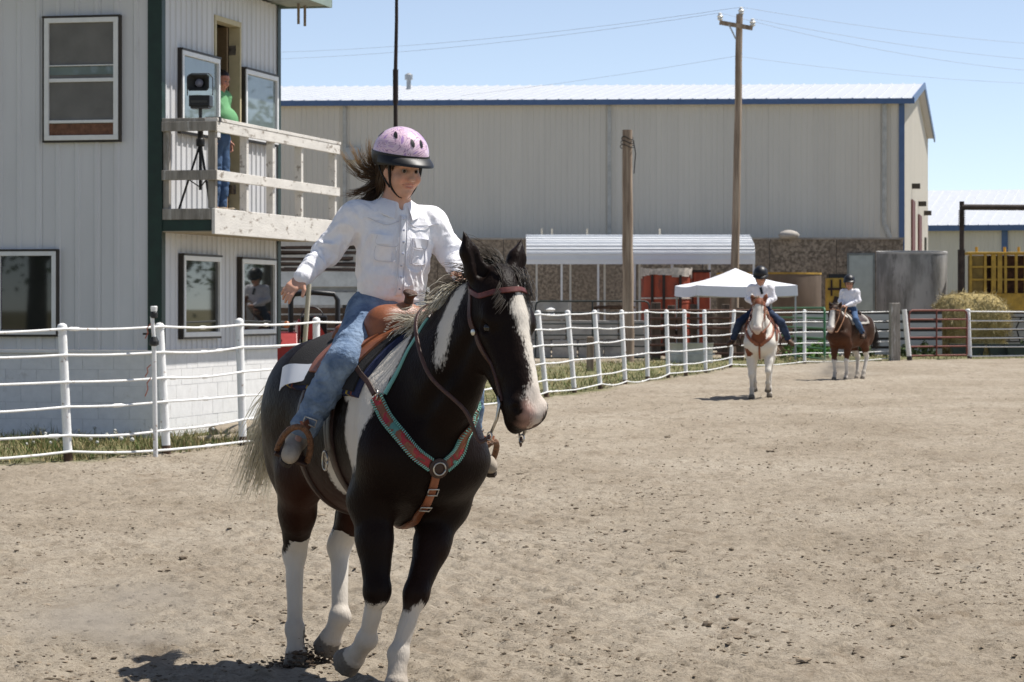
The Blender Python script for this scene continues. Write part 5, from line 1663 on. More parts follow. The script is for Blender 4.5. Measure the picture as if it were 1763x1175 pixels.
def coat_main(V, H, J):
    w = np.full(len(V), -.3)
    a = H.inv(V)
    wob = .014 * fbm(V * 11, 3, 11) + .006 * fbm(V * 34, 2, 5)
    # blaze: wide on the forehead, narrow, then spreading to the right over the nose
    A_, B_, C_ = a[:, 0], a[:, 1], a[:, 2]
    onhead = (A_ > -.02) & (A_ < .72) & (np.abs(C_) < .2) & (np.abs(B_ + .06) < .25) & (V[:, 0] > .9)
    cen = np.interp(A_, [0, .12, .2, .3, .42, .5, .6], [.012, .006, .006, .014, .018, .014, .012])
    hw = np.interp(A_, [.05, .09, .15, .20, .28, .36, .44, .50, .56, .62], [-.02, .020, .044, .038, .024, .023, .030, .042, .040, .016])
    front = np.clip((B_ + .075) / .03, -1, 1)
    bl = np.minimum(hw - np.abs(C_ - cen), front * .05)
    w = np.where(onhead, np.maximum(w, bl), w)
    # white stockings with ragged tops
    for k, top, dep in (('fr', -.04, .05), ('fl', -.06, .05), ('hr', .07, .09), ('hl', .08, .10)):
        kn, ft, hf = [np.asarray(x, float) for x in J[k][1:4]]
        ax = _unit(kn - ft)
        t = (V - kn) @ ax
        near = (np.linalg.norm(V - kn - np.outer(np.clip(t, -9, 0), ax), axis=1) < .13) | ((V[:, 2] < .4) & (np.linalg.norm((V - hf)[:, :2], axis=1) < .2))
        sgn = np.sign(V[:, 1] - kn[1])
        rag = dep * fbm(V * A3(20, 20, 4), 3, 21 + len(k)) + (.03 * np.sin(np.arctan2(V[:, 1] - kn[1], V[:, 0] - kn[0]) * 2 + 1))
        w = np.where(near & (t < .2) & (V[:, 2] < .62), np.maximum(w, np.clip(top - t + rag, -.3, .1)), w)
    # white over the withers and shoulder top, running down in front of the saddle
    R = V[:, 1] < .3
    w = np.maximum(w, sph(V, (.36, -.10, 1.36), (.20, .30, .20)))
    w = np.maximum(w, sph(V, (.46, -.22, 1.17), (.11, .16, .26)))
    w = np.maximum(w, sph(V, (.42, -.25, 1.02), (.035, .1, .13)))
    # long patch down the side of the neck
    n1 = np.asarray(J['neck'][1])
    w = np.maximum(w, sph(V, n1 + A3(-.03, -.10, .05), (.055, .12, .15)))
    w = np.maximum(w, sph(V, n1 + A3(-.02, -.12, -.06), (.035, .10, .11)))
    # wedge on the belly behind the elbow
    w = np.maximum(w, sph(V, (.14, -.25, .85), (.045, .13, .13)))
    w = w + wob
    warm = np.clip((.98 - V[:, 2]) / .25, 0, 1) * np.clip((.5 - np.abs(V[:, 0] + .05)) / .2, 0, 1) * .75 \
        + .35 * np.clip(fbm(V * 3.1, 2, 8) - .1, 0, 1)
    edge = np.clip((w + .03) / .03, 0, 1)
    pink = np.clip((A_ - .535) / .04, 0, 1) * np.clip((B_ + .10) / .03, 0, 1) * onhead * np.clip(.7 - 20 * np.abs(C_ - .0 + .02), 0, .75)
    pink = np.maximum(pink, .75 * np.clip(1 - np.linalg.norm((a - A3(.575, -.028, -.03)) / A3(.06, .05, .035), axis=1), 0, 1) * 1.6 * onhead)
    pink = pink + .25 * onhead * np.clip((A_ - .42) / .12, 0, 1) * (bl > 0)
    horn, dirt = coat_common(V, J)
    for s in (-1, 1):
        pink = pink * (np.linalg.norm(a - A3(.562, -.036, s * .060), axis=1) > .024)
        hole = np.linalg.norm((a - A3(.562, -.036, s * .058)) / A3(.024, .020, .022), axis=1) < 1
        w = np.where(hole & onhead, -.3, w)
    # chin stays pale, lips dark
    w = np.where(onhead & (A_ > .5) & (B_ < -.105) & (B_ > -.135), -.1, w)
    w = np.where(onhead & (A_ > .52) & (B_ < -.16), .1, w)
    w = np.where(onhead & (A_ > .575) & (B_ > -.115) & (np.abs(C_ + .02) > .03) & (B_ < -.05), -.1, w)
    return dict(white=w, warm=warm, pink=pink, dirt=dirt, horn=horn)

M_BAY = coat_mat("bay_pinto_coat", (.0065, .0045, .004), (.016, .009, .0065), (.70, .655, .59))
HA, FA, HFA = horse("horse", "nearest horse, dark bay pinto with white blaze and stockings, under girl in pink helmet",
                    (-.68, 12.45), 24, 5, JA, coat_main, M_BAY, .0095, "pinto horses being ridden round the arena")
# ================================================================== people
def wrinkle(V, N, a, b, amp, freq, seed=0, reach=.16, thr=0.0):
    a, b = np.asarray(a, float), np.asarray(b, float)
    d = _unit(b - a); L = np.linalg.norm(b - a)
    t = (V - a) @ d
    q = V - a - np.outer(np.clip(t, 0, L), d)
    w = np.clip(1.4 - np.linalg.norm(q, axis=1) / reach * 1.4, 0, 1) * np.clip((t + .06) / .06, 0, 1) * np.clip((L + .06 - t) / .06, 0, 1)
    n1 = _unit(np.cross(d, (.3, .9, .2))); n2 = np.cross(d, n1)
    warp = .5 * fbm(V * 9, 2, seed + 3)
    x = np.stack([t * freq + warp * 2.2 + (q @ n1) * 14, (q @ n1) * 9, (q @ n2) * 9], 1)
    r = 1 - np.abs(fbm(x, 2, seed)) * 2.6
    return V + N * (amp * w * np.clip(r, -1, 1))[:, None]

class PersonHead:
    def __init__(s, c, yaw, pitch, size=1.0, roll=0.0):
        M = rotm(yaw, pitch, roll)
        s.o, s.X, s.k = np.asarray(c, float), M, size
    def __call__(s, x, y, z):
        return s.o + s.X @ A3(x, y, z) * s.k
    def inv(s, P):
        return ((P - s.o) @ s.X) / s.k

def hand_field(f, wr, d, n, side, s=1.0, curl=.5):
    """palm from the wrist along d, n = back of the hand; five fingers with two bends each"""
    d, n = _unit(d), _unit(n)
    n = _unit(n - d * (n @ d))
    t = np.cross(d, n) * side                    # towards the thumb
    pc = wr + d * .042 * s
    f.rbox(pc, (.040 * s, .013 * s, .031 * s), .012 * s, np.stack([d, n, t], 1), .012)
    f.cone(wr - d * .02 * s, wr + d * .015 * s, .019 * s, .020 * s, .015, n, .8)
    for i, (off, ln, sp) in enumerate(((.024, .060, .10), (.008, .068, .03), (-.008, .063, -.04), (-.023, .050, -.12))):
        p0 = wr + d * .076 * s + t * off * s
        c = curl * (1 + .18 * i)
        a1 = _unit(d * math.cos(c * .6) - n * math.sin(c * .6) + t * sp)
        a2 = _unit(d * math.cos(c * 1.5) - n * math.sin(c * 1.5) + t * sp)
        a3 = _unit(d * math.cos(c * 2.2) - n * math.sin(c * 2.2) + t * sp)
        p1 = p0 + a1 * ln * .46 * s; p2 = p1 + a2 * ln * .32 * s; p3 = p2 + a3 * ln * .26 * s
        r = (.0082 - .0005 * i) * s
        f.cone(p0 - a1 * .012 * s, p1, r * 1.06, r, .005); f.cone(p1, p2, r, r * .92, .004); f.cone(p2, p3, r * .92, r * .8, .004)
    q0 = wr + d * .022 * s + t * .024 * s
    q1 = q0 + _unit(d * .6 + t * .75 - n * .25) * .034 * s
    q2 = q1 + _unit(d * .85 + t * .35 - n * .35) * .028 * s
    f.cone(q0, q1, .0125 * s, .0100 * s, .01); f.cone(q1, q2, .0098 * s, .0078 * s, .004)

def person_body(J, P):
    """the whole figure as one skin; clothes go over it"""
    f = Field()
    s = J.get('s', 1.0)
    K = PersonHead(*J['head'])
    X = K.X
    k = K.k
    E = lambda c, r, kk, op='+': f.ell(K(*c), np.asarray(r) * k * A3(1, 1.05, 1), X, kk * k, op)
    C = lambda a, b, ra, rb, kk, op='+': f.cone(K(*a), K(*b), ra * k, rb * k, kk * k, op=op)
    E((-.012, 0, .035), (.098, .075, .082), .03)
    E((.030, 0, -.025), (.060, .066, .080), .03)
    C((.015, 0, -.055), (.058, 0, -.096), .046, .024, .03)
    for e in (-1, 1):
        E((.050, e * .038, -.038), (.032, .030, .034), .022)
        C((.005, e * .052, -.045), (.045, e * .026, -.092), .016, .012, .03)
        E((.080, e * .028, .030), (.014, .026, .010), .014)
        E((.091, e * .033, .004), (.009, .017, .0058), .009, '-')
        E((.097, e * .0105, -.034), (.011, .009, .008), .006)
        E((.000, e * .074, -.005), (.020, .012, .032), .012)
    C((.084, 0, .008), (.099, 0, -.025), .0075, .0110, .014)
    E((.085, 0, -.056), (.010, .030, .0050), .008)
    for e in (-1, 1):
        E((.078, e * .031, -.054), (.006, .005, .004), .006, '-')
        E((.068, e * .046, -.030), (.018, .018, .016), .02)
    E((.084, 0, -.068), (.011, .021, .0062), .008)
    E((.098, 0, -.0605), (.015, .028, .0042), .004, '-')
    E((.070, 0, -.092), (.020, .022, .018), .015)
    nb = np.asarray(J['neck'], float)
    f.cone(K(-.02, 0, -.05), nb, .047 * s, .052 * s, .03)
    ch, wa, pe = [np.asarray(J[q], float) for q in ('chest', 'waist', 'pelvis')]
    fx = J.get('fwd', A3(1, 0, 0)); lf = J.get('lft', A3(0, 1, 0))
    f.cone(wa, ch, .115 * s, .125 * s, .05, fx, .68)
    f.cone(ch, nb - A3(0, 0, .03), .12 * s, .07 * s, .05, fx, .7)
    f.cone(pe - lf * .06 * s, pe + lf * .06 * s, .10 * s, .10 * s, .04)
    f.cone(pe, wa, .11 * s, .11 * s, .05, fx, .75)
    for e, q in ((1, 'l'), (-1, 'r')):
        sh, el, wr = [np.asarray(x, float) for x in J['arm_' + q][:3]]
        f.cone(nb - A3(0, 0, .04), sh, .04 * s, .045 * s, .04)
        f.cone(sh, el, .043 * s, .034 * s, .03); f.cone(el, wr, .034 * s, .023 * s, .02)
        hd, hn, curl = J['arm_' + q][3:6]
        hand_field(f, wr, np.asarray(hd, float), np.asarray(hn, float), e * J.get('hs_' + q, 1), s * .95, curl)
        hp, kn, an, toe = [np.asarray(x, float) for x in J['leg_' + q]]
        f.cone(hp, kn, .075 * s, .052 * s, .03); f.cone(kn, an, .05 * s, .022 * s, .02); f.cone(an, toe, .02 * s, .012 * s, .02)
    return f, K

def skin_mat(name, col):
    m = mat(name, col, .5, var=.10, scale=30, attr="tint", spec=.35, rvar=.06)
    m.node_tree.nodes["Principled BSDF"].inputs["Subsurface Weight"].default_value = .08
    m.node_tree.nodes["Principled BSDF"].inputs["Subsurface Radius"].default_value = (.008, .003, .0015)
    return m

def person(name, label, M, J, o_):
    """M: matrix of the frame the joints are given in; o_: look of clothes"""
    o = bpy.data.objects.new(name, None)
    COL.objects.link(o)
    tag(o, label, 'person', o_.get('group'))
    base = Vector(J['base'])
    o.matrix_world = M @ Matrix.Translation(base)
    off = np.asarray(J['base'], float)
    vox = o_.get('vox', .005)
    s = J.get('s', 1.0)
    def put(nm, fld, m, vx, post=None, parent=o):
        me, V = fld.mesh(nm, vx, post)
        co = (V - off).astype(np.float32)
        me.vertices.foreach_set("co", co.ravel()); me.update()
        return link(nm, me, parent, m), V
    def putmb(nm, mb, m, parent=o, smooth=None, bevel=0):
        mb.v = [tuple(np.asarray(p) - off) for p in mb.v]
        return mb.build(nm, m, parent, smooth, bevel)
    f, K = person_body(J, o_)
    body, V = put("body", f, skin_mat("skin_" + o_['skin'], o_['skin_col']), vox)
    a = K.inv(V)
    tint = np.ones((len(V), 3))
    lips = np.clip(1.4 - np.linalg.norm((a - A3(.090, 0, -.062)) / A3(.02, .031, .0125), axis=1) * 1.1, 0, 1)
    tint = tint * (1 - lips[:, None]) + lips[:, None] * A3(.80, .42, .42)
    gap = np.clip(1.5 - np.linalg.norm((a - A3(.092, 0, -.0615)) / A3(.02, .024, .0048), axis=1) * 1.2, 0, 1)
    tint = tint * (1 - gap[:, None]) + gap[:, None] * A3(*o_.get('mouth', (1.25, 1.35, 1.5)))
    for e in (-1, 1):
        bl = .45 * np.clip(1 - np.linalg.norm((a - A3(.075, e * .038, -.035)) / A3(.05, .03, .028), axis=1), 0, 1)
        tint = tint * (1 - bl[:, None]) + tint * bl[:, None] * A3(1.15, .62, .55)
        br = np.clip(1.5 - np.linalg.norm((a - A3(.086, e * .031, .0315 - 0 * e)) / A3(.02, .022, .0055), axis=1) * 1.1, 0, 1)
        tint = tint * (1 - br[:, None] * .72)
        ey = np.clip(1.6 - np.linalg.norm((a - A3(.088, e * .033, .0050)) / A3(.02, .0205, .0100), axis=1) * 1.1, 0, 1)
        tint = tint * (1 - ey[:, None] * .62)  # eye sockets darkened in the skin colour, shade of the hollow painted in
    if o_.get('hairtint') is not None:
        hm = np.clip((a[:, 2] - np.interp(a[:, 0], [-.1, -.02, .03, .08], [-.06, -.02, .045, .068])) / .006, 0, 1)
        tint = tint * (1 - hm[:, None]) + hm[:, None] * np.asarray(o_['hairtint'])
    cattr(body.data, "tint", tint)
    if o_.get('eyes', True):
        for e in (-1, 1):
            mb = MB(); r = .0108 * K.k
            sphere = [(max(1e-4, r * math.sin(t)), -r * math.cos(t)) for t in np.linspace(0, math.pi, 9)]
            mb.lathe(sphere, 12, K(.0785, e * .033, .0035))
            ey = putmb("eye", mb, mat("eye_white", (.40, .36, .34), .25, var=.05), o, 0)
            mb = MB(); r2 = .0078 * K.k
            mb.lathe([(max(1e-4, r2 * math.sin(t)), -r2 * math.cos(t)) for t in np.linspace(0, math.pi, 7)], 10, K(.0838, e * .033 + o_.get('gaze', -.002), .0028))
            putmb("iris", mb, mat("eye_brown", (.02, .011, .007), .12, var=.2, rvar=0), ey, 0)
    # ------------------------------------------------------------ shirt
    nb, ch, wa, pe = [np.asarray(J[q], float) for q in ('neck', 'chest', 'waist', 'pelvis')]
    fx = J.get('fwd', A3(1, 0, 0)); lf = J.get('lft', A3(0, 1, 0))
    sf = Field()
    bl = o_.get('bulk', 1.0)
    hem = wa + (wa - ch) * o_.get('hem', .12)
    sf.cone(hem, wa + (ch - wa) * .35, .147 * s * bl, .140 * s * bl, .05, fx, o_.get('flat', .70))
    sf.cone(wa + (ch - wa) * .35, ch, .140 * s * bl, .145 * s, .06, fx, .70)
    sf.cone(ch, nb - A3(0, 0, .045 * s), .142 * s, .082 * s, .06, fx, .72)
    if o_.get('belly'):
        sf.ell(wa + fx * .09 * s + (ch - wa) * .2, (.13 * s, .15 * s, .15 * s), k=.08)
    for e, q in ((1, 'l'), (-1, 'r')):
        sh, el, wr = [np.asarray(x, float) for x in J['arm_' + q][:3]]
        sf.cone(nb - A3(0, 0, .05 * s), sh, .058 * s, .062 * s, .05)
        sf.cone(ch + lf * e * .06 * s, sh, .07 * s, .058 * s, .05)
        if o_.get('short'):
            sf.cone(sh, sh + (el - sh) * .7, .064 * s, .062 * s, .04)
        else:
            sf.cone(sh, el, .061 * s, .052 * s, .04); sf.cone(el, wr, .051 * s, .036 * s, .03)
            d = _unit(wr - el)
            sf.hoof(wr - d * .058 * s, wr + d * .006 * s, .039 * s, .036 * s, .006)
    # open neck
    sf.cone(nb + A3(0, 0, .0) * s, nb + A3(.0, 0, .12) * s, .050 * s, .056 * s, .015, op='-')
    sf.cone(nb + fx * .06 * s - A3(0, 0, .045) * s, nb + fx * .085 * s + A3(0, 0, .05) * s, .004, .024, .012, op='-')
    cut = hem - A3(0, 0, .16 * s)
    sf.rbox(cut + fx * 0, (.3, .3, .125 * s), .01, None, .012, '-')
    wa_ = o_.get('wr', 1.0)
    def spost(V, N):
        V = V + N * (.004 * wa_ * fbm(V * 9, 3, 31))[:, None]
        for e, q in ((1, 'l'), (-1, 'r')):
            sh, el, wr = [np.asarray(x, float) for x in J['arm_' + q][:3]]
            V = wrinkle(V, N, sh, el + (wr - el) * .3, .012 * wa_, 20, 5 + e, .11)
            V = wrinkle(V, N, el - (wr - el) * .1, wr - (wr - el) * .25, .0085 * wa_, 28, 15 + e, .10)
            V = wrinkle(V, N, sh, wa, .015 * wa_, 11, 25 + e, .15)
        V = wrinkle(V, N, hem + lf * .1, wa + (ch - wa) * .5, .014 * wa_, 12, 41, .2)
        return wrinkle(V, N, hem - lf * .1, wa + (ch - wa) * .5, .014 * wa_, 12, 47, .2)
    shirt, SV = put("shirt", sf, o_['shirt'], o_.get('svox', vox), spost)
    from mathutils.bvhtree import BVHTree
    nq = len(shirt.data.polygons)
    ids = np.zeros(len(shirt.data.loops), np.int32); shirt.data.loops.foreach_get('vertex_index', ids)
    sbvh = BVHTree.FromPolygons([Vector(p) for p in SV], ids.reshape(nq, 4).tolist())
    # ------------------------------------------------------------ jeans
    jf = Field()
    jf.cone(pe - lf * .055 * s, pe + lf * .055 * s, .112 * s, .112 * s, .04)
    jf.cone(pe, wa + (wa - ch) * .05, .125 * s, .128 * s, .05, fx, .74)
    for e, q in ((1, 'l'), (-1, 'r')):
        hp, kn, an, toe = [np.asarray(x, float) for x in J['leg_' + q]]
        jf.cone(hp, kn, .094 * s, .066 * s, .05)
        jf.cone(kn, kn + (an - kn) * .5, .066 * s, .058 * s, .03); jf.cone(kn + (an - kn) * .5, an + (kn - an) * .06, .058 * s, .055 * s, .03)
    def jpost(V, N):
        for e, q in ((1, 'l'), (-1, 'r')):
            hp, kn, an, toe = [np.asarray(x, float) for x in J['leg_' + q]]
            V = wrinkle(V, N, hp + (kn - hp) * .55, kn + (an - kn) * .35, .013, 20, 61 + e, .14)
            V = wrinkle(V, N, kn + (an - kn) * .1, an, .012, 18, 71 + e, .12)
            V = wrinkle(V, N, hp, hp + (kn - hp) * .35, .006, 26, 81 + e, .15)
        return V
    put("jeans", jf, o_['jeans'], o_.get('svox', vox), jpost)
    # ------------------------------------------------------------ boots
    for q in ('l', 'r'):
        hp, kn, an, toe = [np.asarray(x, float) for x in J['leg_' + q]]
        bf = Field()
        td = _unit(toe - an); up = _unit(kn - an)
        fd = _unit(td - up * (td @ up))
        heel = an - up * .055 * s - fd * .012 * s
        bf.cone(an + up * .10 * s, an - up * .02 * s, .046 * s, .042 * s, .03)
        bf.cone(an - up * .015 * s, heel, .040 * s, .034 * s, .03)
        bf.cone(heel, toe, .034 * s, .027 * s, .03)
        bf.cone(heel - td * .012, toe - td * .03, .036 * s, .034 * s, .03)
        b_, BV = put("boot", bf, o_['boot'], max(vox, .005))
        sd = _unit(np.cross(toe - heel, up))
        nn = _unit(np.cross(sd, toe - heel)); nn = nn if nn @ up > 0 else -nn
        mb = MB()
        L = np.linalg.norm(toe - heel)
        tt = _unit(toe - heel)
        poly = [(-.034, -.02), (-.03, .022), (L * .35, .026), (L * .75, .034), (L + .012, .022), (L + .026, 0), (L + .012, -.022), (L * .75, -.034), (L * .35, -.026), (-.03, -.022)]
        lo_, hi_ = [], []
        for x, y in poly:
            p = heel + tt * x * 1 + sd * y * s - nn * .027 * s
            lo_.append(p - nn * .012); hi_.append(p + nn * .004)
        n = len(poly)
        mb.add(hi_ + lo_, [tuple(range(n)), tuple(range(2 * n - 1, n - 1, -1))] + [(i, n + i, n + (i + 1) % n, (i + 1) % n) for i in range(n)])
        h0 = heel - nn * .040 * s - tt * .008
        mb.bar(h0 + nn * .012, h0 - nn * .022, .05 * s, .045 * s, tuple(tt))
        putmb("sole", mb, mat("boot_sole", (.045, .032, .024), .8), b_, None)
    return o, f, K, sbvh, putmb, put
# ---- the girl on the nearest horse
M_SHIRT = mat("white_shirt_cotton", (.86, .85, .88), .8, var=.03, scale=40, bump=.5, bscale=34, spec=.2, sheen=.1, stretch=(1, 1, .6))
M_JEANS = mat("washed_blue_denim", (.085, .135, .225), .85, col2=(.24, .32, .44), lo=.36, hi=.64, scale=9, bump=.5, bscale=60, spec=.15,
              patch=(.26, .34, .44), pscale=4.5, plo=.56, phi=.78)
M_BOOT = mat("dusty_suede_boot", (.36, .31, .25), .9, var=.2, scale=14, spec=.15, bump=.15, bscale=200)
M_BLACK = mat("black_nylon", (.010, .010, .011), .45, var=.25, scale=20, spec=.4)
M_LEATHER = mat("russet_saddle_leather", (.26, .085, .035), .42, var=.28, scale=9, bump=.15, bscale=160, spec=.45, patch=(.11, .04, .02), pscale=6, plo=.5, phi=.75)
M_DLEATHER = mat("dark_oiled_leather", (.040, .018, .011), .45, var=.35, scale=12, bump=.15, bscale=200, spec=.45)
M_TAN = mat("light_tooled_leather", (.33, .15, .065), .5, var=.28, scale=16, bump=.5, bscale=110, spec=.4, patch=(.14, .055, .025), pscale=14, plo=.5, phi=.68)
JG = dict(
    base=(.06, 0, 1.5), s=.98, pelvis=(.04, .0, 1.575), waist=(.065, .003, 1.70), chest=(.07, -.008, 1.895), neck=(.075, -.012, 2.06),
    head=((.102, -.018, 2.202), R_(15), R_(9), .95, R_(4)),
    arm_r=((.045, -.175, 1.985), (-.01, -.285, 1.825), (.085, -.415, 1.70), (.20, -.70, -.68), (.70, -.35, .60), .42),
    arm_l=((.055, .155, 1.99), (.10, .265, 1.86), (.32, .215, 1.76), (.85, -.25, -.35), (.2, .65, .7), 1.25),
    leg_r=((.05, -.085, 1.575), (.315, -.285, 1.365), (.13, -.375, 1.055), (.26, -.470, .945)),
    leg_l=((.05, .085, 1.575), (.315, .285, 1.365), (.15, .375, 1.075), (.29, .435, .965)),
)
MA = HA.matrix_world.copy()
GIRL, GF, GK, GS, g_mb, g_put = person(
    "person", "girl in pink helmet, white western shirt and jeans riding the nearest horse", MA, JG,
    dict(skin="girl", skin_col=(.60, .335, .235), shirt=M_SHIRT, jeans=M_JEANS, boot=M_BOOT, vox=.0042, svox=.0052, group="riders in white shirts", gaze=-.003))

def helmet(K, put_mb, parent_put, shell_m, name="helmet", c0=(-.008, 0, .072), r0=(.138, .122, .122), vents=True, visor=True, band=True):
    """riding helmet in the head's own frame: dome, rim band, peak, vents and harness"""
    def dome(u, v, grow=0.0):
        a = 2 * math.pi * u
        return K(c0[0] + (r0[0] + grow) * math.cos(a) * math.cos(v), c0[1] + (r0[1] + grow) * math.sin(a) * math.cos(v), c0[2] + (r0[2] + grow) * math.sin(v))
    def sheet(v0, v1, nv, grow, nu=48, front_drop=0.0):
        P = np.zeros((nv + 1, nu + 1, 3))
        for i in range(nv + 1):
            for j in range(nu + 1):
                u = j / nu
                drop = front_drop * math.cos(2 * math.pi * u)
                P[i, j] = dome(u, v0 + (v1 - v0) * i / nv + drop * (1 - i / nv), grow)
        return P
    mb = MB()
    mb.grid(sheet(-.02, math.pi / 2 - .001, 18, .0))
    h = put_mb(name, mb, shell_m, smooth=0)
    if band:
        mb = MB()
        mb.slab(sheet(-.46, .03, 6, .004, 48, .12), sheet(-.46, .03, 6, -.012, 48, .12))
        put_mb("rim_band", mb, M_BLACK, h, 50)
    if visor:
        mb = MB()
        P, Q = np.zeros((7, 25, 3)), np.zeros((7, 25, 3))
        for i in range(7):
            t = i / 6
            for j in range(25):
                u = (j / 24 - .5) * .50
                a = 2 * math.pi * u
                ext = .004 + .042 * t * max(0, math.cos(a * .98)) ** .8
                z = c0[2] - .008 - .018 * t - .012 * t * t
                x, y = c0[0] + (r0[0] + ext) * math.cos(a), c0[1] + (r0[1] + ext * .6) * math.sin(a)
                P[i, j] = K(x, y, z + .004); Q[i, j] = K(x, y, z - .004)
        mb.slab(P, Q)
        put_mb("peak", mb, M_BLACK, h, 50)
    if vents:
        for u, v, tilt in ((.030, .52, .25), (-.040, .52, -.1), (-.17, .80, -.8), (.17, .80, .8), (.34, .7, 0), (-.34, .7, 0)):
            mb = MB()
            P, Q = np.zeros((7, 9, 3)), np.zeros((7, 9, 3))
            for i in range(7):
                for j in range(9):
                    rr = i / 6; th = 2 * math.pi * j / 8
                    dv = .17 * rr * math.cos(th); du = .0125 * rr * math.sin(th) / max(.3, math.cos(v)) + tilt * dv * .12
                    P[i, j] = dome(u + du, v + dv, .0018); Q[i, j] = dome(u + du, v + dv, -.006)
            mb.grid(P)
            put_mb("vent", mb, M_BLACK, h, 0)
    # harness: webbing from the temples down to the chin
    ff = GF if K is GK else None
    for e in (-1, 1):
        mb = MB()
        pts = [K(.035, e * .088, .035), K(.040, e * .080, -.030), K(.040, e * .060, -.080), K(.052, e * .024, -.114), K(.060, 0, -.119)]
        pts2 = [K(-.055, e * .090, .030), K(-.010, e * .078, -.035), K(.032, e * .066, -.078)]
        for q in (pts, pts2):
            C = spline(q, 14)
            for i in range(13):
                mb.bar(C[i], C[i + 1], .004, .017 * K.k, tuple(K.X @ A3(.2, e * 1.0, .1)))
        put_mb("strap", mb, M_BLACK, h, None)
    return h

def swirl_helmet_mat():
    m = bpy.data.materials.new("pink_helmet_shell"); m.use_nodes = True
    N, L = m.node_tree.nodes, m.node_tree.links
    bs = N["Principled BSDF"]; bs.inputs["Roughness"].default_value = .28; bs.inputs["Coat Weight"].default_value = .3
    tc = N.new("ShaderNodeTexCoord")
    n = N.new("ShaderNodeTexNoise"); n.inputs["Scale"].default_value = 9; n.inputs["Detail"].default_value = 1.5; n.inputs["Distortion"].default_value = 2.6
    L.new(tc.outputs["Object"], n.inputs["Vector"])
    r = N.new("ShaderNodeValToRGB"); cr = r.color_ramp
    cr.elements[0].position = .0; cr.elements[0].color = (.42, .26, .50, 1)
    cr.elements[1].position = 1; cr.elements[1].color = (.74, .52, .62, 1)
    for p, c in ((.36, (.44, .27, .52)), (.40, (.76, .55, .66)), (.49, (.74, .52, .63)), (.505, (.16, .06, .20)), (.52, (.74, .52, .63)), (.60, (.80, .62, .70)), (.62, (.62, .42, .60))):
        e = cr.elements.new(p); e.color = (*c, 1)
    L.new(n.outputs["Fac"], r.inputs["Fac"])
    L.new(r.outputs["Color"], bs.inputs["Base Color"])
    return m

helmet(GK, g_mb, g_put, swirl_helmet_mat())

# hair under the helmet and the ponytail flying behind
hm = hair_mat("girl_hair", (.014, .008, .006), (.12, .065, .03), (.50, .33, .17))
def girl_hair():
    paths, wid, tone = [], [], []
    r = np.random.default_rng(3)
    # loose hair at temples and nape
    for e in (-1, 1):
        for i in range(150):
            x = r.uniform(-.095, .056); ang = r.uniform(-.1, .1)
            y0 = e * (.098 * math.sqrt(max(.05, 1 - (x / .125) ** 2)) * r.uniform(.80, .93))
            ln = r.uniform(.10, .17) if x < .02 else r.uniform(.05, .085)
            p0 = np.array(K_(x, y0, .035)); pts = []
            for t in np.linspace(0, 1, 7):
                pts.append(K_(x - .035 * t * t - .02 * t + .006 * math.sin(5 * t + i), y0 * (1 - .34 * t * t), .035 - ln * t))
            paths.append(pts); wid.append(r.uniform(.003, .0055)); tone.append(np.clip(np.linspace(.0, .25, 7) + r.uniform(0, .2), 0, 1))
    # ponytail: separate wisps blown out to the rear and right
    root = np.asarray(K_(-.085, -.035, -.04))
    back, right, up = -A3(1, 0, 0), -A3(0, 1, 0), A3(0, 0, 1)
    #        back right  up   length curl strands blond
    locks = [(.25, .50, .85, .17, .30, 34, .75), (.25, .62, .62, .15, .10, 22, .55), (.30, .85, .42, .19, .55, 26, .85), (.30, .95, .10, .20, .75, 24, .7), (.30, .90, -.12, .16, .5, 22, .25),
             (.30, .85, -.45, .17, -.35, 26, .2), (.25, .60, -.75, .16, -.2, 60, .05), (.20, .40, -.95, .15, 0, 70, .0), (.30, .72, -.62, .19, .25, 26, .25), (.15, .25, -1.0, .13, 0, 70, .0)]
    for lb, lr_, lu, L, curl, n, blond in locks:
        d = _unit(back * lb + right * lr_ + up * lu); e_ = _unit(up - d * (up @ d))
        guide = [root + d * L * t + e_ * (curl * .09 * t ** 2.5 - .02 * math.sin(math.pi * t)) for t in np.linspace(0, 1, 7)]
        for i in range(n):
            o_ = r.normal(0, 1, 3) * A3(.010, .010, .012); ll = r.uniform(.72, 1.0); dr_ = r.normal(0, .006, 3)
            pts = []
            for k, t in enumerate(np.linspace(0, 1, 7)):
                g = root + (guide[k] - root) * ll
                pts.append(g + o_ * (1 - .72 * t) + dr_ * t * t * 1.5)
            paths.append(pts); wid.append(r.uniform(.0024, .0042))
            tone.append(np.clip(np.linspace(0, 1, 7) ** 1.1 * (.25 + blond) + r.uniform(-.04, .10), 0, 1))
    return np.array(paths), np.array(wid), np.array(tone)
K_ = GK
hp, hw_, ht = girl_hair()
me, HV = strands("hair", None, hp - np.asarray(JG['base']), hw_, GIRL, hm, taper=.25)
fattr(me, "tone", np.repeat(ht[:, :, None], 3, 2).ravel())
link("hair", me, GIRL, hm)

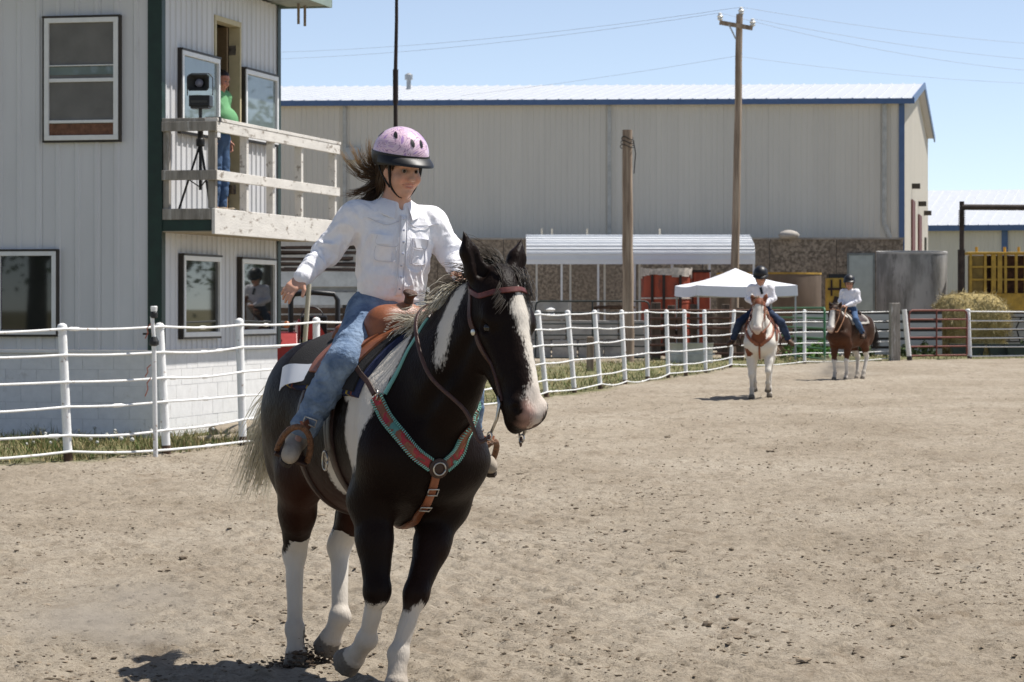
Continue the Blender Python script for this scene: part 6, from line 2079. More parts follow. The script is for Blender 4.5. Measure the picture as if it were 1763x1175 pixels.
# shirt details laid on the cloth
def on_cloth(field, o, ux, uy, nd, quad, thick, nu=8, nv=8):
    """patch spanned by four corners (in ux,uy), dropped along -nd onto the cloth"""
    o, ux, uy, nd = [np.asarray(x, float) for x in (o, ux, uy, nd)]
    a, b, c, d = [np.asarray(q, float) for q in quad]
    P = np.zeros((nv + 1, nu + 1, 3))
    for i in range(nv + 1):
        for j in range(nu + 1):
            s, t = j / nu, i / nv
            q = (a * (1 - s) + b * s) * (1 - t) + (d * (1 - s) + c * s) * t
            P[i, j] = o + ux * q[0] + uy * q[1] + nd * .02
    sh = P.shape
    pos = []
    for p in P.reshape(-1, 3):
        h = field.ray_cast(Vector(p + nd * .25), Vector(-nd), .6)
        pos.append(np.array(h[0]) if h[0] is not None else np.array([np.nan] * 3))
    pos = np.array(pos)
    bad = np.isnan(pos[:, 0])
    if bad.any(): pos[bad] = P.reshape(-1, 3)[bad]
    O = (pos + nd * thick).reshape(sh); I = (pos - nd * .006).reshape(sh)
    return MB().slab(O, I)

def cloth_pt(p, nd):
    h = GS.ray_cast(Vector(p + nd * .25), Vector(-nd), .6)
    return np.array(h[0]) if h[0] is not None else p

ctr, fwd_, left_, up_ = A3(.07, -.008, 1.86), A3(1, 0, 0), A3(0, 1, 0), A3(0, 0, 1)
SB = mat("shirt_trim_cotton", (.86, .85, .88), .8, var=.03, scale=40, spec=.2)
SHIRT_O = [c for c in GIRL.children if c.name.startswith("shirt")][0]
g_mb("placket", on_cloth(GS, ctr, left_, up_, fwd_, ((-.014, -.20), (.014, -.20), (.014, .145), (-.014, .145)), .008, 3, 24), SB, SHIRT_O, 0)
for e in (-1, 1):
    n_ = _unit(fwd_ + left_ * e * .15)
    pk = on_cloth(GS, ctr + left_ * e * .072, left_, up_, n_, ((-.040, -.055), (.040, -.055), (.040, .045), (-.040, .045)), .010, 8, 8)
    pkt = g_mb("pocket", pk, SB, SHIRT_O, 40)
    g_mb("pocket_flap", on_cloth(GS, ctr + left_ * e * .072, left_, up_, n_, ((-.030, .012), (.030, .012), (.043, .052), (-.043, .052)), .019, 8, 5), SB, pkt, 40)
    mb = MB()
    p = cloth_pt(ctr + left_ * e * .072 + up_ * .028, fwd_) + fwd_ * .008
    mb.lathe([(.0055, -.004), (.0055, .0015), (.003, .0025)], 10, p, Matrix.Rotation(R_(90), 3, 'Y'))
    g_mb("snap", mb, mat("pearl_snap", (.50, .50, .58), .2, metal=.4), pkt, 40)
    # yoke seam pointing down over the chest
    yk = on_cloth(GS, ctr + left_ * e * .085, left_, up_, n_, ((-.062 if e > 0 else -.075, .105 if e > 0 else .120), (.075 if e > 0 else .062, .120 if e > 0 else .105), (.070, .128), (-.070, .128)), .004, 10, 3)
    g_mb("yoke", yk, SB, SHIRT_O, 40)
M_SEAM = mat("seam_edge_shade", (.66, .66, .71), .8, var=.1)  # seam thread greyed to draw the edge shade the white cloth lacks
def seam(pts, parent, off=.004, r=.0019, n=26):
    q = [cloth_pt(p, fwd_) + fwd_ * off for p in spline(pts, n)]
    g_mb("seam", MB().tube(q, r, 5), M_SEAM, parent, 60)
for e in (-1, 1):
    c_ = ctr + left_ * e * .072
    at2 = lambda a, b: c_ + left_ * a + up_ * b
    seam([at2(-.043, .050), at2(-.042, .012), at2(0, .004), at2(.042, .012), at2(.043, .050)], SHIRT_O, .021)
    seam([at2(-.041, .004), at2(-.041, -.045), at2(-.03, -.057), at2(0, -.060), at2(.03, -.057), at2(.041, -.045), at2(.041, .004)], SHIRT_O, .012)
    seam([ctr + left_ * e * .02 + up_ * .118, ctr + left_ * e * .075 + up_ * .098, ctr + left_ * e * .15 + up_ * .122], SHIRT_O, .006)
    seam([ctr + left_ * e * .0145 + up_ * z for z in (-.19, -.1, 0, .1, .14)], SHIRT_O, .009, .0016)
for i in range(7):
    p = cloth_pt(ctr + up_ * (-.17 + .05 * i), fwd_) + fwd_ * .007
    g_mb("button", MB().lathe([(.0055, -.003), (.0055, .0015), (.003, .0022)], 10, p, Matrix.Rotation(R_(90), 3, 'Y')), _MATS["pearl_snap"], SHIRT_O, 40)
# collar: two pointed leaves standing off the neck
for e in (-1, 1):
    nb = np.asarray(JG['neck'])
    P, Q = np.zeros((5, 9, 3)), np.zeros((5, 9, 3))
    for i in range(5):
        t = i / 4
        for j in range(9):
            s = j / 8
            a = e * (math.pi * (1 - s) + .30 * s)
            base = nb + A3(math.cos(a) * .058, math.sin(a) * .060, .034 - .036 * s)
            out = nb + A3(math.cos(a) * (.082 + .022 * s), math.sin(a) * (.092 + .012 * s) + e * .012 * s, -.018 - .055 * s * s)
            P[i, j] = base * (1 - t) + out * t + A3(0, 0, .014 * math.sin(t * math.pi))
            Q[i, j] = P[i, j] - A3(.002, 0, .0035)
    g_mb("collar", MB().slab(P, Q), SB, SHIRT_O, 40)
# belt with silver plates
JEANS_O = [c for c in GIRL.children if c.name.startswith("jeans")][0]
bel = Field().cone(A3(.052, .0, 1.668), A3(.053, 0, 1.672), .131, .131, .01, A3(1, 0, 0), .76)
ring = [A3(.053 + .1 * math.cos(a), .131 * math.sin(a), 1.668) for a in np.linspace(-math.pi, math.pi, 25)]
mb = strap(bel, ring, .042, .008, 64)
belt = g_mb("belt", mb, M_DLEATHER, GIRL, 40)
for a in np.linspace(-2.0, 2.0, 13):
    p = bel.project(np.array([A3(.053 + .1 * math.cos(a), .131 * math.sin(a), 1.669)]), .009)[0]
    nrm = Vector((math.cos(a), math.sin(a), 0))
    ax = nrm.to_track_quat('Z', 'Y').to_matrix()
    mb = MB().lathe([(.017, -.003), (.018, .001), (.012, .004), (.001, .005)], 10, p, ax)
    g_mb("concho", mb, M_SILVER, belt, 0)
# ---- saddlery on the nearest horse (each piece rests on or hangs from the horse)
def on_horse(name, label, cat, M, base):
    o = bpy.data.objects.new(name, None); COL.objects.link(o)
    tag(o, label, cat)
    o.matrix_world = M @ Matrix.Translation(Vector(base))
    def put(nm, mb, m, parent=None, smooth=None, bevel=0):
        mb.v = [tuple(np.asarray(p) - np.asarray(base)) for p in mb.v]
        return mb.build(nm, m, parent or o, smooth, bevel)
    def putf(nm, fld, m, vox, parent=None, post=None):
        me, V = fld.mesh(nm, vox, post)
        me.vertices.foreach_set("co", (V - np.asarray(base)).astype(np.float32).ravel()); me.update()
        return link(nm, me, parent or o, m)
    return o, put, putf

def wrap(field, xs, angs, off, thick, zc=1.08, edge=None):
    """sheet laid round the trunk: rows along x, columns round the barrel (0 = spine)"""
    xs, angs = np.asarray(xs, float), np.asarray(angs, float)
    X, A_ = np.meshgrid(xs, angs, indexing='ij') if edge is None else edge(xs, angs)
    D = np.stack([np.zeros_like(A_), np.sin(A_), np.cos(A_)], -1).reshape(-1, 3)
    C = np.stack([X, np.zeros_like(X), np.full_like(X, zc)], -1).reshape(-1, 3)
    lo, hi = np.full(len(C), .05), np.full(len(C), .75)
    for _ in range(22):
        m = (lo + hi) / 2
        ins = field.eval(C + D * m[:, None]) < 0
        lo, hi = np.where(ins, m, lo), np.where(ins, hi, m)
    sh = X.shape + (3,)
    return (C + D * (lo + off + thick)[:, None]).reshape(sh), (C + D * (lo + off)[:, None]).reshape(sh)

def pad_mat():
    m = bpy.data.materials.new("woven_saddle_blanket"); m.use_nodes = True
    N, L = m.node_tree.nodes, m.node_tree.links
    bs = N["Principled BSDF"]; bs.inputs["Roughness"].default_value = .95; bs.inputs["Specular IOR Level"].default_value = .1
    tc = N.new("ShaderNodeTexCoord")
    sx = N.new("ShaderNodeSeparateXYZ"); L.new(tc.outputs["Object"], sx.inputs[0])
    mp = N.new("ShaderNodeMath"); mp.operation = 'MULTIPLY'; mp.inputs[1].default_value = 4.6; L.new(sx.outputs["X"], mp.inputs[0])
    fr = N.new("ShaderNodeMath"); fr.operation = 'FRACT'; L.new(mp.outputs[0], fr.inputs[0])
    r = N.new("ShaderNodeValToRGB"); r.color_ramp.interpolation = 'CONSTANT'
    cr = r.color_ramp; cr.elements[0].color = (.030, .038, .085, 1); cr.elements[1].position = .62; cr.elements[1].color = (.36, .26, .055, 1)
    for p, c in ((.70, (.035, .045, .10)), (.80, (.20, .06, .04)), (.86, (.03, .038, .085))):
        e = cr.elements.new(p); e.color = (*c, 1)
    L.new(fr.outputs[0], r.inputs["Fac"])
    L.new(r.outputs["Color"], bs.inputs["Base Color"])
    n = N.new("ShaderNodeTexNoise"); n.inputs["Scale"].default_value = 260; L.new(tc.outputs["Object"], n.inputs["Vector"])
    b = N.new("ShaderNodeBump"); b.inputs["Strength"].default_value = .8; b.inputs["Distance"].default_value = .006
    L.new(n.outputs["Fac"], b.inputs["Height"]); L.new(b.outputs[0], bs.inputs["Normal"])
    return m

o, put, putf = on_horse("saddle_pad", "navy and yellow woven saddle pad under the nearest rider's saddle", "saddle pad", MA, (0, 0, 1.45))
O_, I_ = wrap(FA, np.linspace(-.36, .44, 34), np.linspace(-1.08, 1.08, 60), .001, .022)
put("blanket", MB().slab(O_, I_), pad_mat(), None, 50)
O_, I_ = wrap(FA, np.linspace(-.34, .425, 34), np.linspace(-1.04, 1.04, 60), .0235, .010)
put("felt_liner", MB().slab(O_, I_), mat("dark_felt", (.016, .015, .016), .95, bump=.4, bscale=200), None, 50)

SAD, put, putf = on_horse("saddle", "russet leather western saddle carrying the girl in pink helmet", "saddle", MA, (0, 0, 1.5))
def skirt_edge(xs, angs):
    X, A_ = np.meshgrid(xs, angs, indexing='ij')
    t = np.abs(A_) / np.abs(angs).max()
    mid = (xs[0] + xs[-1]) / 2
    return mid + (X - mid) * (1 - .16 * t ** 4), A_
O_, I_ = wrap(FA, np.linspace(-.14, .385, 30), np.linspace(-.88, .88, 56), .0345, .010, edge=skirt_edge)
put("skirt", MB().slab(O_, I_), M_LEATHER, None, 50)
O_, I_ = wrap(FA, np.linspace(-.05, .33, 20), np.linspace(-.83, -.34, 16), .0455, .008, edge=skirt_edge)
for e in (-1, 1):
    O2, I2 = O_.copy(), I_.copy(); O2[..., 1] *= -e; I2[..., 1] *= -e
    put("jockey", MB().slab(O2, I2), M_LEATHER, None, 50)
sw = Field()
sw.ell((.255, 0, 1.545), (.085, .150, .075), np.array(rotm(0, R_(-18))), .04)
for e in (-1, 1):
    sw.ell((.245, e * .095, 1.525), (.080, .075, .078), None, .05)
    sw.cone((.255, e * .10, 1.50), (.285, e * .15, 1.41), .055, .035, .05)
sw.cone((.25, 0, 1.55), (.265, 0, 1.60), .05, .03, .04)
sw.ell((.36, 0, 1.455), (.075, .075, .075), None, .02, '-')
swell = putf("swell", sw, M_LEATHER, .006)
for e in (-1, 1):                                     # pale buck stitching round the front arch
    for t in np.linspace(.1, 1.45, 15):
        p = sw.project(np.array([(.34, e * .125 * math.sin(t), 1.46 + .125 * math.cos(t))]), .001)[0]
        put("stitch", MB().box(p, (.006, .009, .006), 0, 0, 0), mat("rawhide_stitch", (.70, .66, .56), .7), swell)
hn = Field().cone((.262, 0, 1.585), (.285, 0, 1.655), .022, .019, .01)
hn.ell((.290, 0, 1.672), (.034, .032, .014), np.array(rotm(0, R_(20))), .012)
putf("horn", hn, mat("wrapped_horn_leather", (.075, .030, .016), .5, var=.3, scale=30, bump=.4, bscale=220), .005)
st = Field()
st.cone((.17, 0, 1.50), (-.05, 0, 1.475), .075, .085, .06, (0, 0, 1), .5)
st.cone((-.05, 0, 1.475), (-.22, 0, 1.50), .085, .10, .06, (0, 0, 1), .55)
putf("seat", st, M_LEATHER, .009)
ct = Field()
pts = [(-.23 + .03 * math.cos(a), .13 * math.sin(a), 1.46 + .075 * math.cos(a)) for a in np.linspace(-1.35, 1.35, 9)]
ct.chain(pts, [.018] + [.022] * 7 + [.018], .02)
ct.cone((-.20, 0, 1.46), (-.22, 0, 1.52), .08, .06, .04, (1, 0, 0), .3)
putf("cantle", ct, M_LEATHER, .008)
for e in (-1, 1):
    def sc_(p): return A3(p[0], -e * p[1], p[2])
    # fender and stirrup leather
    fd = [A3(*sc_(p)) for p in ((.10, -.19, 1.46), (.125, -.255, 1.36), (.155, -.305, 1.23), (.165, -.335, 1.12), (.175, -.375, 1.04))]
    Cf = spline(fd, 22)
    wf = np.interp(np.linspace(0, 1, 22), [0, .25, .55, .75, 1], [.10, .16, .17, .09, .055])
    nrm = A3(.25, -e * 1.0 * -1 if False else -e * -1.0, .25)
    nrm = A3(.1, -1.0, .35) if e > 0 else A3(.1, 1.0, .35)
    put("fender", strap(FA, fd, .1, .007, 22, .0, False, None, nrm, wf), M_TAN, None, 50)
    B = sc_((.205, -.430, .975)); d = _unit(sc_((.26, -.470, .945)) - sc_((.13, -.375, 1.055)))
    upv = _unit(sc_((.175, -.375, 1.10)) - B); lat = _unit(np.cross(d, upv)); upv = _unit(np.cross(lat, d))
    ring = []
    for a in np.linspace(-.15, math.pi + .15, 15):
        ring.append(B - upv * .022 + lat * .068 * math.cos(a) + upv * .150 * max(-.05, math.sin(a)) ** .9 if math.sin(a) > 0 else B - upv * .03 + lat * .068 * math.cos(a))
    mb = MB(); mb.tube(ring, .0135, 8, True)
    stp = put("stirrup", mb, mat("braided_stirrup_leather", (.20, .095, .045), .55, var=.4, scale=60, bump=.8, bscale=150), None, 0)
    put("tread", MB().bar(B - upv * .036 - lat * .072, B - upv * .036 + lat * .072, .055, .016, tuple(upv)), M_DLEATHER, stp, None, .004)
    top = B + upv * .135
    put("stirrup_leather", strap(FA, [fd[3], (fd[4] + top) / 2 + upv * .02, top], .045, .008, 14, 0, False, None, nrm), M_LEATHER, None, 50)
    mb = MB()
    pc = fd[3] * .4 + top * .6 + _unit(nrm) * .012
    q = [pc + lat * .026 + upv * .018, pc - lat * .026 + upv * .018, pc - lat * .026 - upv * .018, pc + lat * .026 - upv * .018]
    mb.tube([*q, q[0]], .0035, 6)
    put("buckle", mb, M_STEEL, None, 0)
    # concho and strings on the jockey
    cp = sc_((.235, -.165, 1.455))
    axq = Vector(_unit(sc_((.25, -.75, .6)))).to_track_quat('Z', 'Y').to_matrix()
    cp = FA.project(np.array([cp]), .058)[0]
    ros = put("rosette", MB().lathe([(.052, -.004), (.052, .003), (.047, .006)], 20, cp, axq), M_TAN, None, 40)
    put("concho", MB().lathe([(.026, .004), (.026, .009), (.018, .013), (.004, .015)], 18, cp, axq), M_SILVER, ros, 40)
    for k in (-1, 1):
        s0 = cp + _unit(sc_((.3, -.6, -.5))) * .01
        put("saddle_string", strap(FA, [s0, s0 + sc_((-.02 + .03 * k, -.04, -.07)), s0 + sc_((-.05 + .04 * k, -.07, -.16))], .009, .003, 10, 0, False, None, nrm), M_TAN, ros, None)
# cinches round the belly
for x0, x1, nm in ((.16, .22, "front_cinch"), (-.14, -.12, "rear_cinch")):
    aa = np.linspace(.85, 2 * math.pi - .85, 40)
    C = wrap(FA, [0], aa, .002, 0, edge=lambda q, w: (x0 + (x1 - x0) * (1 - np.cos(w)) / 2, w))[0]
    put(nm, strap(FA, C, .060 if x0 > 0 else .045, .007, 90, .003), M_DLEATHER, None, 50)
# hanging latigo with its ring on the girl's right
lp = [FA.project(np.array([p]), .006)[0] for p in ((.09, -.27, 1.22), (.15, -.275, 1.10), (.17, -.265, .98))]
put("latigo", strap(FA, lp, .042, .006, 18, .004), M_DLEATHER, None, 50)
mb = MB(); cpt = lp[2] + A3(0, -.012, -.04)
mb.tube([cpt + A3(.030 * math.cos(a), -.004 * math.sin(a), .040 * math.sin(a)) for a in np.linspace(0, 2 * math.pi, 17)], .0045, 6)
put("cinch_ring", mb, M_STEEL, None, 0)

# white number card pinned to the saddle blanket
o, put, putf = on_horse("number_card", "white paper entry card on the blanket behind the girl's leg", "card", MA, (-.28, -.27, 1.3))
cc = [FA.project(np.array([p]), .05)[0] for p in ((-.34, -.27, 1.30), (-.14, -.27, 1.36), (-.11, -.27, 1.27), (-.30, -.29, 1.21))]
P = np.zeros((5, 7, 3))
for i in range(5):
    for j in range(7):
        s, t = j / 6, i / 4
        P[i, j] = (cc[0] * (1 - s) + cc[1] * s) * (1 - t) + (cc[3] * (1 - s) + cc[2] * s) * t + A3(0, -1, .5) * .012 * math.sin(s * 5)
put("sheet", MB().slab(P + A3(0, -.001, .0005), P - A3(0, -.001, .0005)), mat("white_card", (.80, .82, .86), .6, var=.03), None, 40)

# ---- breast collar
def tooled_mat():
    m = bpy.data.materials.new("tooled_breast_collar"); m.use_nodes = True
    N, L = m.node_tree.nodes, m.node_tree.links
    bs = N["Principled BSDF"]; bs.inputs["Roughness"].default_value = .55
    tc = N.new("ShaderNodeTexCoord")
    n = N.new("ShaderNodeTexNoise"); n.inputs["Scale"].default_value = 13; n.inputs["Detail"].default_value = 2
    L.new(tc.outputs["Object"], n.inputs["Vector"])
    r = N.new("ShaderNodeValToRGB"); cr = r.color_ramp; cr.interpolation = 'CONSTANT'
    cr.elements[0].color = (.09, .24, .20, 1); cr.elements[1].position = .40; cr.elements[1].color = (.22, .075, .035, 1)
    for p, c in ((.52, (.27, .09, .04)), (.56, (.34, .025, .03)), (.64, (.15, .05, .03)), (.70, (.12, .30, .25))):
        e = cr.elements.new(p); e.color = (*c, 1)
    L.new(n.outputs["Fac"], r.inputs["Fac"]); L.new(r.outputs["Color"], bs.inputs["Base Color"])
    n2 = N.new("ShaderNodeTexNoise"); n2.inputs["Scale"].default_value = 110; L.new(tc.outputs["Object"], n2.inputs["Vector"])
    b = N.new("ShaderNodeBump"); b.inputs["Strength"].default_value = .6; b.inputs["Distance"].default_value = .004
    L.new(n2.outputs["Fac"], b.inputs["Height"]); L.new(b.outputs[0], bs.inputs["Normal"])
    return m
M_TOOL = tooled_mat()
M_TEAL = mat("turquoise_lacing", (.20, .46, .40), .6, var=.15)
BCO, put, putf = on_horse("breast_collar", "tooled breast collar with turquoise laced edges across nearest horse's chest", "breast collar", MA, (.75, 0, .95))
paths = {-1: [(.56, -.235, 1.235), (.66, -.215, 1.15), (.74, -.175, 1.08), (.775, -.115, 1.01), (.775, -.035, .962)],
         1: [(.775, .015, .962), (.785, .07, 1.02), (.79, .115, 1.10), (.74, .19, 1.18), (.62, .24, 1.25)]}
for e in (-1, 1):
    put("collar_strap", strap(FA, paths[e], .050, .006, 46, .005), M_TOOL, None, 50)
    C = FA.project(spline(paths[e], 120), .012)
    Nn = FA.grad(C); T = np.gradient(C, axis=0); T /= np.linalg.norm(T, axis=1)[:, None]; S = np.cross(T, Nn)
    for k in (-1, 1):
        mb = MB()
        for i in range(2, 118, 3):
            a = C[i] + S[i] * k * .0265; b = C[i] + S[i] * k * .017 + T[i] * .004
            mb.bar(a - Nn[i] * .006, a + Nn[i] * .002, .004, .004, tuple(T[i])); mb.bar(a + Nn[i] * .001, b + Nn[i] * .003, .0042, .003, tuple(Nn[i]))
        tag(put("lacing", mb, M_TEAL, None, None), kind='stuff')
    # tug up to the saddle
    up_p = [(.57, e * .235, 1.235), (.50, e * .245, 1.285), (.42, e * .25, 1.32), (.33, e * .245, 1.36)]
    put("tug_strap", strap(FA, up_p, .022, .005, 20, .03), M_DLEATHER, None, 50)
    mb = MB(); c = FA.project(np.array([(.565, e * .235, 1.24)]), .014)[0]
    mb.tube([c + A3(.020 * math.cos(a), 0, .022 * math.sin(a)) for a in np.linspace(0, 2 * math.pi, 13)], .0036, 6)
    put("dee_ring", mb, M_STEEL, None, 0)
    wp = [(.60, e * .225, 1.26), (.59, e * .17, 1.36), (.60, e * .09, 1.47), (.61, 0, 1.53)]
    put("wither_strap", strap(FA, wp, .018, .004, 24, .004), M_TEAL if e < 0 else M_DLEATHER, None, 50)
mb = MB(); c = FA.project(np.array([(.78, -.01, .955)]), .016)[0]
ax = Vector(FA.grad(c[None])[0]).to_track_quat('Z', 'Y').to_matrix()
put("center_patch", MB().lathe([(.042, -.008), (.042, .002), (.034, .006)], 18, c, ax), M_DLEATHER, None, 40)
mb.tube([Vector(c) + ax @ Vector((.026 * math.cos(a), .026 * math.sin(a), .009)) for a in np.linspace(0, 2 * math.pi, 17)], .0036, 6)
put("center_ring", mb, M_STEEL, None, 0)
tp = [(.775, -.012, .925), (.74, -.010, .86), (.66, -.005, .77), (.52, 0, .71), (.35, 0, .70)]
put("center_tug", strap(FA, tp, .034, .006, 34, .006), M_LEATHER, None, 50)
for t in (.28, .5):
    C = FA.project(spline(tp, 50), .016); i = int(t * 49); Nn = FA.grad(C[i:i + 1])[0]; T = _unit(C[i + 1] - C[i]); S = np.cross(T, Nn)
    mb = MB(); q = [C[i] + S * .022 + T * .016, C[i] - S * .022 + T * .016, C[i] - S * .022 - T * .016, C[i] + S * .022 - T * .016]
    mb.tube([*q, q[0]], .0034, 6)
    put("buckle", mb, M_STEEL, None, 0)

# ---- bridle and reins
M_BR = mat("dark_bridle_leather", (.055, .022, .014), .42, var=.35, scale=25, spec=.45, bump=.2, bscale=200)
BRI, put, putf = on_horse("bridle", "dark leather bridle with curb bit and reins on the nearest horse", "bridle", MA, (1.0, .1, 1.7))
H = HFA
bb = [H(.03, -.11, -.095), H(.075, -.06, -.10), H(.085, -.01, -.05), H(.085, .005, 0), H(.085, -.01, .05), H(.075, -.06, .10), H(.03, -.11, .095)]
put("browband", strap(FA, bb, .022, .005, 40, .003), mat("red_brown_browband", (.12, .035, .03), .45, var=.3, scale=40), None, 50)
for e in (-1, 1):
    ck = [H(-.005, -.12, e * .06), H(.03, -.115, e * .098), H(.12, -.13, e * .12), H(.24, -.13, e * .11), H(.38, -.125, e * .08), H(.495, -.118, e * .068)]
    put("cheek_strap", strap(FA, ck, .020, .005, 40, .003), M_BR, None, 50)
    cs = [H(.50, -.125, e * .068), H(.50, -.175, e * .05), H(.50, -.195, 0)]
    put("curb_strap", strap(FA, cs, .014, .004, 18, .003), M_TAN, None, 50)
    b0 = FA.project(np.array([H(.505, -.118, e * .066)]), .010)[0]
    mb = MB(); C_ = H.C * e
    mb.tube([b0 + H.A * (-.035) , b0, b0 + H.A * .05 - H.B * .035, b0 + H.A * .085 - H.B * .085], [.006, .008, .006, .006], 8)
    shank = put("bit_shank", mb, M_STEEL, None, 0)
    rc = b0 + H.A * .095 - H.B * .10
    mb = MB(); mb.tube([rc + H.A * .016 * math.cos(a) + H.B * .016 * math.sin(a) for a in np.linspace(0, 2 * math.pi, 13)], .0034, 6)
    put("rein_ring", mb, M_STEEL, shank, 0)
    mb = MB(); q = FA.project(np.array([H(.20, -.13, e * .115)]), .010)[0]
    ax = Vector(FA.grad(q[None])[0]).to_track_quat('Z', 'Y').to_matrix()
    put("buckle", MB().lathe([(.013, -.002), (.013, .004), (.008, .006)], 12, q, ax), M_STEEL, None, 40)
    hand = A3(.405, .195, 1.725)
    if e < 0:
        rp = [rc, rc + A3(-.06, -.02, -.02), A3(.98, -.005, 1.20), A3(.85, -.115, 1.33), A3(.72, -.135, 1.50), A3(.60, -.07, 1.60), A3(.50, .08, 1.66), hand]
    else:
        rp = [rc, rc + A3(-.08, .03, -.02), A3(.98, .22, 1.24), A3(.80, .22, 1.40), A3(.60, .20, 1.58), hand]
    mb = strap(FA, rp, .016, .003, 60, 0, False, None, A3(.4, -.8, .3) if e < 0 else A3(.4, .8, .3))
    put("rein", mb, M_BR, None, 50)

# ---- mane, forelock and tail
def mane(parent, off, crest_pts, n, seed, wind, m, tone_fn, length=(.16, .34), width=(.0035, .006), spread=.02, lift=0.0):
    r = np.random.default_rng(seed)
    C = spline(crest_pts, 200)
    paths, tone = [], []
    per = 16
    for g in range(n // per):
        s = r.uniform(0, 1); side = -1 if r.uniform() < .8 else 1
        L = r.uniform(*length)
        d0 = _unit(A3(-.25, side * r.uniform(.3, .9), r.uniform(.35, .9) + lift)); w = _unit(np.asarray(wind) + r.normal(0, .30, 3))
        tn = tone_fn(s, r); swirl = r.normal(0, .35, 3)
        for i in range(per):
            p = C[int(np.clip(s + r.normal(0, .02), 0, 1) * 199)] + r.normal(0, spread, 3) * A3(.4, .8, .3)
            ll = L * r.uniform(.6, 1.1); dj = r.normal(0, .09, 3)
            pts = []
            for t in np.linspace(0, 1, 7):
                pts.append(p.copy())
                dd = _unit(d0 * (1 - t) ** 2 + w * t * 1.3 + A3(0, side * .4, -.75) * (t * .8) + swirl * math.sin(t * 3) * .6 + dj)
                p = p + dd * ll / 6
            paths.append(pts); tone.append(np.clip(tn + r.uniform(-.12, .12) + np.linspace(0, .1, 7), 0, 1))
    n = len(paths)
    paths = np.array(paths)
    return paths, r.uniform(*width, n), np.array(tone)
def add_hair(name, parent, paths, wid, tone, m, off=(0, 0, 0), taper=.3):
    me, _ = strands(name, None, paths - np.asarray(off), wid, parent, m, taper=taper)
    fattr(me, "tone", np.repeat(tone[:, :, None], 3, 2).ravel())
    return link(name, me, parent, m)
HM = hair_mat("pinto_mane", (.010, .008, .007), (.16, .12, .08), (.82, .76, .63))
n0, n1, n2 = [np.asarray(x) for x in JA['neck']]
cr = lambda p, d: np.asarray(p) + A3(-.10, 0, .13) * d
crest = [FA.project(np.array([p]), -.008)[0] for p in (A3(.42, 0, 1.50), cr(n0, 1.6), cr(n1, 1.3), cr(n2, .95), H(-.01, -.05, 0))]
def tone_a(s, r):
    return (.92 if r.uniform() < .6 else .15) if s < .5 else (.9 if r.uniform() < (.62 - .62 * s) else r.uniform(0, .2))
p_, w_, t_ = mane(HA, None, crest, 800, 11, (-.75, -.75, -.05), HM, tone_a, length=(.09, .19), width=(.0018, .0034), lift=-.1)
add_hair("mane", HA, p_, w_, t_, HM)
p_, w_, t_ = mane(HA, None, crest[:3], 520, 12, (-.05, -.55, -1.1), HM, lambda s, r: .95 if r.uniform() < .93 else .3, length=(.10, .17), width=(.002, .0036), lift=-.35)
add_hair("mane", HA, p_, w_, t_, HM)
r = np.random.default_rng(5)
paths = []
for g in range(26):
    gc = r.normal(0, .030); cx = r.normal(-.15, .45); L0 = r.uniform(.10, .19); lift_ = r.uniform(.02, .045)
    for i in range(16):
        p = H(r.uniform(-.045, .04), -.012, gc + r.normal(0, .008)); pts = []; L = L0 * r.uniform(.75, 1.08)
        for t in np.linspace(0, 1, 7):
            pts.append(p + (H.A * L * t + H.B * (lift_ * math.sin(t * 2.4) + .012) + H.C * (cx * .10 * t ** 1.5 + r.normal(0, .002))))
        paths.append(pts)
nf = len(paths)
add_hair("forelock", HA, np.array(paths), r.uniform(.0022, .0038, nf), np.clip(r.uniform(0, .14, (nf, 1)) + np.zeros(7), 0, 1), HM)
TM = hair_mat("pinto_tail", (.07, .055, .035), (.62, .54, .38), (.93, .86, .68))
def tail(parent, root, n, L, seed, blow, m, dark=.2):
    r = np.random.default_rng(seed)
    paths, tone = [], []
    for i in range(n):
        p = np.asarray(root) + r.normal(0, .022, 3); pts = []
        out = _unit(A3(-1.0, 0, .25) + r.normal(0, .12, 3)); ll = L * r.uniform(.65, 1.05); b = np.asarray(blow) * r.uniform(.5, 1.25) + r.normal(0, .07, 3); jj = r.normal(0, .06, 3)
        for t in np.linspace(0, 1, 8)[:7]:
            pts.append(p.copy())
            dd = _unit(out * (1 - t) ** 2.6 + A3(0, 0, -1.0) * min(1, .25 + 1.5 * t) + b * t + jj * math.sin(t * 4))
            p = p + dd * ll / 6
        paths.append(pts)
        tn = np.linspace(.9, .9, 7) if r.uniform() > dark else np.linspace(.5, .0, 7)
        tone.append(np.clip(tn + r.uniform(-.15, .15), 0, 1))
    return np.array(paths), r.uniform(.002, .0038, n), np.array(tone)
p_, w_, t_ = tail(HA, (-.84, -.02, 1.27), 900, .76, 4, (-.02, -.32, .0), TM, .10)
add_hair("tail", HA, p_, w_, t_, TM)
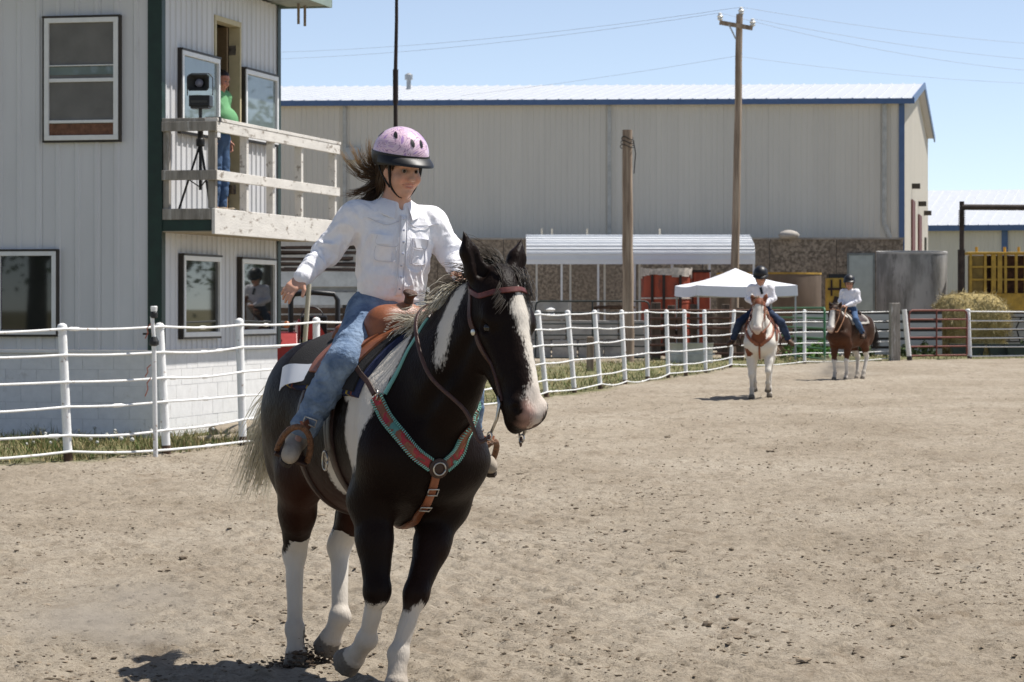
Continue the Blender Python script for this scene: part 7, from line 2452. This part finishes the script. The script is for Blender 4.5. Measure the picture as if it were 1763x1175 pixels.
# ---- simple saddlery for the two far horses
def far_saddle(M, F_, H, lab, m_l, pad_m, collar=None, reins=None, who=""):
    o, put, putf = on_horse("saddle", lab, "saddle", M, (0, 0, 1.5))
    O_, I_ = wrap(F_, np.linspace(-.34, .40, 16), np.linspace(-1.0, 1.0, 28), .003, .025)
    put("saddle_blanket", MB().slab(O_, I_), pad_m, None, 50)
    O_, I_ = wrap(F_, np.linspace(-.28, .34, 16), np.linspace(-.85, .85, 28), .029, .014)
    put("skirt", MB().slab(O_, I_), m_l, None, 50)
    sw = Field(); sw.ell((.25, 0, 1.53), (.08, .15, .075), None, .04); sw.cone((.26, 0, 1.57), (.29, 0, 1.66), .025, .03, .02)
    putf("swell", sw, m_l, .014)
    cn = Field(); cn.cone((-.22, -.12, 1.5), (-.22, .12, 1.5), .05, .05, .02); cn.cone((.1, 0, 1.49), (-.15, 0, 1.49), .1, .1, .03, (0, 0, 1), .5)
    putf("seat", cn, m_l, .016)
    for e in (-1, 1):
        fd = [A3(.10, e * .20, 1.45), A3(.14, e * .30, 1.25), A3(.17, e * .37, 1.05)]
        put("fender", strap(F_, fd, .13, .008, 14, 0, False, None, A3(.1, e, .3)), m_l, None, 50)
        B = A3(.20, e * .42, .97)
        ring = [B + A3(0, .07 * math.cos(a), -.02 + .14 * max(0, math.sin(a))) for a in np.linspace(0, math.pi, 11)] + [B + A3(0, -.07, -.03), B + A3(0, .07, -.03)]
        put("stirrup", MB().tube(ring + [ring[0]], .014, 6), M_DLEATHER, None, 0)
    return o

def far_tack(M, F_, H, lab, m_l, collar, hand):
    o, put, putf = on_horse("bridle", lab, "bridle", M, (.95, 0, 1.7))
    for e in (-1, 1):
        ck = [H(-.005, -.12, e * .06), H(.03, -.115, e * .098), H(.12, -.13, e * .12), H(.24, -.13, e * .11), H(.38, -.125, e * .08), H(.495, -.118, e * .068)]
        put("cheek_strap", strap(F_, ck, .024, .006, 20, .004), m_l, None, 50)
        rc = H(.55, -.17, e * .07)
        put("rein", strap(F_, [rc, rc + A3(-.08, e * .03, .02), A3(.72, e * .19, 1.36), A3(.52, e * .14, 1.56), A3(*hand) + A3(0, e * .03, 0)], .02, .004, 30, 0, False, None, A3(.4, e, .3)), m_l, None, 50)
    put("browband", strap(F_, [H(.03, -.11, -.095), H(.085, -.01, -.05), H(.085, .005, 0), H(.085, -.01, .05), H(.03, -.11, .095)], .024, .006, 20, .004), m_l, None, 50)
    if collar:
        for e in (-1, 1):
            put("breast_strap", strap(F_, [A3(.36, e * .26, 1.34), A3(.55, e * .25, 1.2), A3(.74, e * .15, 1.05), A3(.78, e * .02, .96)], .055, .008, 26, .005), m_l, None, 50)
        put("center_tug", strap(F_, [A3(.78, 0, .94), A3(.70, 0, .82), A3(.50, 0, .70)], .035, .007, 16, .006), m_l, None, 50)
    return o

def leg_set(fl, fr, hl, hr):
    """each: stand | lift | fore | back"""
    fp = dict(stand=((.45, .80), (.50, .44), (.475, .17), (.51, .075), (.3, -.95)), lift=((.46, .80), (.64, .50), (.52, .29), (.47, .20), (-.6, -.8)),
              fore=((.46, .80), (.62, .46), (.70, .19), (.75, .085), (.4, -.9)), back=((.44, .80), (.40, .44), (.28, .19), (.30, .085), (.1, -.99)))
    hp_ = dict(stand=((-.38, .86), (-.66, .50), (-.625, .165), (-.585, .07), (.3, -.95)), fore=((-.34, .86), (-.54, .51), (-.40, .18), (-.355, .08), (.35, -.93)),
               back=((-.42, .86), (-.76, .53), (-.84, .22), (-.83, .12), (-.1, -.99)), lift=((-.34, .87), (-.56, .56), (-.50, .27), (-.52, .18), (-.5, -.85)))
    def mk(t, y, k): return tuple((p[0], y * s, p[1]) for p, s in zip(t, k + (0,)))
    return dict(fl=mk(fp[fl], .15, (1.1, 1, .95, .95)), fr=mk(fp[fr], -.15, (1.1, 1, .95, .95)), hl=mk(hp_[hl], .14, (1.15, 1, .95, .95)), hr=mk(hp_[hr], -.14, (1.15, 1, .95, .95)))

def far_coat(kind):
    def f(V, H, J):
        a = H.inv(V); A_, B_, C_ = a.T
        head = (A_ > -.22) & (A_ < .75) & (np.abs(C_) < .2) & (np.abs(B_ + .08) < .28) & (V[:, 0] > .82)
        wob = .05 * fbm(V * 8, 3, 5)
        horn, dirt = coat_common(V, J)
        if kind == 'white':
            w = np.full(len(V), .1)
            dark = np.maximum.reduce([sph(V, (.72, 0, 1.12), (.16, .13, .22)), sph(V, (.60, -.2, .84), (.07, .08, .12)), sph(V, (0, .28, 1.2), (.3, .14, .2)), sph(V, (-.5, -.2, 1.25), (.25, .2, .2)), sph(V, (.1, -.28, 1.0), (.2, .1, .2))])
            w = np.where(dark + wob > 0, -.2, w)
            w = np.where(head & ((A_ < .09) | (np.abs(C_) > .085) & (A_ < .35)), -.2, w)
            warm = np.ones(len(V)) * .75
        else:
            w = np.full(len(V), -.3)
            bl = np.minimum(np.interp(A_, [.05, .12, .3, .5, .62], [-.02, .05, .055, .07, .05]) - np.abs(C_), .03)
            w = np.where(head & (B_ > -.1), np.maximum(w, bl), w)
            w = np.maximum(w, sph(V, (.42, 0, 1.5), (.30, .16, .16)) + wob); w = np.maximum(w, sph(V, (-.72, .15, 1.2), (.14, .22, .22)) + wob)
            w = np.maximum(w, np.where(V[:, 0] < 0, .62, .47) - V[:, 2] + wob * 1.5)
            warm = np.clip((1.15 - V[:, 2]) / .3, 0, 1) * .35 + .05
        pink = .5 * np.clip((A_ - .5) / .06, 0, 1) * head
        return dict(white=w, warm=warm, pink=pink, dirt=dirt, horn=horn)
    return f

def rider_pose(yaw=0.0, pitch=10, spread=1.0, tx=0.0, hand=(.36, .0, 1.66)):
    h = np.asarray(hand, float)
    return dict(base=(.04, 0, 1.5), s=.97, pelvis=(.03, 0, 1.56), waist=(.045 + tx * .3, 0, 1.70), chest=(.05 + tx, 0, 1.88), neck=(.055 + tx * 1.5, 0, 2.03),
                head=((.085 + tx * 1.6, 0, 2.165), R_(yaw), R_(pitch), 1.05),
                arm_r=((.04 + tx, -.165, 1.975), (.06 + tx, -.23, 1.78), tuple(h + A3(-.05, -.05, 0)), (.9, .3, -.1), (.1, -.5, .8), 1.3),
                arm_l=((.04 + tx, .165, 1.975), (.06 + tx, .23, 1.78), tuple(h + A3(-.05, .05, 0)), (.9, -.3, -.1), (.1, .5, .8), 1.3),
                leg_r=((.05, -.085, 1.56), (.32, -.29 * spread, 1.36), (.15, -.38 * spread, 1.06), (.28, -.45 * spread, .97)),
                leg_l=((.05, .085, 1.56), (.32, .29 * spread, 1.36), (.15, .38 * spread, 1.06), (.28, .45 * spread, .97)))

M_SH2 = mat("white_shirt_far", (.80, .79, .83), .8, var=.03, spec=.2)
M_JN2 = mat("dark_blue_denim", (.030, .045, .085), .85, var=.25, scale=8, spec=.15)
M_JN3 = mat("mid_blue_denim", (.07, .12, .22), .85, var=.25, scale=8, spec=.15)
M_BT2 = mat("brown_boot", (.10, .06, .04), .7, var=.2)

def far_pair(px, py, phi, kind, legs, neck, head, labels, cm, hm, rider, shade, yaw_l, tail_blow, collar):
    d = CAM_H * FPX / (py - HYP); X = (px - CXP) / FPX * d
    J = dict(neck=neck, head=head, **leg_set(*legs))
    o, F_, H = horse("horse", labels[0], (X, d), phi, 0, J, far_coat(kind), cm, .017, "pinto horses being ridden round the arena")
    M = o.matrix_world.copy()
    n0, n1, n2 = [np.asarray(x) for x in neck]
    crest = [F_.project(np.array([p]), -.01)[0] for p in (A3(.42, 0, 1.5), n0 + A3(-.16, 0, .2), n1 + A3(-.12, 0, .16), n2 + A3(-.08, 0, .1), H(-.01, -.05, 0))]
    p_, w_, t_ = mane(o, None, crest, 320, 17, (-.5, .2 if kind == 'white' else -.4, -.2), hm, lambda s, r: shade[0] if r.uniform() < .7 else shade[1], width=(.005, .009), length=(.12, .22))
    add_hair("mane", o, p_, w_, t_, hm)
    r = np.random.default_rng(6); paths = []
    for i in range(60):
        p = H(r.uniform(-.03, .04), -.01, r.normal(0, .03)); cx = r.normal(0, .5); L = r.uniform(.08, .16)
        paths.append([p + (H.A * L * t + H.B * (.03 * math.sin(t * 2.2) + .012) + H.C * cx * .08 * t) for t in np.linspace(0, 1, 7)])
    add_hair("forelock", o, np.array(paths), np.full(60, .007), np.full((60, 7), shade[2]), hm)
    p_, w_, t_ = tail(o, (-.84, 0, 1.27), 260, .85, 8, tail_blow, hm)
    add_hair("tail", o, p_, w_ * 2.2, np.clip(t_ * 0 + shade[3] + np.random.default_rng(1).uniform(-.15, .15, t_.shape[:1] + (1,)), 0, 1), hm)
    far_saddle(M, F_, H, labels[2], M_LEATHER if kind == 'white' else M_DLEATHER, mat("pale_blanket", (.45, .42, .38), .95) if kind != 'white' else mat("brown_blanket", (.12, .05, .035), .95))
    far_tack(M, F_, H, labels[3], M_LEATHER if kind == 'white' else M_TAN, collar, rider['J']['arm_l'][2])
    P = rider['J']
    po, f, K, sb, pm, pp = person("person", labels[1], M, P, dict(skin="far_rider", skin_col=(.50, .27, .18), shirt=M_SH2, jeans=rider['jeans'], boot=M_BT2, vox=.009, svox=.011, group="riders in white shirts", wr=1.2))
    helmet(K, pm, pp, mat("black_riding_helmet", (.014, .014, .017), .45, var=.2), visor=True, vents=False)
    if rider.get('tie'):
        c = np.asarray(P['chest']); mb = MB(); mb.bar(c + A3(.10, .0, .10), c + A3(.12, .03, -.02), .045, .012, (1, 0, 0))
        pm("necktie", mb, M_BLK)
    return o

far_pair(1310, 686, -7, 'white', ('lift', 'stand', 'stand', 'lift'), ((.64, 0, 1.33), (.80, 0, 1.52), (.90, 0, 1.65)), ((.93, -.01, 1.745), R_(-3), R_(58), 1.0),
         ("middle horse, mostly white with chestnut patches, walking straight towards the viewer", "rider in black helmet and dark tie, looking down, on the mostly white horse",
          "brown western saddle on the mostly white horse", "russet bridle and breast collar on the mostly white horse"),
         coat_mat("chestnut_pinto_coat", (.085, .045, .030), (.070, .038, .026), (.76, .73, .67)), hair_mat("chestnut_mane", (.16, .075, .035), (.36, .22, .12), (.62, .52, .40)),
         dict(J=rider_pose(0, 22, 1.28, .02), jeans=M_JN2, tie=True), (.75, .4, .05, .75), 0, (-.3, .5, .5), True)
far_pair(1464, 655, -33, 'bay', ('stand', 'stand', 'fore', 'stand'), ((.62, .01, 1.30), (.77, .02, 1.46), (.86, .03, 1.56)), ((.885, .035, 1.64), R_(10), R_(55), 1.0),
         ("farthest horse, brown and white pinto walking beside the green gate", "rider in dark helmet facing the viewer on the farthest brown horse",
          "dark saddle with pale blanket on the farthest horse", "tan bridle and reins on the farthest horse"),
         coat_mat("brown_pinto_coat", (.030, .018, .012), (.050, .028, .018), (.74, .71, .66)), hair_mat("brown_mane", (.014, .010, .008), (.06, .04, .03), (.5, .45, .36)),
         dict(J=rider_pose(24, 4, 1.0, -.02), jeans=M_JN3), (.05, .8, .02, .1), 0, (-.1, 0, 0), False)

# ---- the man standing in the balcony doorway
my = (d0 + .36); mx = -.08
MM = Matrix.Translation(Vector(bworld((mx, my, DKZ + .012)))) @ Matrix.Rotation(BROT + R_(-6), 4, 'Z') @ Matrix.Scale(1.065, 4)
JM = dict(base=(0, 0, 0), s=1.14, pelvis=(0, 0, .93), waist=(.01, 0, 1.08), chest=(.01, 0, 1.32), neck=(.015, 0, 1.50), head=((.05, 0, 1.635), R_(-6), R_(20), 1.08),
          arm_r=((.0, -.20, 1.44), (-.03, -.25, 1.16), (.03, -.25, .90), (.2, 0, -.98), (0, -1, 0), .4), arm_l=((.0, .20, 1.44), (-.03, .25, 1.16), (.04, .25, .90), (.2, 0, -.98), (0, 1, 0), .4),
          leg_r=((0, -.10, .90), (.02, -.11, .48), (-.01, -.11, .09), (.17, -.12, .04)), leg_l=((0, .10, .90), (.03, .11, .48), (.0, .11, .09), (.18, .12, .04)))
M_GRN = mat("green_polo", (.15, .36, .17), .8, var=.06, spec=.2)
person("person", "man in green polo shirt and jeans looking down from the balcony doorway", MM, JM,
       dict(skin="man", skin_col=(.46, .20, .135), shirt=M_GRN, jeans=M_JN3, boot=mat("tan_shoe", (.30, .25, .19), .8), vox=.010, svox=.012, short=True, belly=True, hairtint=(.03, .03, .035), hem=.25, bulk=1.1))

# ---- dirt flung up by the nearest horse's hind hoof
w = np.array((HA.matrix_world @ Vector((-.525, -.078, .03)))[:])
r = np.random.default_rng(14); n = 900
rad = np.abs(r.normal(0, 1, n)); ang = r.uniform(0, 6.28, n)
pts = np.stack([w[0] + rad * np.cos(ang) * .12 + .05, w[1] + rad * np.sin(ang) * .10, np.abs(r.normal(0, .055, n)) * np.exp(-rad * .4)], 1)
clods("flung_soil", n, 15, None, (.003, .014), mat("dark_damp_soil", (.13, .095, .068), .95, var=.3, attr="tone", spec=.1), 2.5, pts=pts)
# ------------------------------------------------------------------ trees beyond the frame (they show in the booth's window panes)
def tree(lab, x, y, h, seed, sp):
    r = np.random.default_rng(seed)
    k = Kit("shade_tree", lab, "tree", (x, y, 0), 0, "shade trees round the grounds")
    mb = MB(); mb.tube([(0, 0, -.2), (.1, 0, h * .25), (.0, .15, h * .55), (.1, .1, h * .85)], [h * .035, h * .028, h * .018, h * .005], 9)
    tips = []
    for i in range(9):
        a = r.uniform(0, 6.28); z = h * r.uniform(.25, .65); L = h * r.uniform(.18, .34)
        e = A3(math.cos(a) * L, math.sin(a) * L, z + L * .6); mb.tube([(0.05, .05, z), e * A3(.5, .5, 1) - A3(0, 0, L * .12), e], [h * .013, h * .009, h * .003], 6); tips.append(e)
    k.part("trunk", mb, mat("tree_bark", (.09, .07, .05), .9, var=.3, scale=6), None, 60)
    cs = np.array([t for t in tips] + [A3(0, 0, h * .85), A3(0, 0, h * .7)]); n = 2600
    c = cs[r.integers(0, len(cs), n)] + r.normal(0, 1, (n, 3)) * h * .085 * sp
    d = r.normal(0, 1, (n, 3)); d /= np.linalg.norm(d, axis=1)[:, None]; s = np.cross(d, r.normal(0, 1, (n, 3))); s /= np.linalg.norm(s, axis=1)[:, None]
    L = r.uniform(.10, .24, n)[:, None]
    V = np.stack([c - d * L, c + s * L * .55, c + d * L, c - s * L * .55], 1)
    me = fast_mesh("crown", V.reshape(-1, 3), np.arange(n * 4).reshape(-1, 4)); cattr(me, "tone", np.repeat(A3(.065, .10, .03) * r.uniform(.6, 1.5, n)[:, None], 4, 0))
    link("crown", me, k.o, M_GRASS)
spots = [(30, 96, 9, "shade tree outside the view, nearest the hay bale side"), (37, 104, 10, "shade tree outside the view, second beyond the hay bale"), (44, 112, 9, "shade tree outside the view, third beyond the hay bale"), (50, 101, 11, "tallest shade tree outside the view beyond the hay bale"), (58, 118, 10, "farthest shade tree outside the view beyond the hay bale"), (-33, -6, 10, "shade tree behind the viewer, mirrored in the booth's front window"), (-41, -15, 11, "tall shade tree behind the viewer beyond the booth's front"), (-37, 3, 9, "low shade tree behind the viewer, next to the tall one"), (-49, -10, 11, "shade tree behind the viewer, standing nearest the open field"), (-52, -26, 12, "shade tree behind the viewer, farthest from the fence")]
for i, (x, y, h, nm) in enumerate(spots):
    tree(nm, x, y, h, 100 + i, 1.1)
# ------------------------------------------------------------------ puffs of dust kicked up by hooves
def dust(lab, c, rad, dens, seed):
    m = bpy.data.materials.new("dust_air"); m.use_nodes = True
    N, L = m.node_tree.nodes, m.node_tree.links
    N.remove(N["Principled BSDF"])
    v = N.new("ShaderNodeVolumePrincipled"); v.inputs["Color"].default_value = (.80, .70, .58, 1); v.inputs["Anisotropy"].default_value = .2
    tc = N.new("ShaderNodeTexCoord")
    ln = N.new("ShaderNodeVectorMath"); ln.operation = 'LENGTH'; L.new(tc.outputs["Object"], ln.inputs[0])
    mr = N.new("ShaderNodeMapRange"); mr.inputs["From Min"].default_value = 1.0; mr.inputs["From Max"].default_value = .15; mr.interpolation_type = 'SMOOTHSTEP'
    L.new(ln.outputs["Value"], mr.inputs["Value"])
    n = N.new("ShaderNodeTexNoise"); n.noise_dimensions = '4D'; n.inputs["W"].default_value = seed; n.inputs["Scale"].default_value = 2.4; n.inputs["Detail"].default_value = 4
    L.new(tc.outputs["Object"], n.inputs["Vector"])
    m2 = N.new("ShaderNodeMapRange"); m2.inputs["From Min"].default_value = .42; m2.inputs["From Max"].default_value = .72; m2.inputs["To Max"].default_value = dens
    L.new(n.outputs["Fac"], m2.inputs["Value"])
    mu = N.new("ShaderNodeMath"); mu.operation = 'MULTIPLY'; L.new(mr.outputs[0], mu.inputs[0]); L.new(m2.outputs[0], mu.inputs[1])
    L.new(mu.outputs[0], v.inputs["Density"])
    L.new(v.outputs[0], N["Material Output"].inputs["Volume"])
    bm = bmesh.new(); bmesh.ops.create_icosphere(bm, subdivisions=3, radius=1.0)
    me = bpy.data.meshes.new("dust"); bm.to_mesh(me); bm.free()
    o = link("dust", me, None, m); o.location = c; o.scale = rad
    return tag(o, lab, 'dust', kind='stuff')
dust("thin dust hanging behind the nearest horse's hind hooves", (-1.95, 13.6, .16), (.80, .9, .26), 2.6, 1.0)
dust("small puff of dust behind the farthest horse's hooves", (7.4, 65.6, .22), (1.1, 1.0, .42), 2.4, 3.0)
